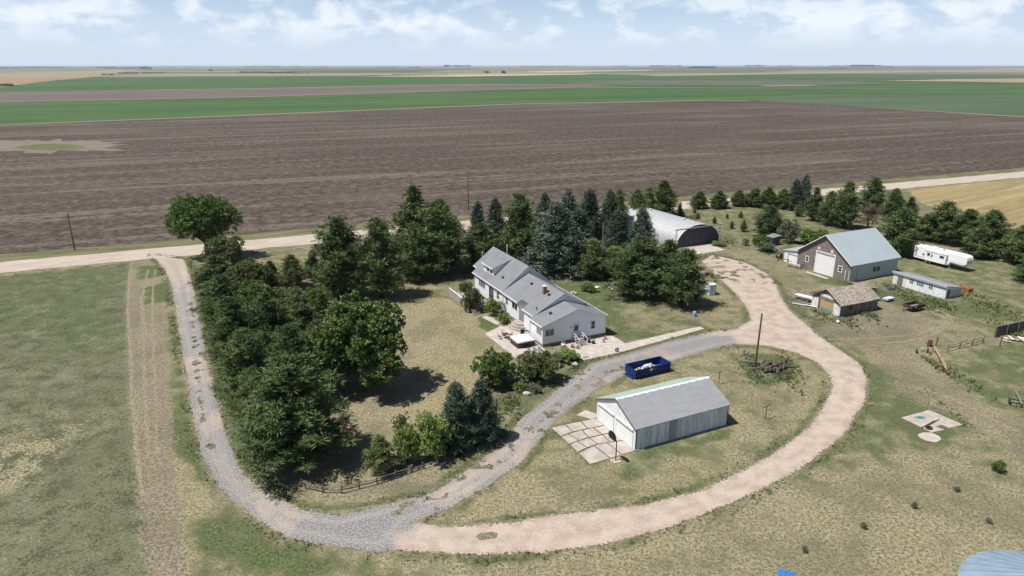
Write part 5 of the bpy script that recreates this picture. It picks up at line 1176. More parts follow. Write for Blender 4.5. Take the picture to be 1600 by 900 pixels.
# ------------------------------------------------------------------ fences
def rail_fence(name, label, pts, hz=1.1, rails=(.45, .9), post='fence_wood', rail='fence_wood', r=.06, pr=.09, seed=1):
    q = random.Random(seed); t = thing(name, label, 'fence', (pts[0][0], pts[0][1], 0)); loc = [(x - pts[0][0], y - pts[0][1]) for x, y in pts]; tops = []
    for x, y in loc:
        dx_, dy_ = q.uniform(-.12, .12), q.uniform(-.12, .12); tops.append((x, y, dx_, dy_)); M().tube([(x, y, 0), (x + dx_, y + dy_, hz * q.uniform(.9, 1.15))], [pr, pr * .85], 7).build('post', MT[post], t)
    for i in range(len(loc) - 1):
        for z in rails:
            a, b2 = tops[i], tops[i + 1]; M().tube([(a[0] + a[2] * z, a[1] + a[3] * z, z + q.uniform(-.08, .08)), ((a[0] + b2[0]) / 2, (a[1] + b2[1]) / 2, z + q.uniform(-.12, .06)), (b2[0] + b2[2] * z, b2[1] + b2[3] * z, z + q.uniform(-.08, .08))], r, 6).build('rail', MT[rail], t)
    return t
rail_fence('split_rail_fence', 'old grey split rail fence at the foot of the big front pine', WP([(478, 764), (506, 770), (533, 771), (562, 764), (590, 756), (617, 748), (642, 738)]) , .95, (.4, .75), seed=4)
rail_fence('split_rail_fence', 'broken end of split rail fence under the light green shrubs', WP([(645, 737), (662, 733), (685, 727)]), .9, (.55,), seed=7)
rail_fence('corral_fence', 'grey post and rail fence along the back of the small pen', WP([(1480, 549), (1499, 544), (1518, 540), (1535, 536)]), 1.3, (.5, 1.0), r=.055, seed=9)
t = rail_fence('corral_fence', 'short orange brown double rail panel at the front corner of the pen', WP([(1458, 549), (1468, 567), (1479, 587)]), 1.15, (.75, 1.05), post='fence_wood', rail='plywood', r=.075, seed=12)
for (px, py), lab in zip(((1562, 541), (1462, 541)), ('lone dark fence post in the pen before the dark sheet wall', 'short stake at the corner of the pen near the barrel')):
    t = thing('fence_post', lab, 'post', ground(px, py), 0, 'fence posts'); M().tube([(0, 0, 0), (.08, 0, 1.7)], .09, 7).build('post', MT['pole_wood'], t); M().tube([(.08, 0, 1.5), (.3, .1, 1.45)], .02, 4).build('wire_stub', MT['galv'], t)
# dark sheet wall
p0, p1 = G(1553, 527), G(1640, 508); wa = math.atan2(p1[1] - p0[1], p1[0] - p0[0]); wl_ = math.hypot(p1[0] - p0[0], p1[1] - p0[1])
t = thing('windbreak_wall', 'dark corrugated windbreak wall with timber posts at the right edge', 'wall', (*p0, 0), wa)
w_ = M()
n = int(wl_ / .3)
for i in range(n): w_.box(i * .3, i * .3 + .295, (i % 2) * .05, (i % 2) * .05 + .04, .05, 1.9)
w_.build('sheet', MT['quonset_end'], t); M().box(-.05, wl_, -.02, .12, 1.905, 1.98).build('cap_rail', MT['galv'], t)
for i in range(4): M().box(i * 2.9, i * 2.9 + .18, -.22, -.02, 0, 1.95).build('post', MT['brown_wood'], t)
hm = M()
for i in range(14): a = rr.uniform(0, 3); s = rr.uniform(.5, 1.4); x, y = rr.uniform(-2.2, 2.2), rr.uniform(-1, 1); hm.obox((x, y, .05 + rr.uniform(0, .4)), (s * math.cos(a), s * math.sin(a), rr.uniform(-.15, .25)), (-.5 * math.sin(a), .5 * math.cos(a), .1), (0, 0, .05))
o = hm.build('scrap_pile', MT['debris_white'], None); o.location = ground(1592, 534); tag(o, 'pile of pale scrap sheets in the weeds before the dark wall', 'scrap pile', kind='stuff')

# ------------------------------------------------------------------ log heap
cx, cy = G(1206, 577); lgr = random.Random(8)
for i in range(60):
    L_ = lgr.uniform(.8, 2.2); a = lgr.gauss(.6, .6); u, v = lgr.gauss(.5, 1.15), lgr.gauss(0, .9); hh = max(.1, 1.15 * math.exp(-(u / 1.6) ** 2 - (v / 1.2) ** 2)) * lgr.uniform(.25, 1); r = lgr.uniform(.10, .23)
    tl = lgr.uniform(-.25, .35) * L_ * (.4 if hh < .3 else 1); q = M()
    q.tube([(-L_ / 2 * math.cos(a), -L_ / 2 * math.sin(a), -tl / 2), (lgr.uniform(-.06, .06), lgr.uniform(-.06, .06), .03), (L_ / 2 * math.cos(a), L_ / 2 * math.sin(a), tl / 2)], [r, r * .95, r * .8], 8)
    o = q.build('log', MT['log']); o.location = (cx + u, cy + v, hh + r * .7 + abs(tl) * .35); tag(o, 'weathered grey log in the tangled heap beside the bare pole', 'log', 'logs in the heap')
o = M().tube([(-2.4, .9, .25), (0, .1, .3), (1.9, -.6, .55)], [.10, .12, .10], 8).build('fallen_pole', MT['grey_bark']); o.location = ground(1182, 569); tag(o, 'pale fallen trunk lying behind the bare pole', 'log')

# ------------------------------------------------------------------ utility trailer, barrel, bits
t = thing('utility_trailer', 'rusty open bed trailer with a white rimmed spare wheel', 'trailer', ground(1427, 484), rad(24))
b = M(); b.box(-1.8, 1.8, -.95, .95, .62, .70); b.build('bed', MT['rust'], t)
for (x0, x1, y0, y1), nm in (((-1.8, 1.8, -.95, -.88), 'side_board'), ((-1.8, 1.8, .88, .95), 'side_board'), ((-1.8, -1.73, -.879, .879), 'end_board'), ((1.73, 1.8, -.879, .879), 'end_board')): M().box(x0, x1, y0, y1, .702, 1.25).build(nm, MT['rust'], t)
M().box(-1.4, 1.4, -.6, .6, .703, .78).build('load_sheet', MT['galv'], t)
for y in (-1.1, 1.1):
    w = M().wheel((.25, y, .36), (0, 1, 0), .36, .22, inner=.2).build('wheel', MT['tyre'], t); M().wheel((.25, y, .36), (0, 1, 0), .205, .14).build('rim', MT['rust'], w)
w = M().wheel((-1.0, -1.02, 1.0), (0, 1, 0), .36, .2, inner=.22).build('spare_wheel', MT['tyre'], t); M().wheel((-1.0, -1.04, 1.0), (0, 1, 0), .225, .16).build('rim', MT['white_trim'], w)
tg = M(); tg.tube([(-1.8, -.5, .6), (-3.0, 0, .5)], .05, 6); tg.tube([(-1.8, .5, .6), (-3.0, 0, .5)], .05, 6); tg.tube([(-2.8, 0, .5), (-2.8, 0, 0)], .05, 6); tg.build('hitch', MT['rust'], t)
t = thing('burn_barrel', 'rusty brown steel barrel standing in bare ground near the pen', 'barrel', ground(1452, 541)); M().lathe([(.36, 0), (.37, .3), (.36, .32), (.37, .62), (.36, .64), (.37, 1.0), (.34, 1.0), (.34, .2), (.02, .2)], n=18).build('drum', MT['rust'], t, True); M().lathe([(.375, .98), (.385, 1.02), (.34, 1.03)], n=18).build('rim', MT['rust'], t)
for px, py, m, lab, h in ((1441, 549, 'lime', 'bright green plastic jug on the grass by the pen corner', .6), (1432, 552, 'rust', 'short rusty stub post left of the green jug', .7), (1449, 551, 'rust', 'short rusty stub post right of the green jug', .7), (1441, 559, 'brown_wood', 'small brown stump before the green jug', .4)):
    t = thing('stub_post' if m != 'lime' else 'plastic_jug', lab, 'jug' if m == 'lime' else 'post', ground(px, py)); M().lathe([(.16, 0), (.18, h * .6), (.1, h), (.02, h)], n=10).build('body', MT[m], t, True); M().lathe([(.06, h), (.06, h + .1)], n=8).build('cap', MT['dark_metal'] if m != 'lime' else MT['white_trim'], t)
t = thing('propane_bottle', 'small white round tank in the grass before the old shed', 'tank', ground(1309, 505)); M().blob((0, 0, .3), (.32, .32, .3), rr, 12, 8, 0).build('tank', MT['white_trim'], t, True); M().tube([(0, 0, .58), (0, 0, .72)], .08, 8).build('valve', MT['galv'], t)
# flatbed boat trailer and lumber by the old shed
t = thing('flatbed_trailer', 'pale flat trailer standing left of the old shed', 'trailer', (*G(1262, 470), 0), rad(-50))
M().box(-2.6, 2.6, -.8, .8, .62, .78).build('bed', MT['tub_cover'], t)
for y in (-.82, .80): M().box(-2.6, 2.6, y, y + .02, .5, .85).build('side_rail', MT['galv'], t)
for y in (-.95, .95): w = M().wheel((.4, y, .34), (0, 1, 0), .34, .2, inner=.18).build('wheel', MT['tyre'], t); M().wheel((.4, y, .34), (0, 1, 0), .185, .14).build('rim', MT['galv'], w)
for x in (-2.5, -1.2): M().tube([(x, .8, .78), (x, .8, 1.5)], .03, 6).build('stake', MT['dark_metal'], t)
ll = ['grey plank lying lowest in front of the flat trailer', 'grey plank resting across the others by the flat trailer', 'pale plank in the grass nearest the old shed front', 'weathered plank end-on beside the flat trailer', 'white board lying in the grass left of the shed door', 'short grey plank behind the flat trailer']
for i, (px, py, a, m) in enumerate(((1250, 474, -.5, 'fence_wood'), (1254, 470, -.3, 'grey_board'), (1272, 481, -.6, 'tub_cover'), (1247, 470, -.7, 'fence_wood'), (1252, 477, -.45, 'white_paint'), (1274, 457, .4, 'fence_wood'))):
    o = M().box(-1.7, 1.7, -.16, .16, 0, .09).build('plank', MT[m]); o.location = (*G(px, py), .04 + .09 * (i % 3)); o.rotation_euler = (0, .02, a); tag(o, ll[i], 'plank', 'planks by the old shed')
t = thing('white_cart', 'small white and blue cart behind the old shed', 'cart', ground(1388, 470), rad(25)); M().box(-1.1, 1.1, -.6, .6, .35, .5).build('bed', MT['white_paint'], t); M().box(-1.1, 1.1, -.6, .6, .501, .55).build('stripe', MT['bright_blue'], t); M().box(-1.0, 1.0, -.5, .5, .551, .68).build('lid', MT['white_paint'], t)
for y in (-.62, .62): M().wheel((0, y, .25), (0, 1, 0), .25, .12).build('wheel', MT['tyre'], t)
t = thing('stock_tank', 'grey metal stock tank in the weeds between the barn and the old shed', 'tank', ground(1388, 452), rad(20)); M().slab(rrect(1.2, .6, .5), 0, .55).build('tank', MT['galv'], t); M().slab(rrect(1.1, .5, .45), .551, .56).build('water', MT['glass'], t)
t = thing('loader_bucket', 'orange rusty bucket standing behind the low white coop', 'bucket', (*G(1507, 455, .0), 0), rad(26)); M().prism([(-.8, 0), (.6, 0), (.8, .9), (.7, .95), (.5, .1), (-.75, .1), (-.8, 1.0), (-.88, 1.0)], 'y', -1.2, 1.2).build('bucket', MT['orange_rust'], t)
for y in (-1.24, 1.2): M().box(-.8, .7, y, y + .04, 0, .9).build('side_plate', MT['orange_rust'], t)
# hay rake and junk by the lean-to
t = thing('hay_rake', 'old rusty hay rake with curved tines before the lean-to', 'farm machine', (*G(1243, 418), 0), rad(-60))
for x in (-1.7, 1.7): M().wheel((x, 0, .6), (1, 0, 0), .6, .08, inner=.52).build('wheel', MT['rust'], t)
M().tube([(-1.8, 0, .6), (1.8, 0, .6)], .06, 6).build('axle', MT['rust'], t)
for i in range(16):
    x = -1.5 + i * .2; M().tube([(x, 0, .7), (x, -.5, 1.0), (x, -.9, .6), (x, -.7, .1)], .035, 5).build('tine', MT['galv'], t)
t = thing('cable_spool', 'dark wooden cable spool lying beside the lean-to', 'spool', (*G(1217, 404), 0), rad(40))
M().wheel((0, 0, .7), (0, 1, 0), .38, .8).build('core', MT['grey_bark'], t)
for y in (-.42, .42): M().wheel((0, y, .7), (0, 1, 0), .7, .08).build('flange', MT['brown_wood'], t)
t = thing('saw_horse', 'brown timber saw horse in front of the lean-to', 'saw horse', (*G(1227, 411), 0), rad(10))
M().box(-.8, .8, -.06, .06, .8, .92).build('beam', MT['brown_wood'], t)
for x in (-.6, .6):
    for s in (-1, 1): M().tube([(x, s * .05, .8), (x * 1.1, s * .4, 0)], .04, 6).build('leg', MT['brown_wood'], t)
t = thing('wooden_crate', 'tall weathered crate standing by the yard beyond the dirt drive', 'crate', ground(1164, 384), rad(20)); c_ = M()
for i in range(5): c_.box(-.6, .6, -.6, -.56, .1 + i * .34, .36 + i * .34); c_.box(-.6, .6, .56, .6, .1 + i * .34, .36 + i * .34); c_.box(-.6, -.56, -.559, .559, .1 + i * .34, .36 + i * .34); c_.box(.56, .6, -.559, .559, .1 + i * .34, .36 + i * .34)
c_.build('slats', MT['grey_board'], t)
for x in (-.55, .47):
    for y in (-.55, .47): M().box(x, x + .08, y, y + .08, 0, 1.8).build('corner_post', MT['brown_wood'], t)
t = thing('dark_shed', 'small dark lean-to hut among the shrubs left of the barn', 'shed', ground(1207, 382), rad(24)); M().box(-1.2, 1.2, -1.2, 1.2, 0, 2.1).build('wall', MT['quonset_end'], t); M().prism([(-1.35, 2.1), (1.35, 2.5), (1.35, 2.58), (-1.35, 2.18)], 'y', -1.35, 1.35).build('roof', MT['galv'], t); panel(t, 'door_post', 'grey_bark', (-1.2, 0, 0), (0, 1, 0), (-1, 0, 0), .9, 1.15, 0, 2.1, .05)
t = thing('loading_frame', 'brown slatted stock frame standing behind the quonset shed', 'frame', ground(1080, 348), rad(26)); f_ = M()
for z in (.4, .9, 1.4, 1.9): f_.box(-2.0, 2.0, -.05, .05, z, z + .25)
f_.build('slats', MT['brown_wood'], t)
for x in (-2.0, 0, 1.9): M().box(x, x + .12, .051, .16, 0, 2.3).build('post', MT['brown_wood'], t)
# machine at right edge
t = thing('field_cultivator', 'dark tined implement with long grey hitch bar at the right edge', 'farm machine', (*G(1594, 636), 0), rad(64))
M().box(-.3, 4.2, -.08, .08, .55, .72).build('hitch_bar', MT['galv'], t)
for x in (-.2, .9): M().box(x - .06, x + .06, -1.3, 1.3, .5, .62).build('frame_bar', MT['dark_metal'], t)
for y in (-1.1, -.55, 0, .55, 1.1): M().tube([(-.2, y, .5), (-.45, y, .3), (-.3, y, .02)], .035, 6).build('tine', MT['dark_metal'], t)
for y in (-1.2, 1.2): M().wheel((.4, y, .35), (0, 1, 0), .35, .18, inner=.2).build('wheel', MT['tyre'], t)
M().tube([(4.0, 0, .6), (4.0, 0, 0)], .04, 6).build('jack', MT['galv'], t)

# ------------------------------------------------------------------ old well slab and round slab
def pslab(name, px, label, z=.06, mat='old_concrete'):
    o = M().slab(WP(px), -.05, z).build(name, MT[mat]); return tag(o, label, 'slab', kind='structure')
pslab('concrete_slab', [(1408, 653), (1452, 641), (1504, 664), (1483, 669), (1472, 664), (1462, 667), (1476, 672), (1456, 676), (1440, 668)], 'cracked pale concrete slab of a vanished building in the grass', .06)
t = pslab('concrete_slab', [(1434, 679), (1443, 676), (1456, 676.5), (1467, 682), (1471, 687), (1463, 691.5), (1448, 689), (1437, 684)], 'oval pale concrete pad just below the cracked slab', .05, 'concrete')
for (px, py), lab in zip(((1450, 664), (1457, 662)), ('thin rusty rail lying across the slab, nearer the camera', 'thin rusty rail lying across the slab, the farther one')):
    o = M().box(-1.7, 1.7, -.05, .05, 0, .08).build('iron_rail', MT['rust']); o.location = (*G(px, py), .062); o.rotation_euler = (0, 0, rad(34)); tag(o, lab, 'rail', 'rails on the slab')
t = thing('old_tyre', 'black tyre lying at the edge of the cracked concrete slab', 'tyre', (*G(1451, 670), .03)); M().wheel((0, 0, .14), (.02, .01, 1), .42, .24, inner=.22).build('tread', MT['tyre'], t); M().wheel((0, 0, .10), (.02, .01, 1), .215, .08).build('hub', MT['black'], t)
o = M().slab([(-.5, -.25), (-.1, -.4), (.45, -.3), (.6, .15), (.1, .4), (-.3, .2), (-.8, .15)], 0, .05).build('green_tarp', MT['teal']); o.location = (*G(1438, 653), .062); tag(o, 'crumpled green plastic scrap on the cracked concrete slab', 'tarp')

# ------------------------------------------------------------------ blue box at the bottom edge
t = thing('blue_box', 'bright blue ribbed metal box at the bottom edge of the photo', 'box', (*G(1227, 908), 0), rad(-22))
M().box(-.68, .68, -1.5, .45, 0, .7).build('body', MT['bright_blue'], t); l_ = M(); l_.box(-.73, .73, -1.55, .5, .702, .77)
for x in (-.48, -.16, .16, .48): l_.box(x - .07, x + .07, -1.5, .45, .77, .81)
l_.build('lid', MT['bright_blue'], t)

# ------------------------------------------------------------------ fifth wheel camper
RV0 = (95.6, 157.2, 0)
t = thing('camper_trailer', 'long white fifth wheel camper with an extended slide-out room', 'camper', RV0, rad(-62))
L, Wd = 12.2, 2.6
prof = [(0, .75), (7.9, .6), (8.25, .75), (8.7, 1.5), (L - .45, 1.45), (L - .05, 1.75), (L, 2.6), (L - .2, 3.25), (L - .7, 3.55), (8.2, 3.65), (.15, 3.58), (0, 3.42)]
M().prism(prof, 'y', -.0, Wd).build('body', MT['rv_white'], t, bevel=.06)
o_, dX, nF = (0, 0, 0), (1, 0, 0), (0, -1, 0)
so = M(); so.box(3.2, 7.9, -.62, -.004, .85, 2.95); soo = so.build('slide_out', MT['rv_white'], t, bevel=.03); M().box(3.1, 8.0, -.68, -.004, 2.955, 3.04).build('slide_roof', MT['rv_grey'], soo)
for s0, s1, z0, z1, q in ((.5, .75, 1.3, 2.8, 0), (2.2, 2.6, 1.7, 2.2, 0)): window(t, o_, dX, nF, s0, s1, z0, z1, 0, 0, frame='rv_grey', fw=.05)
for s0, s1, z0, z1 in ((3.6, 4.25, 2.0, 2.7), (4.55, 4.85, 1.85, 2.6), (6.5, 7.5, 2.1, 2.7)): window(soo, (0, -.62, 0), dX, nF, s0, s1, z0, z1, 0, 0, frame='rv_grey', fw=.05)
st_ = M(); st_.box(0.1, 3.1, -.012, -.004, 1.15, 1.25); st_.box(8.0, L - .4, -.012, -.004, 1.75, 1.83); st_.build('stripe', MT['rv_grey'], t)
nf_ = M()
for i in range(6): y = .35 + i * .33; nf_.box(L + .004, L + .012, y, y + .16, 1.95, 2.7)
nf_.build('nose_decal', MT['rv_grey'], t)
for x in (3.3, 4.15):
    for y in (.08, Wd - .08): w = M().wheel((x, y, .38), (0, 1, 0), .38, .24, inner=.2).build('wheel', MT['tyre'], t); M().wheel((x, y, .38), (0, 1, 0), .205, .18).build('rim', MT['white_trim'], w)
for y in (.35, Wd - .35): M().box(8.45, 8.6, y - .06, y + .06, 0, 1.3).build('landing_leg', MT['galv'], t)
M().box(L - 1.1, L - .7, Wd / 2 - .2, Wd / 2 + .2, 1.05, 1.5).build('hitch', MT['dark_metal'], t)
for x, y, w, h in ((2.2, 1.2, .55, .28), (3.9, 1.3, .75, .32), (.9, 1.2, .3, .2)): M().box(x - w, x + w, y - w * .7, y + w * .7, 3.58, 3.58 + h).build('roof_unit', MT['rv_white'], t, bevel=.04)
for x in (6.2,): M().box(x - .22, x + .22, 1.0, 1.44, 3.6, 3.76).build('roof_vent', MT['dark_metal'], t)
M().box(-.55, -.003, .2, Wd - .2, .62, .74).build('bumper', MT['dark_metal'], t)
# distant farmsteads
dl = [(16, 107.6, 'white shed on the horizon at the far left'), (706, 104.9, 'white farm building on the horizon above the far wheat'), (1046, 104.9, 'white shed in the distant farmstead right of centre'), (1388, 104.9, 'bright white barn of the far farmstead on the right'), (1269, 106.5, 'small pale shed alone in the far fields at the right'), (1282, 103.9, 'pale far shed left of the right hand farmstead')]
for px, py, lab in dl:
    x, y = G(px, py); s = y / FPX; t = thing('distant_barn', lab, 'barn', (x, y, 0), .3)
    w, h = 2.8 * s, 1.0 * s; M().prism([(-w / 2, 0), (w / 2, 0), (w / 2, h), (0, h * 1.5), (-w / 2, h)], 'y', -w * .7, w * .7).build('wall', MT['white_paint'], t)
    rf_ = M(); slope(rf_, 'y', -w * .55, h * .98, 0, h * 1.53, -w * .75, w * .75, h * .08); slope(rf_, 'y', w * .55, h * .98, 0, h * 1.53, -w * .75, w * .75, h * .08); rf_.build('roof', MT['galv_roof'], t)
# ------------------------------------------------------------------ foliage generators
def leaves(Cn, R, n, ln, wd, up, rng, core=.12):
    """n diamond leaves round each clump centre"""
    k = len(Cn); idx = np.repeat(np.arange(k), n); Nn = k * n
    d = rng.normal(size=(Nn, 3)); d[:, 2] += up; d /= np.linalg.norm(d, axis=1)[:, None] + 1e-9
    r = R[idx][:, None]; q = rng.uniform(core, .75, (Nn, 1))
    base = Cn[idx] + d * r * q * rng.uniform(.2, 1.0, (Nn, 1)); L = ln * rng.uniform(.7, 1.3, (Nn, 1)) * r
    d2 = d + rng.normal(size=(Nn, 3)) * .35; d2 /= np.linalg.norm(d2, axis=1)[:, None] + 1e-9
    tip = base + d2 * L
    s = np.cross(d2, rng.normal(size=(Nn, 3))); s /= np.linalg.norm(s, axis=1)[:, None] + 1e-9; s *= wd * r * .5 * rng.uniform(.7, 1.3, (Nn, 1))
    mid = base * .45 + tip * .55
    V = np.stack([base, mid + s, tip, mid - s], 1).reshape(-1, 3)
    F = np.arange(Nn * 4, dtype=np.int32).reshape(-1, 4)
    return V, F
def conifer(seed, h, r, kind, fine=1.0):
    rng = np.random.RandomState(seed); cs, rs, limbs = [], [], []
    z = h * (.03 if kind in ('spruce', 'cedar') else .10); i = 0
    lay = {'pine': .055, 'spruce': .042, 'cedar': .038}[kind] * h * fine
    lobes = rng.uniform(.62 if kind != 'spruce' else .78, 1.06, (7, 9))
    while z < h * .97:
        t = z / h
        if kind == 'pine': pr = min(1, .62 + t * 1.5) * (1 - t) ** .62 * 1.12
        elif kind == 'cedar': pr = min(1, .75 + t) * (1 - t) ** .72 * 1.1
        else: pr = min(1, .8 + t * 2) * (1 - t) ** .64 * 1.08
        nb = max(3, int((5 if kind == 'pine' else 7) * (.5 + pr)))
        for b in range(nb):
            a = i * 2.4 + b * 2 * math.pi / nb + rng.uniform(-.35, .35)
            L = r * pr * rng.uniform(.76, 1.04) * lobes[min(6, int(t * 7)), int((a % 6.283) / 6.283 * 9) % 9]
            if rng.rand() < .08 and kind == 'pine': L *= .55
            slope_ = {'pine': .12 + .55 * t, 'spruce': -.22 + .5 * t, 'cedar': .35 + .6 * t}[kind] + rng.uniform(-.1, .1)
            dx, dy = math.cos(a), math.sin(a); nC = max(2, int(L / (.052 * h * fine)) + 1)
            for j in range(nC):
                q = (.30 + .70 * (j + .6 * rng.rand()) / nC) if L > .12 * r else rng.rand()
                side = rng.normal() * .16 * L * q
                lift = slope_ * L * q + (.10 * L * q * q if kind != 'spruce' else -.05 * L * q)
                cs.append((dx * L * q - dy * side, dy * L * q + dx * side, z + lift + rng.normal() * .012 * h)); rs.append({'pine': .052, 'spruce': .042, 'cedar': .048}[kind] * h * (fine * .95 + .05) * rng.uniform(.75, 1.25) * (.75 + .25 * q))
            if rng.rand() < .45 and L > .3 * r: limbs.append(((0, 0, z), (dx * L * .5, dy * L * .5, z + slope_ * L * .45), (dx * L * .85, dy * L * .85, z + slope_ * L * .85)))
        z += lay * rng.uniform(.75, 1.25); i += 1
    cs.append((0, 0, h * .97)); rs.append(.045 * h); cs.append((0, 0, h * .93)); rs.append(.05 * h)
    cs = np.array(cs); rs = np.array(rs); cs[:, 2] = np.maximum(cs[:, 2], .2)
    n, ln, wd, up = {'pine': (38, .84, .145, .7), 'spruce': (34, .85, .18, .12), 'cedar': (30, .7, .24, .7)}[kind]
    V, F = leaves(cs, rs * 1.12, n, ln, wd, up, rng)
    ci = cs * np.array([.48, .48, .93]); pick = rng.rand(len(ci)) < .6 * min(1, fine + .1); V2, F2 = leaves(ci[pick], np.full(pick.sum(), .055 * h * (.45 + .55 * fine)), 9, 1.0, .6, .0, rng); F = np.concatenate([F, F2 + len(V)]); V = np.concatenate([V, V2])
    tr = M(); tr.tube([(0, 0, -.1), (.01 * h, 0, h * .35), (0, .01 * h, h * .7), (0, 0, h * .95)], [.022 * h, .017 * h, .010 * h, .003 * h], 8)
    for L_ in limbs[::2]: tr.tube(L_, [.005 * h, .0035 * h, .0015 * h], 4, False)
    return V, F, tr
def broadleaf(seed, h, r, z0, nl, leaf, spread=1.0, flat=.75, stems=1, dens=1.0):
    rng = np.random.RandomState(seed); cs, rs, tr = [], [], M(); ch = (h - z0) / 2; cz = z0 + ch
    lob = []
    for i in range(nl):
        t = (i + .5) / nl; zz = 1 - 1.85 * t; a = i * 2.39996 + rng.uniform(-.4, .4); q = math.sqrt(max(0, 1 - zz * zz * .9))
        s = rng.uniform(.45, .80); lr = rng.uniform(.26, .42); lob.append((r * q * s * math.cos(a), r * q * s * math.sin(a), cz + ch * zz * .68, lr))
    lob.append((0, 0, cz + ch * .2, .45))
    for lx, ly, lz, lr in lob:
        m = int(42 * dens * (lr / .34) ** 2)
        d = rng.normal(size=(m, 3)); d[:, 2] += .25; d /= np.linalg.norm(d, axis=1)[:, None]
        q = rng.uniform(.62, 1.05, (m, 1)); p = np.array([lx, ly, lz]) + d * q * np.array([lr * r, lr * r, lr * min(r, ch) * flat * 1.25])
        cs.append(p); rs.append(np.full(m, .075 * r) * rng.uniform(.7, 1.3, m))
    cs = np.concatenate(cs); rs = np.concatenate(rs); ok = cs[:, 2] > .12; cs, rs = cs[ok], rs[ok]
    V, F = leaves(cs, rs * 1.1, 28, leaf * .62, leaf * .42, .35, rng)
    pick = rng.rand(len(cs)) < .3; ci = cs[pick]; ctr = np.array([0, 0, cz]); ci = ctr + (ci - ctr) * .68; V2, F2 = leaves(ci, np.full(len(ci), .14 * r), 5, 1.0, .8, 0, rng); F = np.concatenate([F, F2 + len(V)]); V = np.concatenate([V, V2]); V[:, 2] = np.maximum(V[:, 2], .03)
    for sidx in range(stems):
        a0 = sidx * 2.2; bx, by = (.08 * r * math.cos(a0), .08 * r * math.sin(a0)) if stems > 1 else (0, 0)
        fork = (bx * 2, by * 2, max(z0 * .9, h * .18)); tr.tube([(bx, by, -.1), (bx * 1.4, by * 1.4, fork[2] * .5), fork], [.032 * h / stems ** .5, .026 * h / stems ** .5, .022 * h / stems ** .5], 8)
        for lx, ly, lz, lr in lob[sidx::stems]:
            mid = ((fork[0] + lx) * .5 + rng.normal() * .04 * r, (fork[1] + ly) * .5 + rng.normal() * .04 * r, (fork[2] + lz) * .5 + .05 * h)
            tr.tube([fork, mid, (lx, ly, lz)], [.014 * h / stems ** .5, .009 * h / stems ** .5, .003 * h], 5, False)
    return V, F, tr
def bare_tree(seed, h, r):
    rng = np.random.RandomState(seed); tr = M(); cs = []
    tr.tube([(0, 0, 0), (.02 * h, 0, h * .5), (0, 0, h * .95)], [.025 * h, .016 * h, .004 * h], 7)
    for i in range(46):
        z = h * rng.uniform(.18, .95); a = rng.uniform(0, 6.28); L = r * (1.05 - z / h) * rng.uniform(.6, 1.15) + .15; e = (L * math.cos(a), L * math.sin(a), z + L * rng.uniform(.1, .5)); tr.tube([(0, 0, z), (e[0] * .5, e[1] * .5, z + (e[2] - z) * .35), e], [.008 * h, .005 * h, .002 * h], 4, False)
        for q in (.5, .75, 1.0): cs.append((e[0] * q, e[1] * q, z + (e[2] - z) * q))
    cs = np.array(cs); V, F = leaves(cs, np.full(len(cs), .07 * h), 18, 1.0, .14, .2, rng); return V, F, tr
PROTO = {}
def proto(key, VFT, crown_mat, bark='bark', pct=98.0):
    V, F, tr = VFT; rr_ = np.percentile(np.hypot(V[:, 0], V[:, 1]), 99.3 if 'elm' in key else pct); hh = V[:, 2].max()
    PROTO[key] = (raw_mesh(key + '_crown', V, F, MT[crown_mat]), tr.mesh(key + '_trunk', MT[bark], True), rr_, hh)
for i in range(4): proto('pine%d' % i, conifer(10 + i, 12, [3.9, 4.4, 3.4, 4.0][i], 'pine'), 'pine')
for i in range(2): proto('bigpine%d' % i, conifer(80 + i, 12, 4.2, 'pine', .68), 'pine')
for i in range(2): proto('lightpine%d' % i, conifer(50 + i, 8, 2.4, 'pine'), 'pine_light')
for i in range(3): proto('spruce%d' % i, conifer(20 + i, 11, [3.4, 2.9, 3.2][i], 'spruce'), 'spruce')
for i in range(2): proto('darkspruce%d' % i, conifer(60 + i, 11, 3.1, 'spruce'), 'spruce_dark')
for i in range(3): proto('cedar%d' % i, conifer(30 + i, 7, [2.6, 2.2, 2.9][i], 'cedar'), 'cedar')
proto('elm0', broadleaf(41, 12, 5.6, 3.6, 26, .85, flat=1.15, dens=1.3), 'leaf_elm')
for i in range(3): proto('leafy%d' % i, broadleaf(42 + i, 9, 4.3, .5, 22, 1.1, flat=.95, dens=1.25), ['leaf', 'leaf_olive', 'leaf'][i])
for i in range(2): proto('shrub%d' % i, broadleaf(46 + i, 4, 2.4, .05, 13, 1.25, flat=1.0, stems=3), 'leaf')
proto('brightshrub0', broadleaf(48, 4, 2.2, .05, 12, 1.25, flat=1.1, stems=3, dens=.8), 'leaf_bright')
proto('brightshrub1', broadleaf(49, 4, 2.4, .05, 10, 1.2, flat=1.1, stems=3, dens=.6), 'leaf_bright')
proto('olivebush0', broadleaf(52, 4, 2.4, .05, 13, 1.2, flat=1.0, stems=3), 'leaf_olive')
proto('greybush0', broadleaf(54, 3, 1.8, .05, 9, 1.3, flat=1.0, stems=3, dens=.8), 'grey_leaf', 'grey_bark')
proto('sapling0', broadleaf(53, 5, 1.5, 1.4, 8, 1.1, dens=.45, flat=1.0), 'leaf_olive')
proto('dead0', bare_tree(55, 7, 2.6), 'dead', 'grey_bark')
trng = random.Random(77)
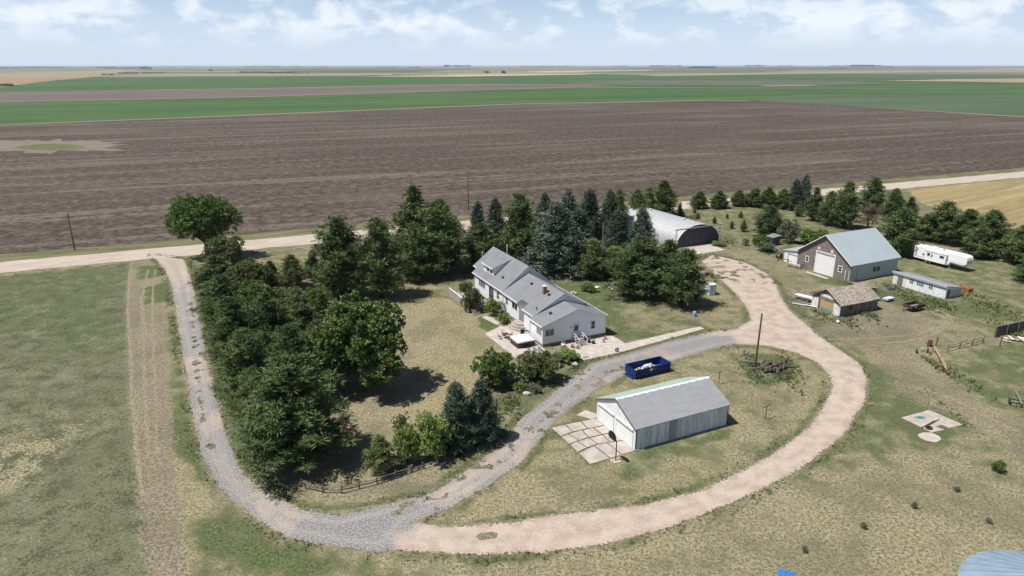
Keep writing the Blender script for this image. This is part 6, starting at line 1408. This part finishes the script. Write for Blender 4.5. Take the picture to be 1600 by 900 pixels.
def tree(key, name, cat, px, yb, yt, hw, label, group=None, lean=0.0):
    x, y = G(px, yb); h = max(.4, height_at(px, yb, yt)); slant = math.hypot(math.hypot(x, y), CAM_H * .8); r = hw * slant / FPX
    cm, tm, pr, ph = PROTO[key]
    t = thing(name, label, cat, (x, y, 0), trng.uniform(0, 6.28), group)
    if lean: t.rotation_euler = (0, lean, 0)
    for nm, me in (('trunk', tm), ('crown', cm)):
        o = bpy.data.objects.new(nm, me); C.objects.link(o); o.parent = t; o.scale = (r / pr, r / pr, h / ph)
    return t
WB, BK, RT = 'trees of the west windbreak', 'evergreens behind the farmhouse', 'trees behind the barn and camper'
TREES = [
    # west windbreak
    ('elm0', 'leafy_tree', 'tree', 325, 405, 302, 51, 'tall spreading leafy tree with bare trunk at the junction of road and drive', None),
    ('olivebush0', 'leafy_tree', 'tree', 354, 420, 368, 29, 'rounded olive green tree directly beneath the tall roadside tree', WB),
    ('pine2', 'pine_tree', 'tree', 340, 455, 396, 30, 'bushy pine beside the drive below the roadside tree', WB),
    ('leafy1', 'leafy_tree', 'tree', 388, 458, 404, 30, 'dull olive leafy tree on the lawn side of the bushy roadside pine', WB),
    ('pine1', 'pine_tree', 'tree', 352, 505, 428, 36, 'pine leaning over the drive where its weed strip begins', WB),
    ('leafy2', 'leafy_tree', 'tree', 402, 500, 436, 34, 'broad dark leafy tree in the middle of the upper windbreak', WB),
    ('cedar2', 'juniper', 'tree', 425, 446, 406, 14, 'small dark pointed juniper at the far edge of the windbreak', WB),
    ('lightpine0', 'young_pine', 'tree', 458, 450, 396, 24, 'young upright pine in the gap, between two junipers', WB),
    ('cedar0', 'juniper', 'tree', 491, 437, 390, 13, 'slim juniper just left of the two tall pines near the road', WB),
    ('leafy1', 'leafy_tree', 'tree', 452, 496, 446, 32, 'low olive leafy tree in front of the young pine', WB),
    ('leafy0', 'leafy_tree', 'tree', 498, 494, 448, 26, 'low leafy tree under the left one of the two tall pines', WB),
    ('bigpine0', 'pine_tree', 'tree', 372, 570, 462, 46, 'wide pine pressing against the drive halfway down the windbreak', WB),
    ('bigpine1', 'pine_tree', 'tree', 425, 570, 455, 44, 'tall dark pine in the middle of the lower windbreak', WB),
    ('pine2', 'pine_tree', 'tree', 478, 560, 470, 42, 'dark pine between the big leafy lawn tree and the windbreak', WB),
    ('bigpine1', 'pine_tree', 'tree', 395, 635, 512, 50, 'pine beside the drive just behind the huge front pine', WB),
    ('bigpine1', 'pine_tree', 'tree', 462, 632, 505, 52, 'tall pine directly behind the huge front pine', WB),
    ('bigpine0', 'pine_tree', 'tree', 466, 720, 550, 88, 'huge dark pine nearest the camera at the bend of the drive', WB),
    ('bigpine1', 'pine_tree', 'tree', 424, 704, 600, 44, 'pine on the drive side of the huge front pine', WB),
    ('bigpine0', 'pine_tree', 'tree', 404, 662, 572, 36, 'small pine tucked between the drive and the front pines', WB),
    ('leafy0', 'leafy_tree', 'tree', 572, 606, 463, 74, 'big round leafy tree casting its shadow on the dry lawn', WB),
    ('leafy1', 'leafy_tree', 'tree', 512, 600, 500, 40, 'olive leafy tree hard against the left of the big round lawn tree', WB),
    ('pine3', 'pine_tree', 'tree', 536, 460, 334, 46, 'tall pine, left one of the pair near the road', WB),
    ('pine1', 'pine_tree', 'tree', 596, 464, 337, 42, 'tall pine, right one of the pair near the road, with its trunk showing', WB),
    # back row
    ('pine2', 'pine_tree', 'tree', 650, 412, 284, 36, 'tallest pointed pine by the road left of the farmhouse', BK),
    ('pine1', 'pine_tree', 'tree', 690, 428, 308, 50, 'broad pine just left of the dormer end of the farmhouse', BK),
    ('pine3', 'pine_tree', 'tree', 650, 436, 345, 36, 'lower dark pine below the tallest pointed pine', BK),
    ('spruce1', 'spruce_tree', 'tree', 747, 392, 312, 19, 'narrow grey blue spruce just right of the far utility pole', BK),
    ('spruce0', 'spruce_tree', 'tree', 774, 396, 307, 26, 'blue green spruce beside the narrow grey blue one', BK),
    ('pine2', 'pine_tree', 'tree', 752, 420, 345, 32, 'dark pine directly behind the dormer ridge of the farmhouse', BK),
    ('pine0', 'pine_tree', 'tree', 812, 412, 298, 36, 'tall round topped pine behind the middle of the farmhouse', BK),
    ('spruce2', 'spruce_tree', 'tree', 850, 366, 298, 20, 'pointed blue spruce top between the round pine and the next spruces', BK),
    ('spruce0', 'spruce_tree', 'tree', 868, 425, 314, 54, 'great silver blue spruce standing on the rear lawn behind the house', BK),
    ('spruce1', 'spruce_tree', 'tree', 886, 378, 293, 26, 'dark blue spruce just beyond the great silver spruce', BK),
    ('darkspruce0', 'spruce_tree', 'tree', 919, 385, 292, 28, 'broad topped spruce right of the dark blue one', BK),
    ('darkspruce1', 'spruce_tree', 'tree', 902, 412, 325, 40, 'dark spruce filling in right of the great silver spruce', BK),
    ('darkspruce0', 'spruce_tree', 'tree', 951, 368, 294, 20, 'narrow dark spruce halfway between the house and the quonset', BK),
    ('lightpine1', 'young_pine', 'tree', 966, 362, 294, 16, 'small paler pine beside the narrow dark spruce', BK),
    ('lightpine0', 'pine_tree', 'tree', 993, 352, 293, 20, 'slim pine at the far left corner of the quonset', BK),
    ('lightpine1', 'pine_tree', 'tree', 1012, 345, 291, 18, 'light green pine behind the quonset ridge', BK),
    ('pine2', 'pine_tree', 'tree', 1035, 338, 279, 25, 'tall pine standing above the quonset ridge', BK),
    ('darkspruce1', 'spruce_tree', 'tree', 962, 402, 326, 28, 'dark spruce left of the pale spruce by the quonset', BK),
    ('spruce2', 'spruce_tree', 'tree', 1000, 404, 321, 28, 'pale grey blue spruce standing against the quonset wall', BK),
    ('lightpine0', 'young_pine', 'tree', 925, 434, 372, 32, 'young yellowish green pine by the rear garden bed', BK),
    ('lightpine1', 'young_pine', 'tree', 958, 432, 384, 32, 'young pine between the garden bed and the big lawn pines', BK),
    ('pine1', 'pine_tree', 'tree', 1000, 462, 367, 54, 'broad pine at the left end of the clump on the right lawn', BK),
    ('pine2', 'pine_tree', 'tree', 1040, 466, 370, 34, 'middle pine of the clump on the right lawn', BK),
    ('pine0', 'pine_tree', 'tree', 1068, 478, 385, 37, 'right pine of the clump, beside the grey outhouse', BK),
    # front corner
    ('darkspruce0', 'spruce_tree', 'tree', 714, 698, 594, 34, 'left one of the twin dark spruces by the gravel drive', None),
    ('darkspruce1', 'spruce_tree', 'tree', 752, 688, 590, 37, 'right one of the twin dark spruces by the gravel drive', None),
    ('shrub0', 'shrub', 'shrub', 776, 602, 546, 37, 'big round dark green shrub on the lawn corner above the twin spruces', None),
    ('olivebush0', 'shrub', 'shrub', 842, 594, 551, 36, 'wide olive shrub in front of the hot tub', None),
    ('brightshrub0', 'shrub', 'shrub', 886, 564, 546, 20, 'leafy flowering shrub below the gable wall', None),
    ('brightshrub1', 'shrub', 'shrub', 676, 716, 640, 38, 'large light green shrub touching the twin spruces', None),
    ('brightshrub0', 'shrub', 'shrub', 636, 724, 666, 23, 'light green shrub between the thin sapling and the rail fence', None),
    ('lightpine1', 'young_pine', 'tree', 596, 738, 678, 25, 'small bright pine at the corner of the rail fence', None),
    ('sapling0', 'sapling', 'tree', 628, 694, 644, 17, 'thin crooked sapling leaning on the dry lawn', None),
    ('brightshrub1', 'shrub', 'shrub', 812, 612, 594, 14, 'low bright shrub at the edge of the gravel below the round shrub', None),
    ('greybush0', 'shrub', 'shrub', 836, 612, 600, 12, 'low grey green bush among the white rocks', None),
    ('greybush0', 'shrub', 'shrub', 872, 566, 552, 14, 'dark potted bush at the gable wall', None),
    # deck and patio plants
    ('olivebush0', 'shrub', 'shrub', 738, 486, 450, 18, 'tall shrub growing beside the deck boards', 'shrubs along the side of the house'),
    ('brightshrub0', 'shrub', 'shrub', 772, 492, 466, 16, 'leafy shrub between the deck and the curved steps', 'shrubs along the side of the house'),
    ('brightshrub1', 'shrub', 'shrub', 787, 506, 487, 14, 'shrub next to the curved brick steps', 'shrubs along the side of the house'),
    ('olivebush0', 'shrub', 'shrub', 728, 462, 440, 12, 'small shrub at the far end of the deck', 'shrubs along the side of the house'),
    ('brightshrub0', 'shrub', 'shrub', 917, 455, 440, 12, 'dense green bush in the rear garden bed', None),
    ('brightshrub1', 'shrub', 'shrub', 924, 457, 444, 8, 'yellow flowering bush beside the bird bath', None),
    # right side
    ('cedar0', 'juniper', 'tree', 1092, 325, 298, 13.9, 'first of the round junipers in line along the road, nearest the quonset', RT),
    ('cedar1', 'juniper', 'tree', 1123, 325, 297, 14.8, 'second juniper from the quonset in the line along the road', RT),
    ('cedar2', 'juniper', 'tree', 1153, 322, 296, 12.2, 'third juniper from the quonset in the line along the road', RT),
    ('cedar0', 'juniper', 'tree', 1178, 322, 293, 15.7, 'fourth juniper from the quonset in the line along the road', RT),
    ('cedar1', 'juniper', 'tree', 1199, 325, 291, 15.7, 'fifth juniper from the quonset in the line along the road', RT),
    ('cedar2', 'juniper', 'tree', 1222, 326, 294, 13.9, 'juniper at the right end of the line, left of the two tall spruces', RT),
    ('spruce1', 'spruce_tree', 'tree', 1254, 325, 270, 12.2, 'tallest pointed spruce beside the road on the right', RT),
    ('darkspruce0', 'spruce_tree', 'tree', 1240, 328, 278, 13.9, 'spruce touching the tallest pointed one', RT),
    ('pine2', 'pine_tree', 'tree', 1270, 345, 290, 13.9, 'narrow pine just right of the two tall spruces', RT),
    ('pine1', 'pine_tree', 'tree', 1293, 352, 297, 16.5, 'pine between the narrow pine and the tall dark round one', RT),
    ('pine0', 'pine_tree', 'tree', 1318, 356, 281, 20, 'tall dark round topped pine behind the brown gable', RT),
    ('lightpine0', 'young_pine', 'tree', 1247, 338, 318, 7, 'small thin pine alone in the grass', RT),
    ('pine3', 'pine_tree', 'tree', 1361, 332, 275, 19.1, 'dense pine standing before the road above the barn ridge', RT),
    ('dead0', 'dead_tree', 'tree', 1355, 358, 317, 17.4, 'dead reddish brown tree behind the barn ridge', RT),
    ('pine1', 'pine_tree', 'tree', 1393, 345, 293, 17.4, 'pine right of the dead tree', RT),
    ('pine2', 'pine_tree', 'tree', 1418, 352, 306, 12.2, 'slim pine at the edge of the golden field', RT),
    ('pine3', 'pine_tree', 'tree', 1402, 398, 322, 27.8, 'dark layered pine against the right end of the barn roof', RT),
    ('pine1', 'pine_tree', 'tree', 1200, 368, 320, 26.1, 'spreading flat topped pine in the field left of the barn', RT),
    ('greybush0', 'shrub', 'tree', 1232, 380, 341, 17.4, 'rounded grey green bush left of the brown gable', RT),
    ('shrub1', 'shrub', 'shrub', 1272, 382, 358, 22, 'green shrub behind the lean-to roof', RT),
    ('shrub0', 'shrub', 'shrub', 1188, 384, 366, 14, 'low green shrub in front of the small dark hut', RT),
    ('greybush0', 'shrub', 'shrub', 1196, 393, 378, 15, 'grey weedy bush at the edge of the dirt yard', RT),
    ('pine0', 'pine_tree', 'tree', 1470, 378, 312, 27.8, 'large pine behind the back end of the white camper', RT),
    ('cedar2', 'cedar_tree', 'tree', 1444, 375, 332, 17.4, 'cedar between the barn and the white camper', RT),
    ('pine1', 'pine_tree', 'tree', 1506, 384, 325, 24.4, 'ragged pine above the middle of the white camper', RT),
    ('pine3', 'pine_tree', 'tree', 1542, 394, 326, 27.8, 'tall pine with thin tip beyond the nose of the camper', RT),
    ('cedar0', 'cedar_tree', 'tree', 1526, 402, 350, 19.1, 'low cedar just beyond the nose of the camper', RT),
    ('pine2', 'pine_tree', 'tree', 1592, 412, 347, 24.4, 'pine at the right edge of the photo', RT),
    ('cedar1', 'cedar_tree', 'tree', 1570, 402, 366, 17.4, 'low cedar left of the edge pine', RT),
    ('pine1', 'pine_tree', 'tree', 1606, 440, 400, 19.1, 'low dark pine branch reaching in at the right edge', RT),
    ('shrub1', 'shrub', 'shrub', 1559, 737, 720, 8, 'small lone green bush in the grass at the right', None),
    ('brightshrub0', 'shrub', 'shrub', 1123, 384, 377, 12, 'green weeds at the right corner of the quonset', None),
]
for sp_ in TREES: tree(*sp_)
SAP = [(1062, 334, 315, 4, 'slender conifer sapling behind the quonset, tallest of the planted row'), (1064, 338, 326, 5, 'dark conifer sapling just behind the quonset ridge'), (1085, 333, 323, 3, 'thin conifer sapling right of the quonset ridge'), (1090, 342, 332, 4, 'conifer sapling above the door track'),
       (1116, 349, 338, 4, 'conifer sapling beyond the right end of the door track'), (1136, 341, 333, 3, 'tiny conifer sapling highest on the grassy slope'), (1143, 357, 345, 4, 'conifer sapling in mid slope right of the track post'), (1157, 340, 330, 4, 'bushy conifer sapling far up the slope'), (1161, 362, 343, 6, 'largest dark sapling at the left of the flat topped pine')]
for px, yb, yt, hw, lab in SAP: tree('lightpine0', 'conifer_sapling', 'sapling', px, yb, yt, hw, lab, 'planted conifer saplings')
WEED = [(1349, 826, 812, 7, 'tall weed clump in the dry grass, nearest the ribbed bin roof'), (1428, 794, 780, 6, 'dark weed clump right of the middle of the dry grass'), (1494, 767, 757, 7, 'grey weed tuft highest in the dry grass at the right'), (1257, 862, 850, 7, 'weed clump nearest the blue box'), (1545, 816, 808, 7, 'reddish green weed patch near the right edge')]
for px, yb, yt, hw, lab in WEED: tree('greybush0', 'weed_clump', 'weeds', px, yb, yb - (yb - yt) * .7, hw * .75, lab, 'weed clumps in the dry grass')

# ------------------------------------------------------------------ grass and weeds: uncountable ground cover
def tuft_mesh(name, pts, hs, rng, mat, blades=6, wid=.05, cov=None):
    k = len(pts); idx = np.repeat(np.arange(k), blades); n = len(idx); a = rng.uniform(0, 6.283, n); h = hs[idx] * rng.uniform(.6, 1.15, n)
    base = np.stack([pts[idx, 0] + rng.normal(0, .09, n), pts[idx, 1] + rng.normal(0, .09, n), np.zeros(n)], -1)
    lean = h * rng.uniform(.2, .9, n); tip = base + np.stack([np.cos(a) * lean, np.sin(a) * lean, h], -1)
    w = np.stack([-np.sin(a), np.cos(a), np.zeros(n)], -1) * (wid * (1 + hs[idx]))[:, None]
    V = np.stack([base - w, base + w, tip], 1).reshape(-1, 3); F = np.arange(n * 3, dtype=np.int32).reshape(-1, 3)
    attrs = {'cover': np.repeat(cov[idx], 3, 0)} if cov is not None else None
    return raw_mesh(name, V, F, mat, attrs)
k = NT('grass_blades'); att = k.n('ShaderNodeAttribute', attribute_name='cover'); sp2 = k.n('ShaderNodeSeparateColor'); k.l(att.outputs['Color'], sp2.inputs[0]); P = k.pos()
n1 = k.noise(P, .8, 4); gF = k.step(k.math('ADD', sp2.outputs[0], k.math('MULTIPLY', k.math('SUBTRACT', n1, .5), 1.0)), .4, .7)
c = k.mix(gF, k.mix(k.step(n1, .35, .65), (.20, .165, .092), (.31, .265, .155)), k.mix(k.step(n1, .35, .65), (.062, .085, .030), (.115, .145, .055)))
c = k.mix(k.math('MULTIPLY', sp2.outputs[2], .7), c, (.145, .155, .105)); MT['grass'] = k.done(c, .85)
rng = np.random.RandomState(5)
def scatter(n, x0, x1, y0, y1, f):
    x = rng.uniform(x0, x1, n); y = rng.uniform(y0, y1, n); keep = f(x, y); return np.stack([x[keep], y[keep]], -1)
inframe = lambda x, y: np.abs(x) < y * .80 + 12
p = scatter(150000, -110, 115, 46, 190, lambda x, y: inframe(x, y) & (drive_field(x, y) < -.25) & (rng.rand(len(x)) < np.clip(1.5 - y / 150, .25, 1)))
cv_ = cover_at(p[:, 0], p[:, 1]); keep = rng.rand(len(p)) > cv_[:, 1] * .75; p, cv_ = p[keep], cv_[keep]
hs = rng.uniform(.05, .13, len(p)) * (1 + .3 * cv_[:, 2]) * (.7 + .6 * fbm(p[:, 0], p[:, 1], 9))
o = bpy.data.objects.new('grass', tuft_mesh('grass', p, hs, rng, MT['grass'], 4, .018, cv_)); C.objects.link(o); tag(o, 'short dry and green grass covering the open ground', 'grass', kind='stuff')
def edge(x, y):
    d = drive_field(x, y); return (d < .05) & (d > -1.3) & (fbm(x, y, 4) > .47)
p = scatter(90000, -95, 100, 50, 170, lambda x, y: inframe(x, y) & edge(x, y))
hs = rng.uniform(.10, .30, len(p)) * (.4 + fbm(p[:, 0] + 9, p[:, 1], 3)); cv2 = np.tile(np.array([[.9, 0, 0, 0]]), (len(p), 1)); cv2[:, 0] = np.where(rng.rand(len(p)) < .22, .2, .95)
tall = [((1360, 455), 9, 2.2, 260, .5), ((1430, 470), 12, 3, 380, .6), ((1470, 476), 8, 2, 200, .7), ((1400, 450), 8, 2, 150, .7), ((1550, 480), 14, 4, 420, .7), ((1320, 500), 9, 2, 260, .6), ((1355, 492), 7, 1.6, 200, .7), ((1281, 490), 5, 2, 160, .6), ((1585, 520), 8, 3, 260, .7), ((1500, 590), 10, 3, 200, .5), ((1180, 585), 10, 2, 260, .5), ((1225, 590), 10, 2.4, 300, .5), ((1237, 570), 5, 2, 160, .5), ((1175, 565), 5, 2, 140, .6), ((1470, 575), 5, 2, 120, .6), ((1130, 378), 8, 2, 220, .6), ((1210, 395), 10, 3, 260, .6), ((1245, 412), 6, 2, 160, .6), ((1330, 445), 8, 2, 160, .5), ((900, 570), 7, 1.6, 200, .5), ((800, 632), 9, 1.6, 240, .5), ((1480, 640), 6, 3, 100, .4)]
ex, eh, ec = [], [], []
for (px, py), sx, sy, n, h in tall:
    x, y = G(px, py); q = y / FPX
    n = int(n * .6); ex.append(np.stack([rng.normal(x, sx * q * 1.15, n), rng.normal(y, sy * 1.15, n)], -1)); eh.append(rng.uniform(.3, 1.0, n) * h * .85); ec.append(np.tile(np.array([[.9, 0, .3 * rng.rand(), 0]]), (n, 1)))
p = np.concatenate([p] + ex); hs = np.concatenate([hs] + eh); cv2 = np.concatenate([cv2] + ec)
o = bpy.data.objects.new('weeds', tuft_mesh('weeds', p, hs, rng, MT['grass'], 6, .045, cv2)); C.objects.link(o); tag(o, 'rank green weeds along the drive edges and round the sheds', 'weeds', kind='stuff')
# far-off windbreaks and groves on the horizon
spots = [(10, 107.2, 26, 2.2), (70, 106.6, 30, 2), (165, 106.6, 14, 2), (186, 107, 22, 1.6), (228, 108, 8, 3.4), (205, 107.3, 16, 2), (395, 105, 14, 2), (425, 105, 14, 2), (462, 105, 9, 1.8), (330, 110.8, 3, 2.4), (500, 104.8, 10, 1.2), (603, 105.6, 18, 1.3), (648, 105.8, 8, 1.8), (698, 104.8, 4, 3), (720, 104.6, 16, 2.4), (840, 104.8, 28, 1.8), (880, 104.7, 8, 2), (970, 104.2, 10, 1.6), (1040, 104.6, 28, 2.4), (1100, 106.8, 17, 3.2), (1085, 106.5, 10, 2.6), (1180, 103.9, 16, 2), (1230, 103.8, 14, 1.5), (1315, 104.4, 18, 2), (1350, 104.6, 22, 3), (1365, 104.5, 12, 2.4), (1388, 105.2, 8, 2), (1430, 104, 20, 1.2), (1316, 107.2, 3, 2), (761, 114.4, 2.2, 3.4), (787, 115, 2.2, 4), (620, 117.2, 8, 1.2), (580, 118.4, 14, 1.1), (680, 116, 20, 1.1), (640, 116.6, 20, 1.2), (200, 115.2, 16, 2), (168, 117, 10, 2), (240, 114.6, 18, 1.6), (400, 113.6, 26, 2), (440, 114.6, 20, 2), (470, 115, 12, 1.4), (4, 134.5, 16, 3.4)]
cs, rs = [], []
r_ = np.random.RandomState(9)
for px, py, hw, hp in spots:
    n = int(hw * 5) + 6
    for i in range(n):
        x, y = G(px + r_.uniform(-hw, hw), py + r_.uniform(-.12, .12)); s = y / FPX; h = hp * s * r_.uniform(.45, 1.0)
        cs.append((x, y, h * .5)); rs.append(max(h * .5, .35 * s))
V, F = leaves(np.array(cs), np.array(rs), 16, 1.0, .8, .3, r_); V[:, 2] = np.maximum(V[:, 2], 0)
o = bpy.data.objects.new('distant_trees', raw_mesh('distant_trees', V, F, MT['spruce_dark'])); C.objects.link(o); tag(o, 'far-off hedgerows and farm groves strung along the horizon', 'trees', kind='stuff')
# ------------------------------------------------------------------ pieces of one kind become parts of their own
SPLIT = {'rake_board', 'door_jamb', 'corner_board', 'downspout', 'gutter', 'skid', 'top_rail', 'side_rib', 'stringer', 'support_posts', 'nose_decal', 'stripe', 'door_frame', 'roof_ribs', 'soffit', 'side_rail', 'railing'}
def split_islands(o):
    me = o.data; n = len(me.vertices); par = list(range(n))
    def find(a):
        while par[a] != a: par[a] = par[par[a]]; a = par[a]
        return a
    for e in me.edges: par[find(e.vertices[0])] = find(e.vertices[1])
    isl = {}
    for p in me.polygons: isl.setdefault(find(p.vertices[0]), []).append(p)
    if len(isl) < 2 or len(isl) > 100: return
    nm = {'support_posts': 'support_post', 'roof_ribs': 'roof_rib'}.get(o.name.split('.')[0], o.name.split('.')[0])
    for polys in isl.values():
        vi = sorted({v for p in polys for v in p.vertices}); mp = {v: i for i, v in enumerate(vi)}
        m2 = bpy.data.meshes.new(nm); m2.from_pydata([me.vertices[v].co[:] for v in vi], [], [[mp[v] for v in p.vertices] for p in polys])
        for m in me.materials: m2.materials.append(m)
        q = bpy.data.objects.new(nm, m2); C.objects.link(q); q.parent = o.parent
        if o.get('label'): q['label'] = o['label']
    bpy.data.objects.remove(o)
for o in [o for o in S.objects if o.type == 'MESH' and o.parent and o.name.split('.')[0] in SPLIT]: split_islands(o)

# ------------------------------------------------------------------ summer haze
hz = M().box(-30000, 30000, -300, 60000, -1.0, 46.0).build('haze', None)
hm_ = bpy.data.materials.new('haze'); hm_.use_nodes = True; ht = hm_.node_tree; ht.nodes.clear()
ho = ht.nodes.new('ShaderNodeOutputMaterial'); hv = ht.nodes.new('ShaderNodeVolumePrincipled'); hv.inputs['Density'].default_value = 4.0e-5; hv.inputs['Color'].default_value = (.80, .88, 1.0, 1); hv.inputs['Anisotropy'].default_value = .2
ht.links.new(hv.outputs[0], ho.inputs['Volume']); hz.data.materials.append(hm_); tag(hz, 'thin summer haze over the plain', 'haze', kind='stuff')
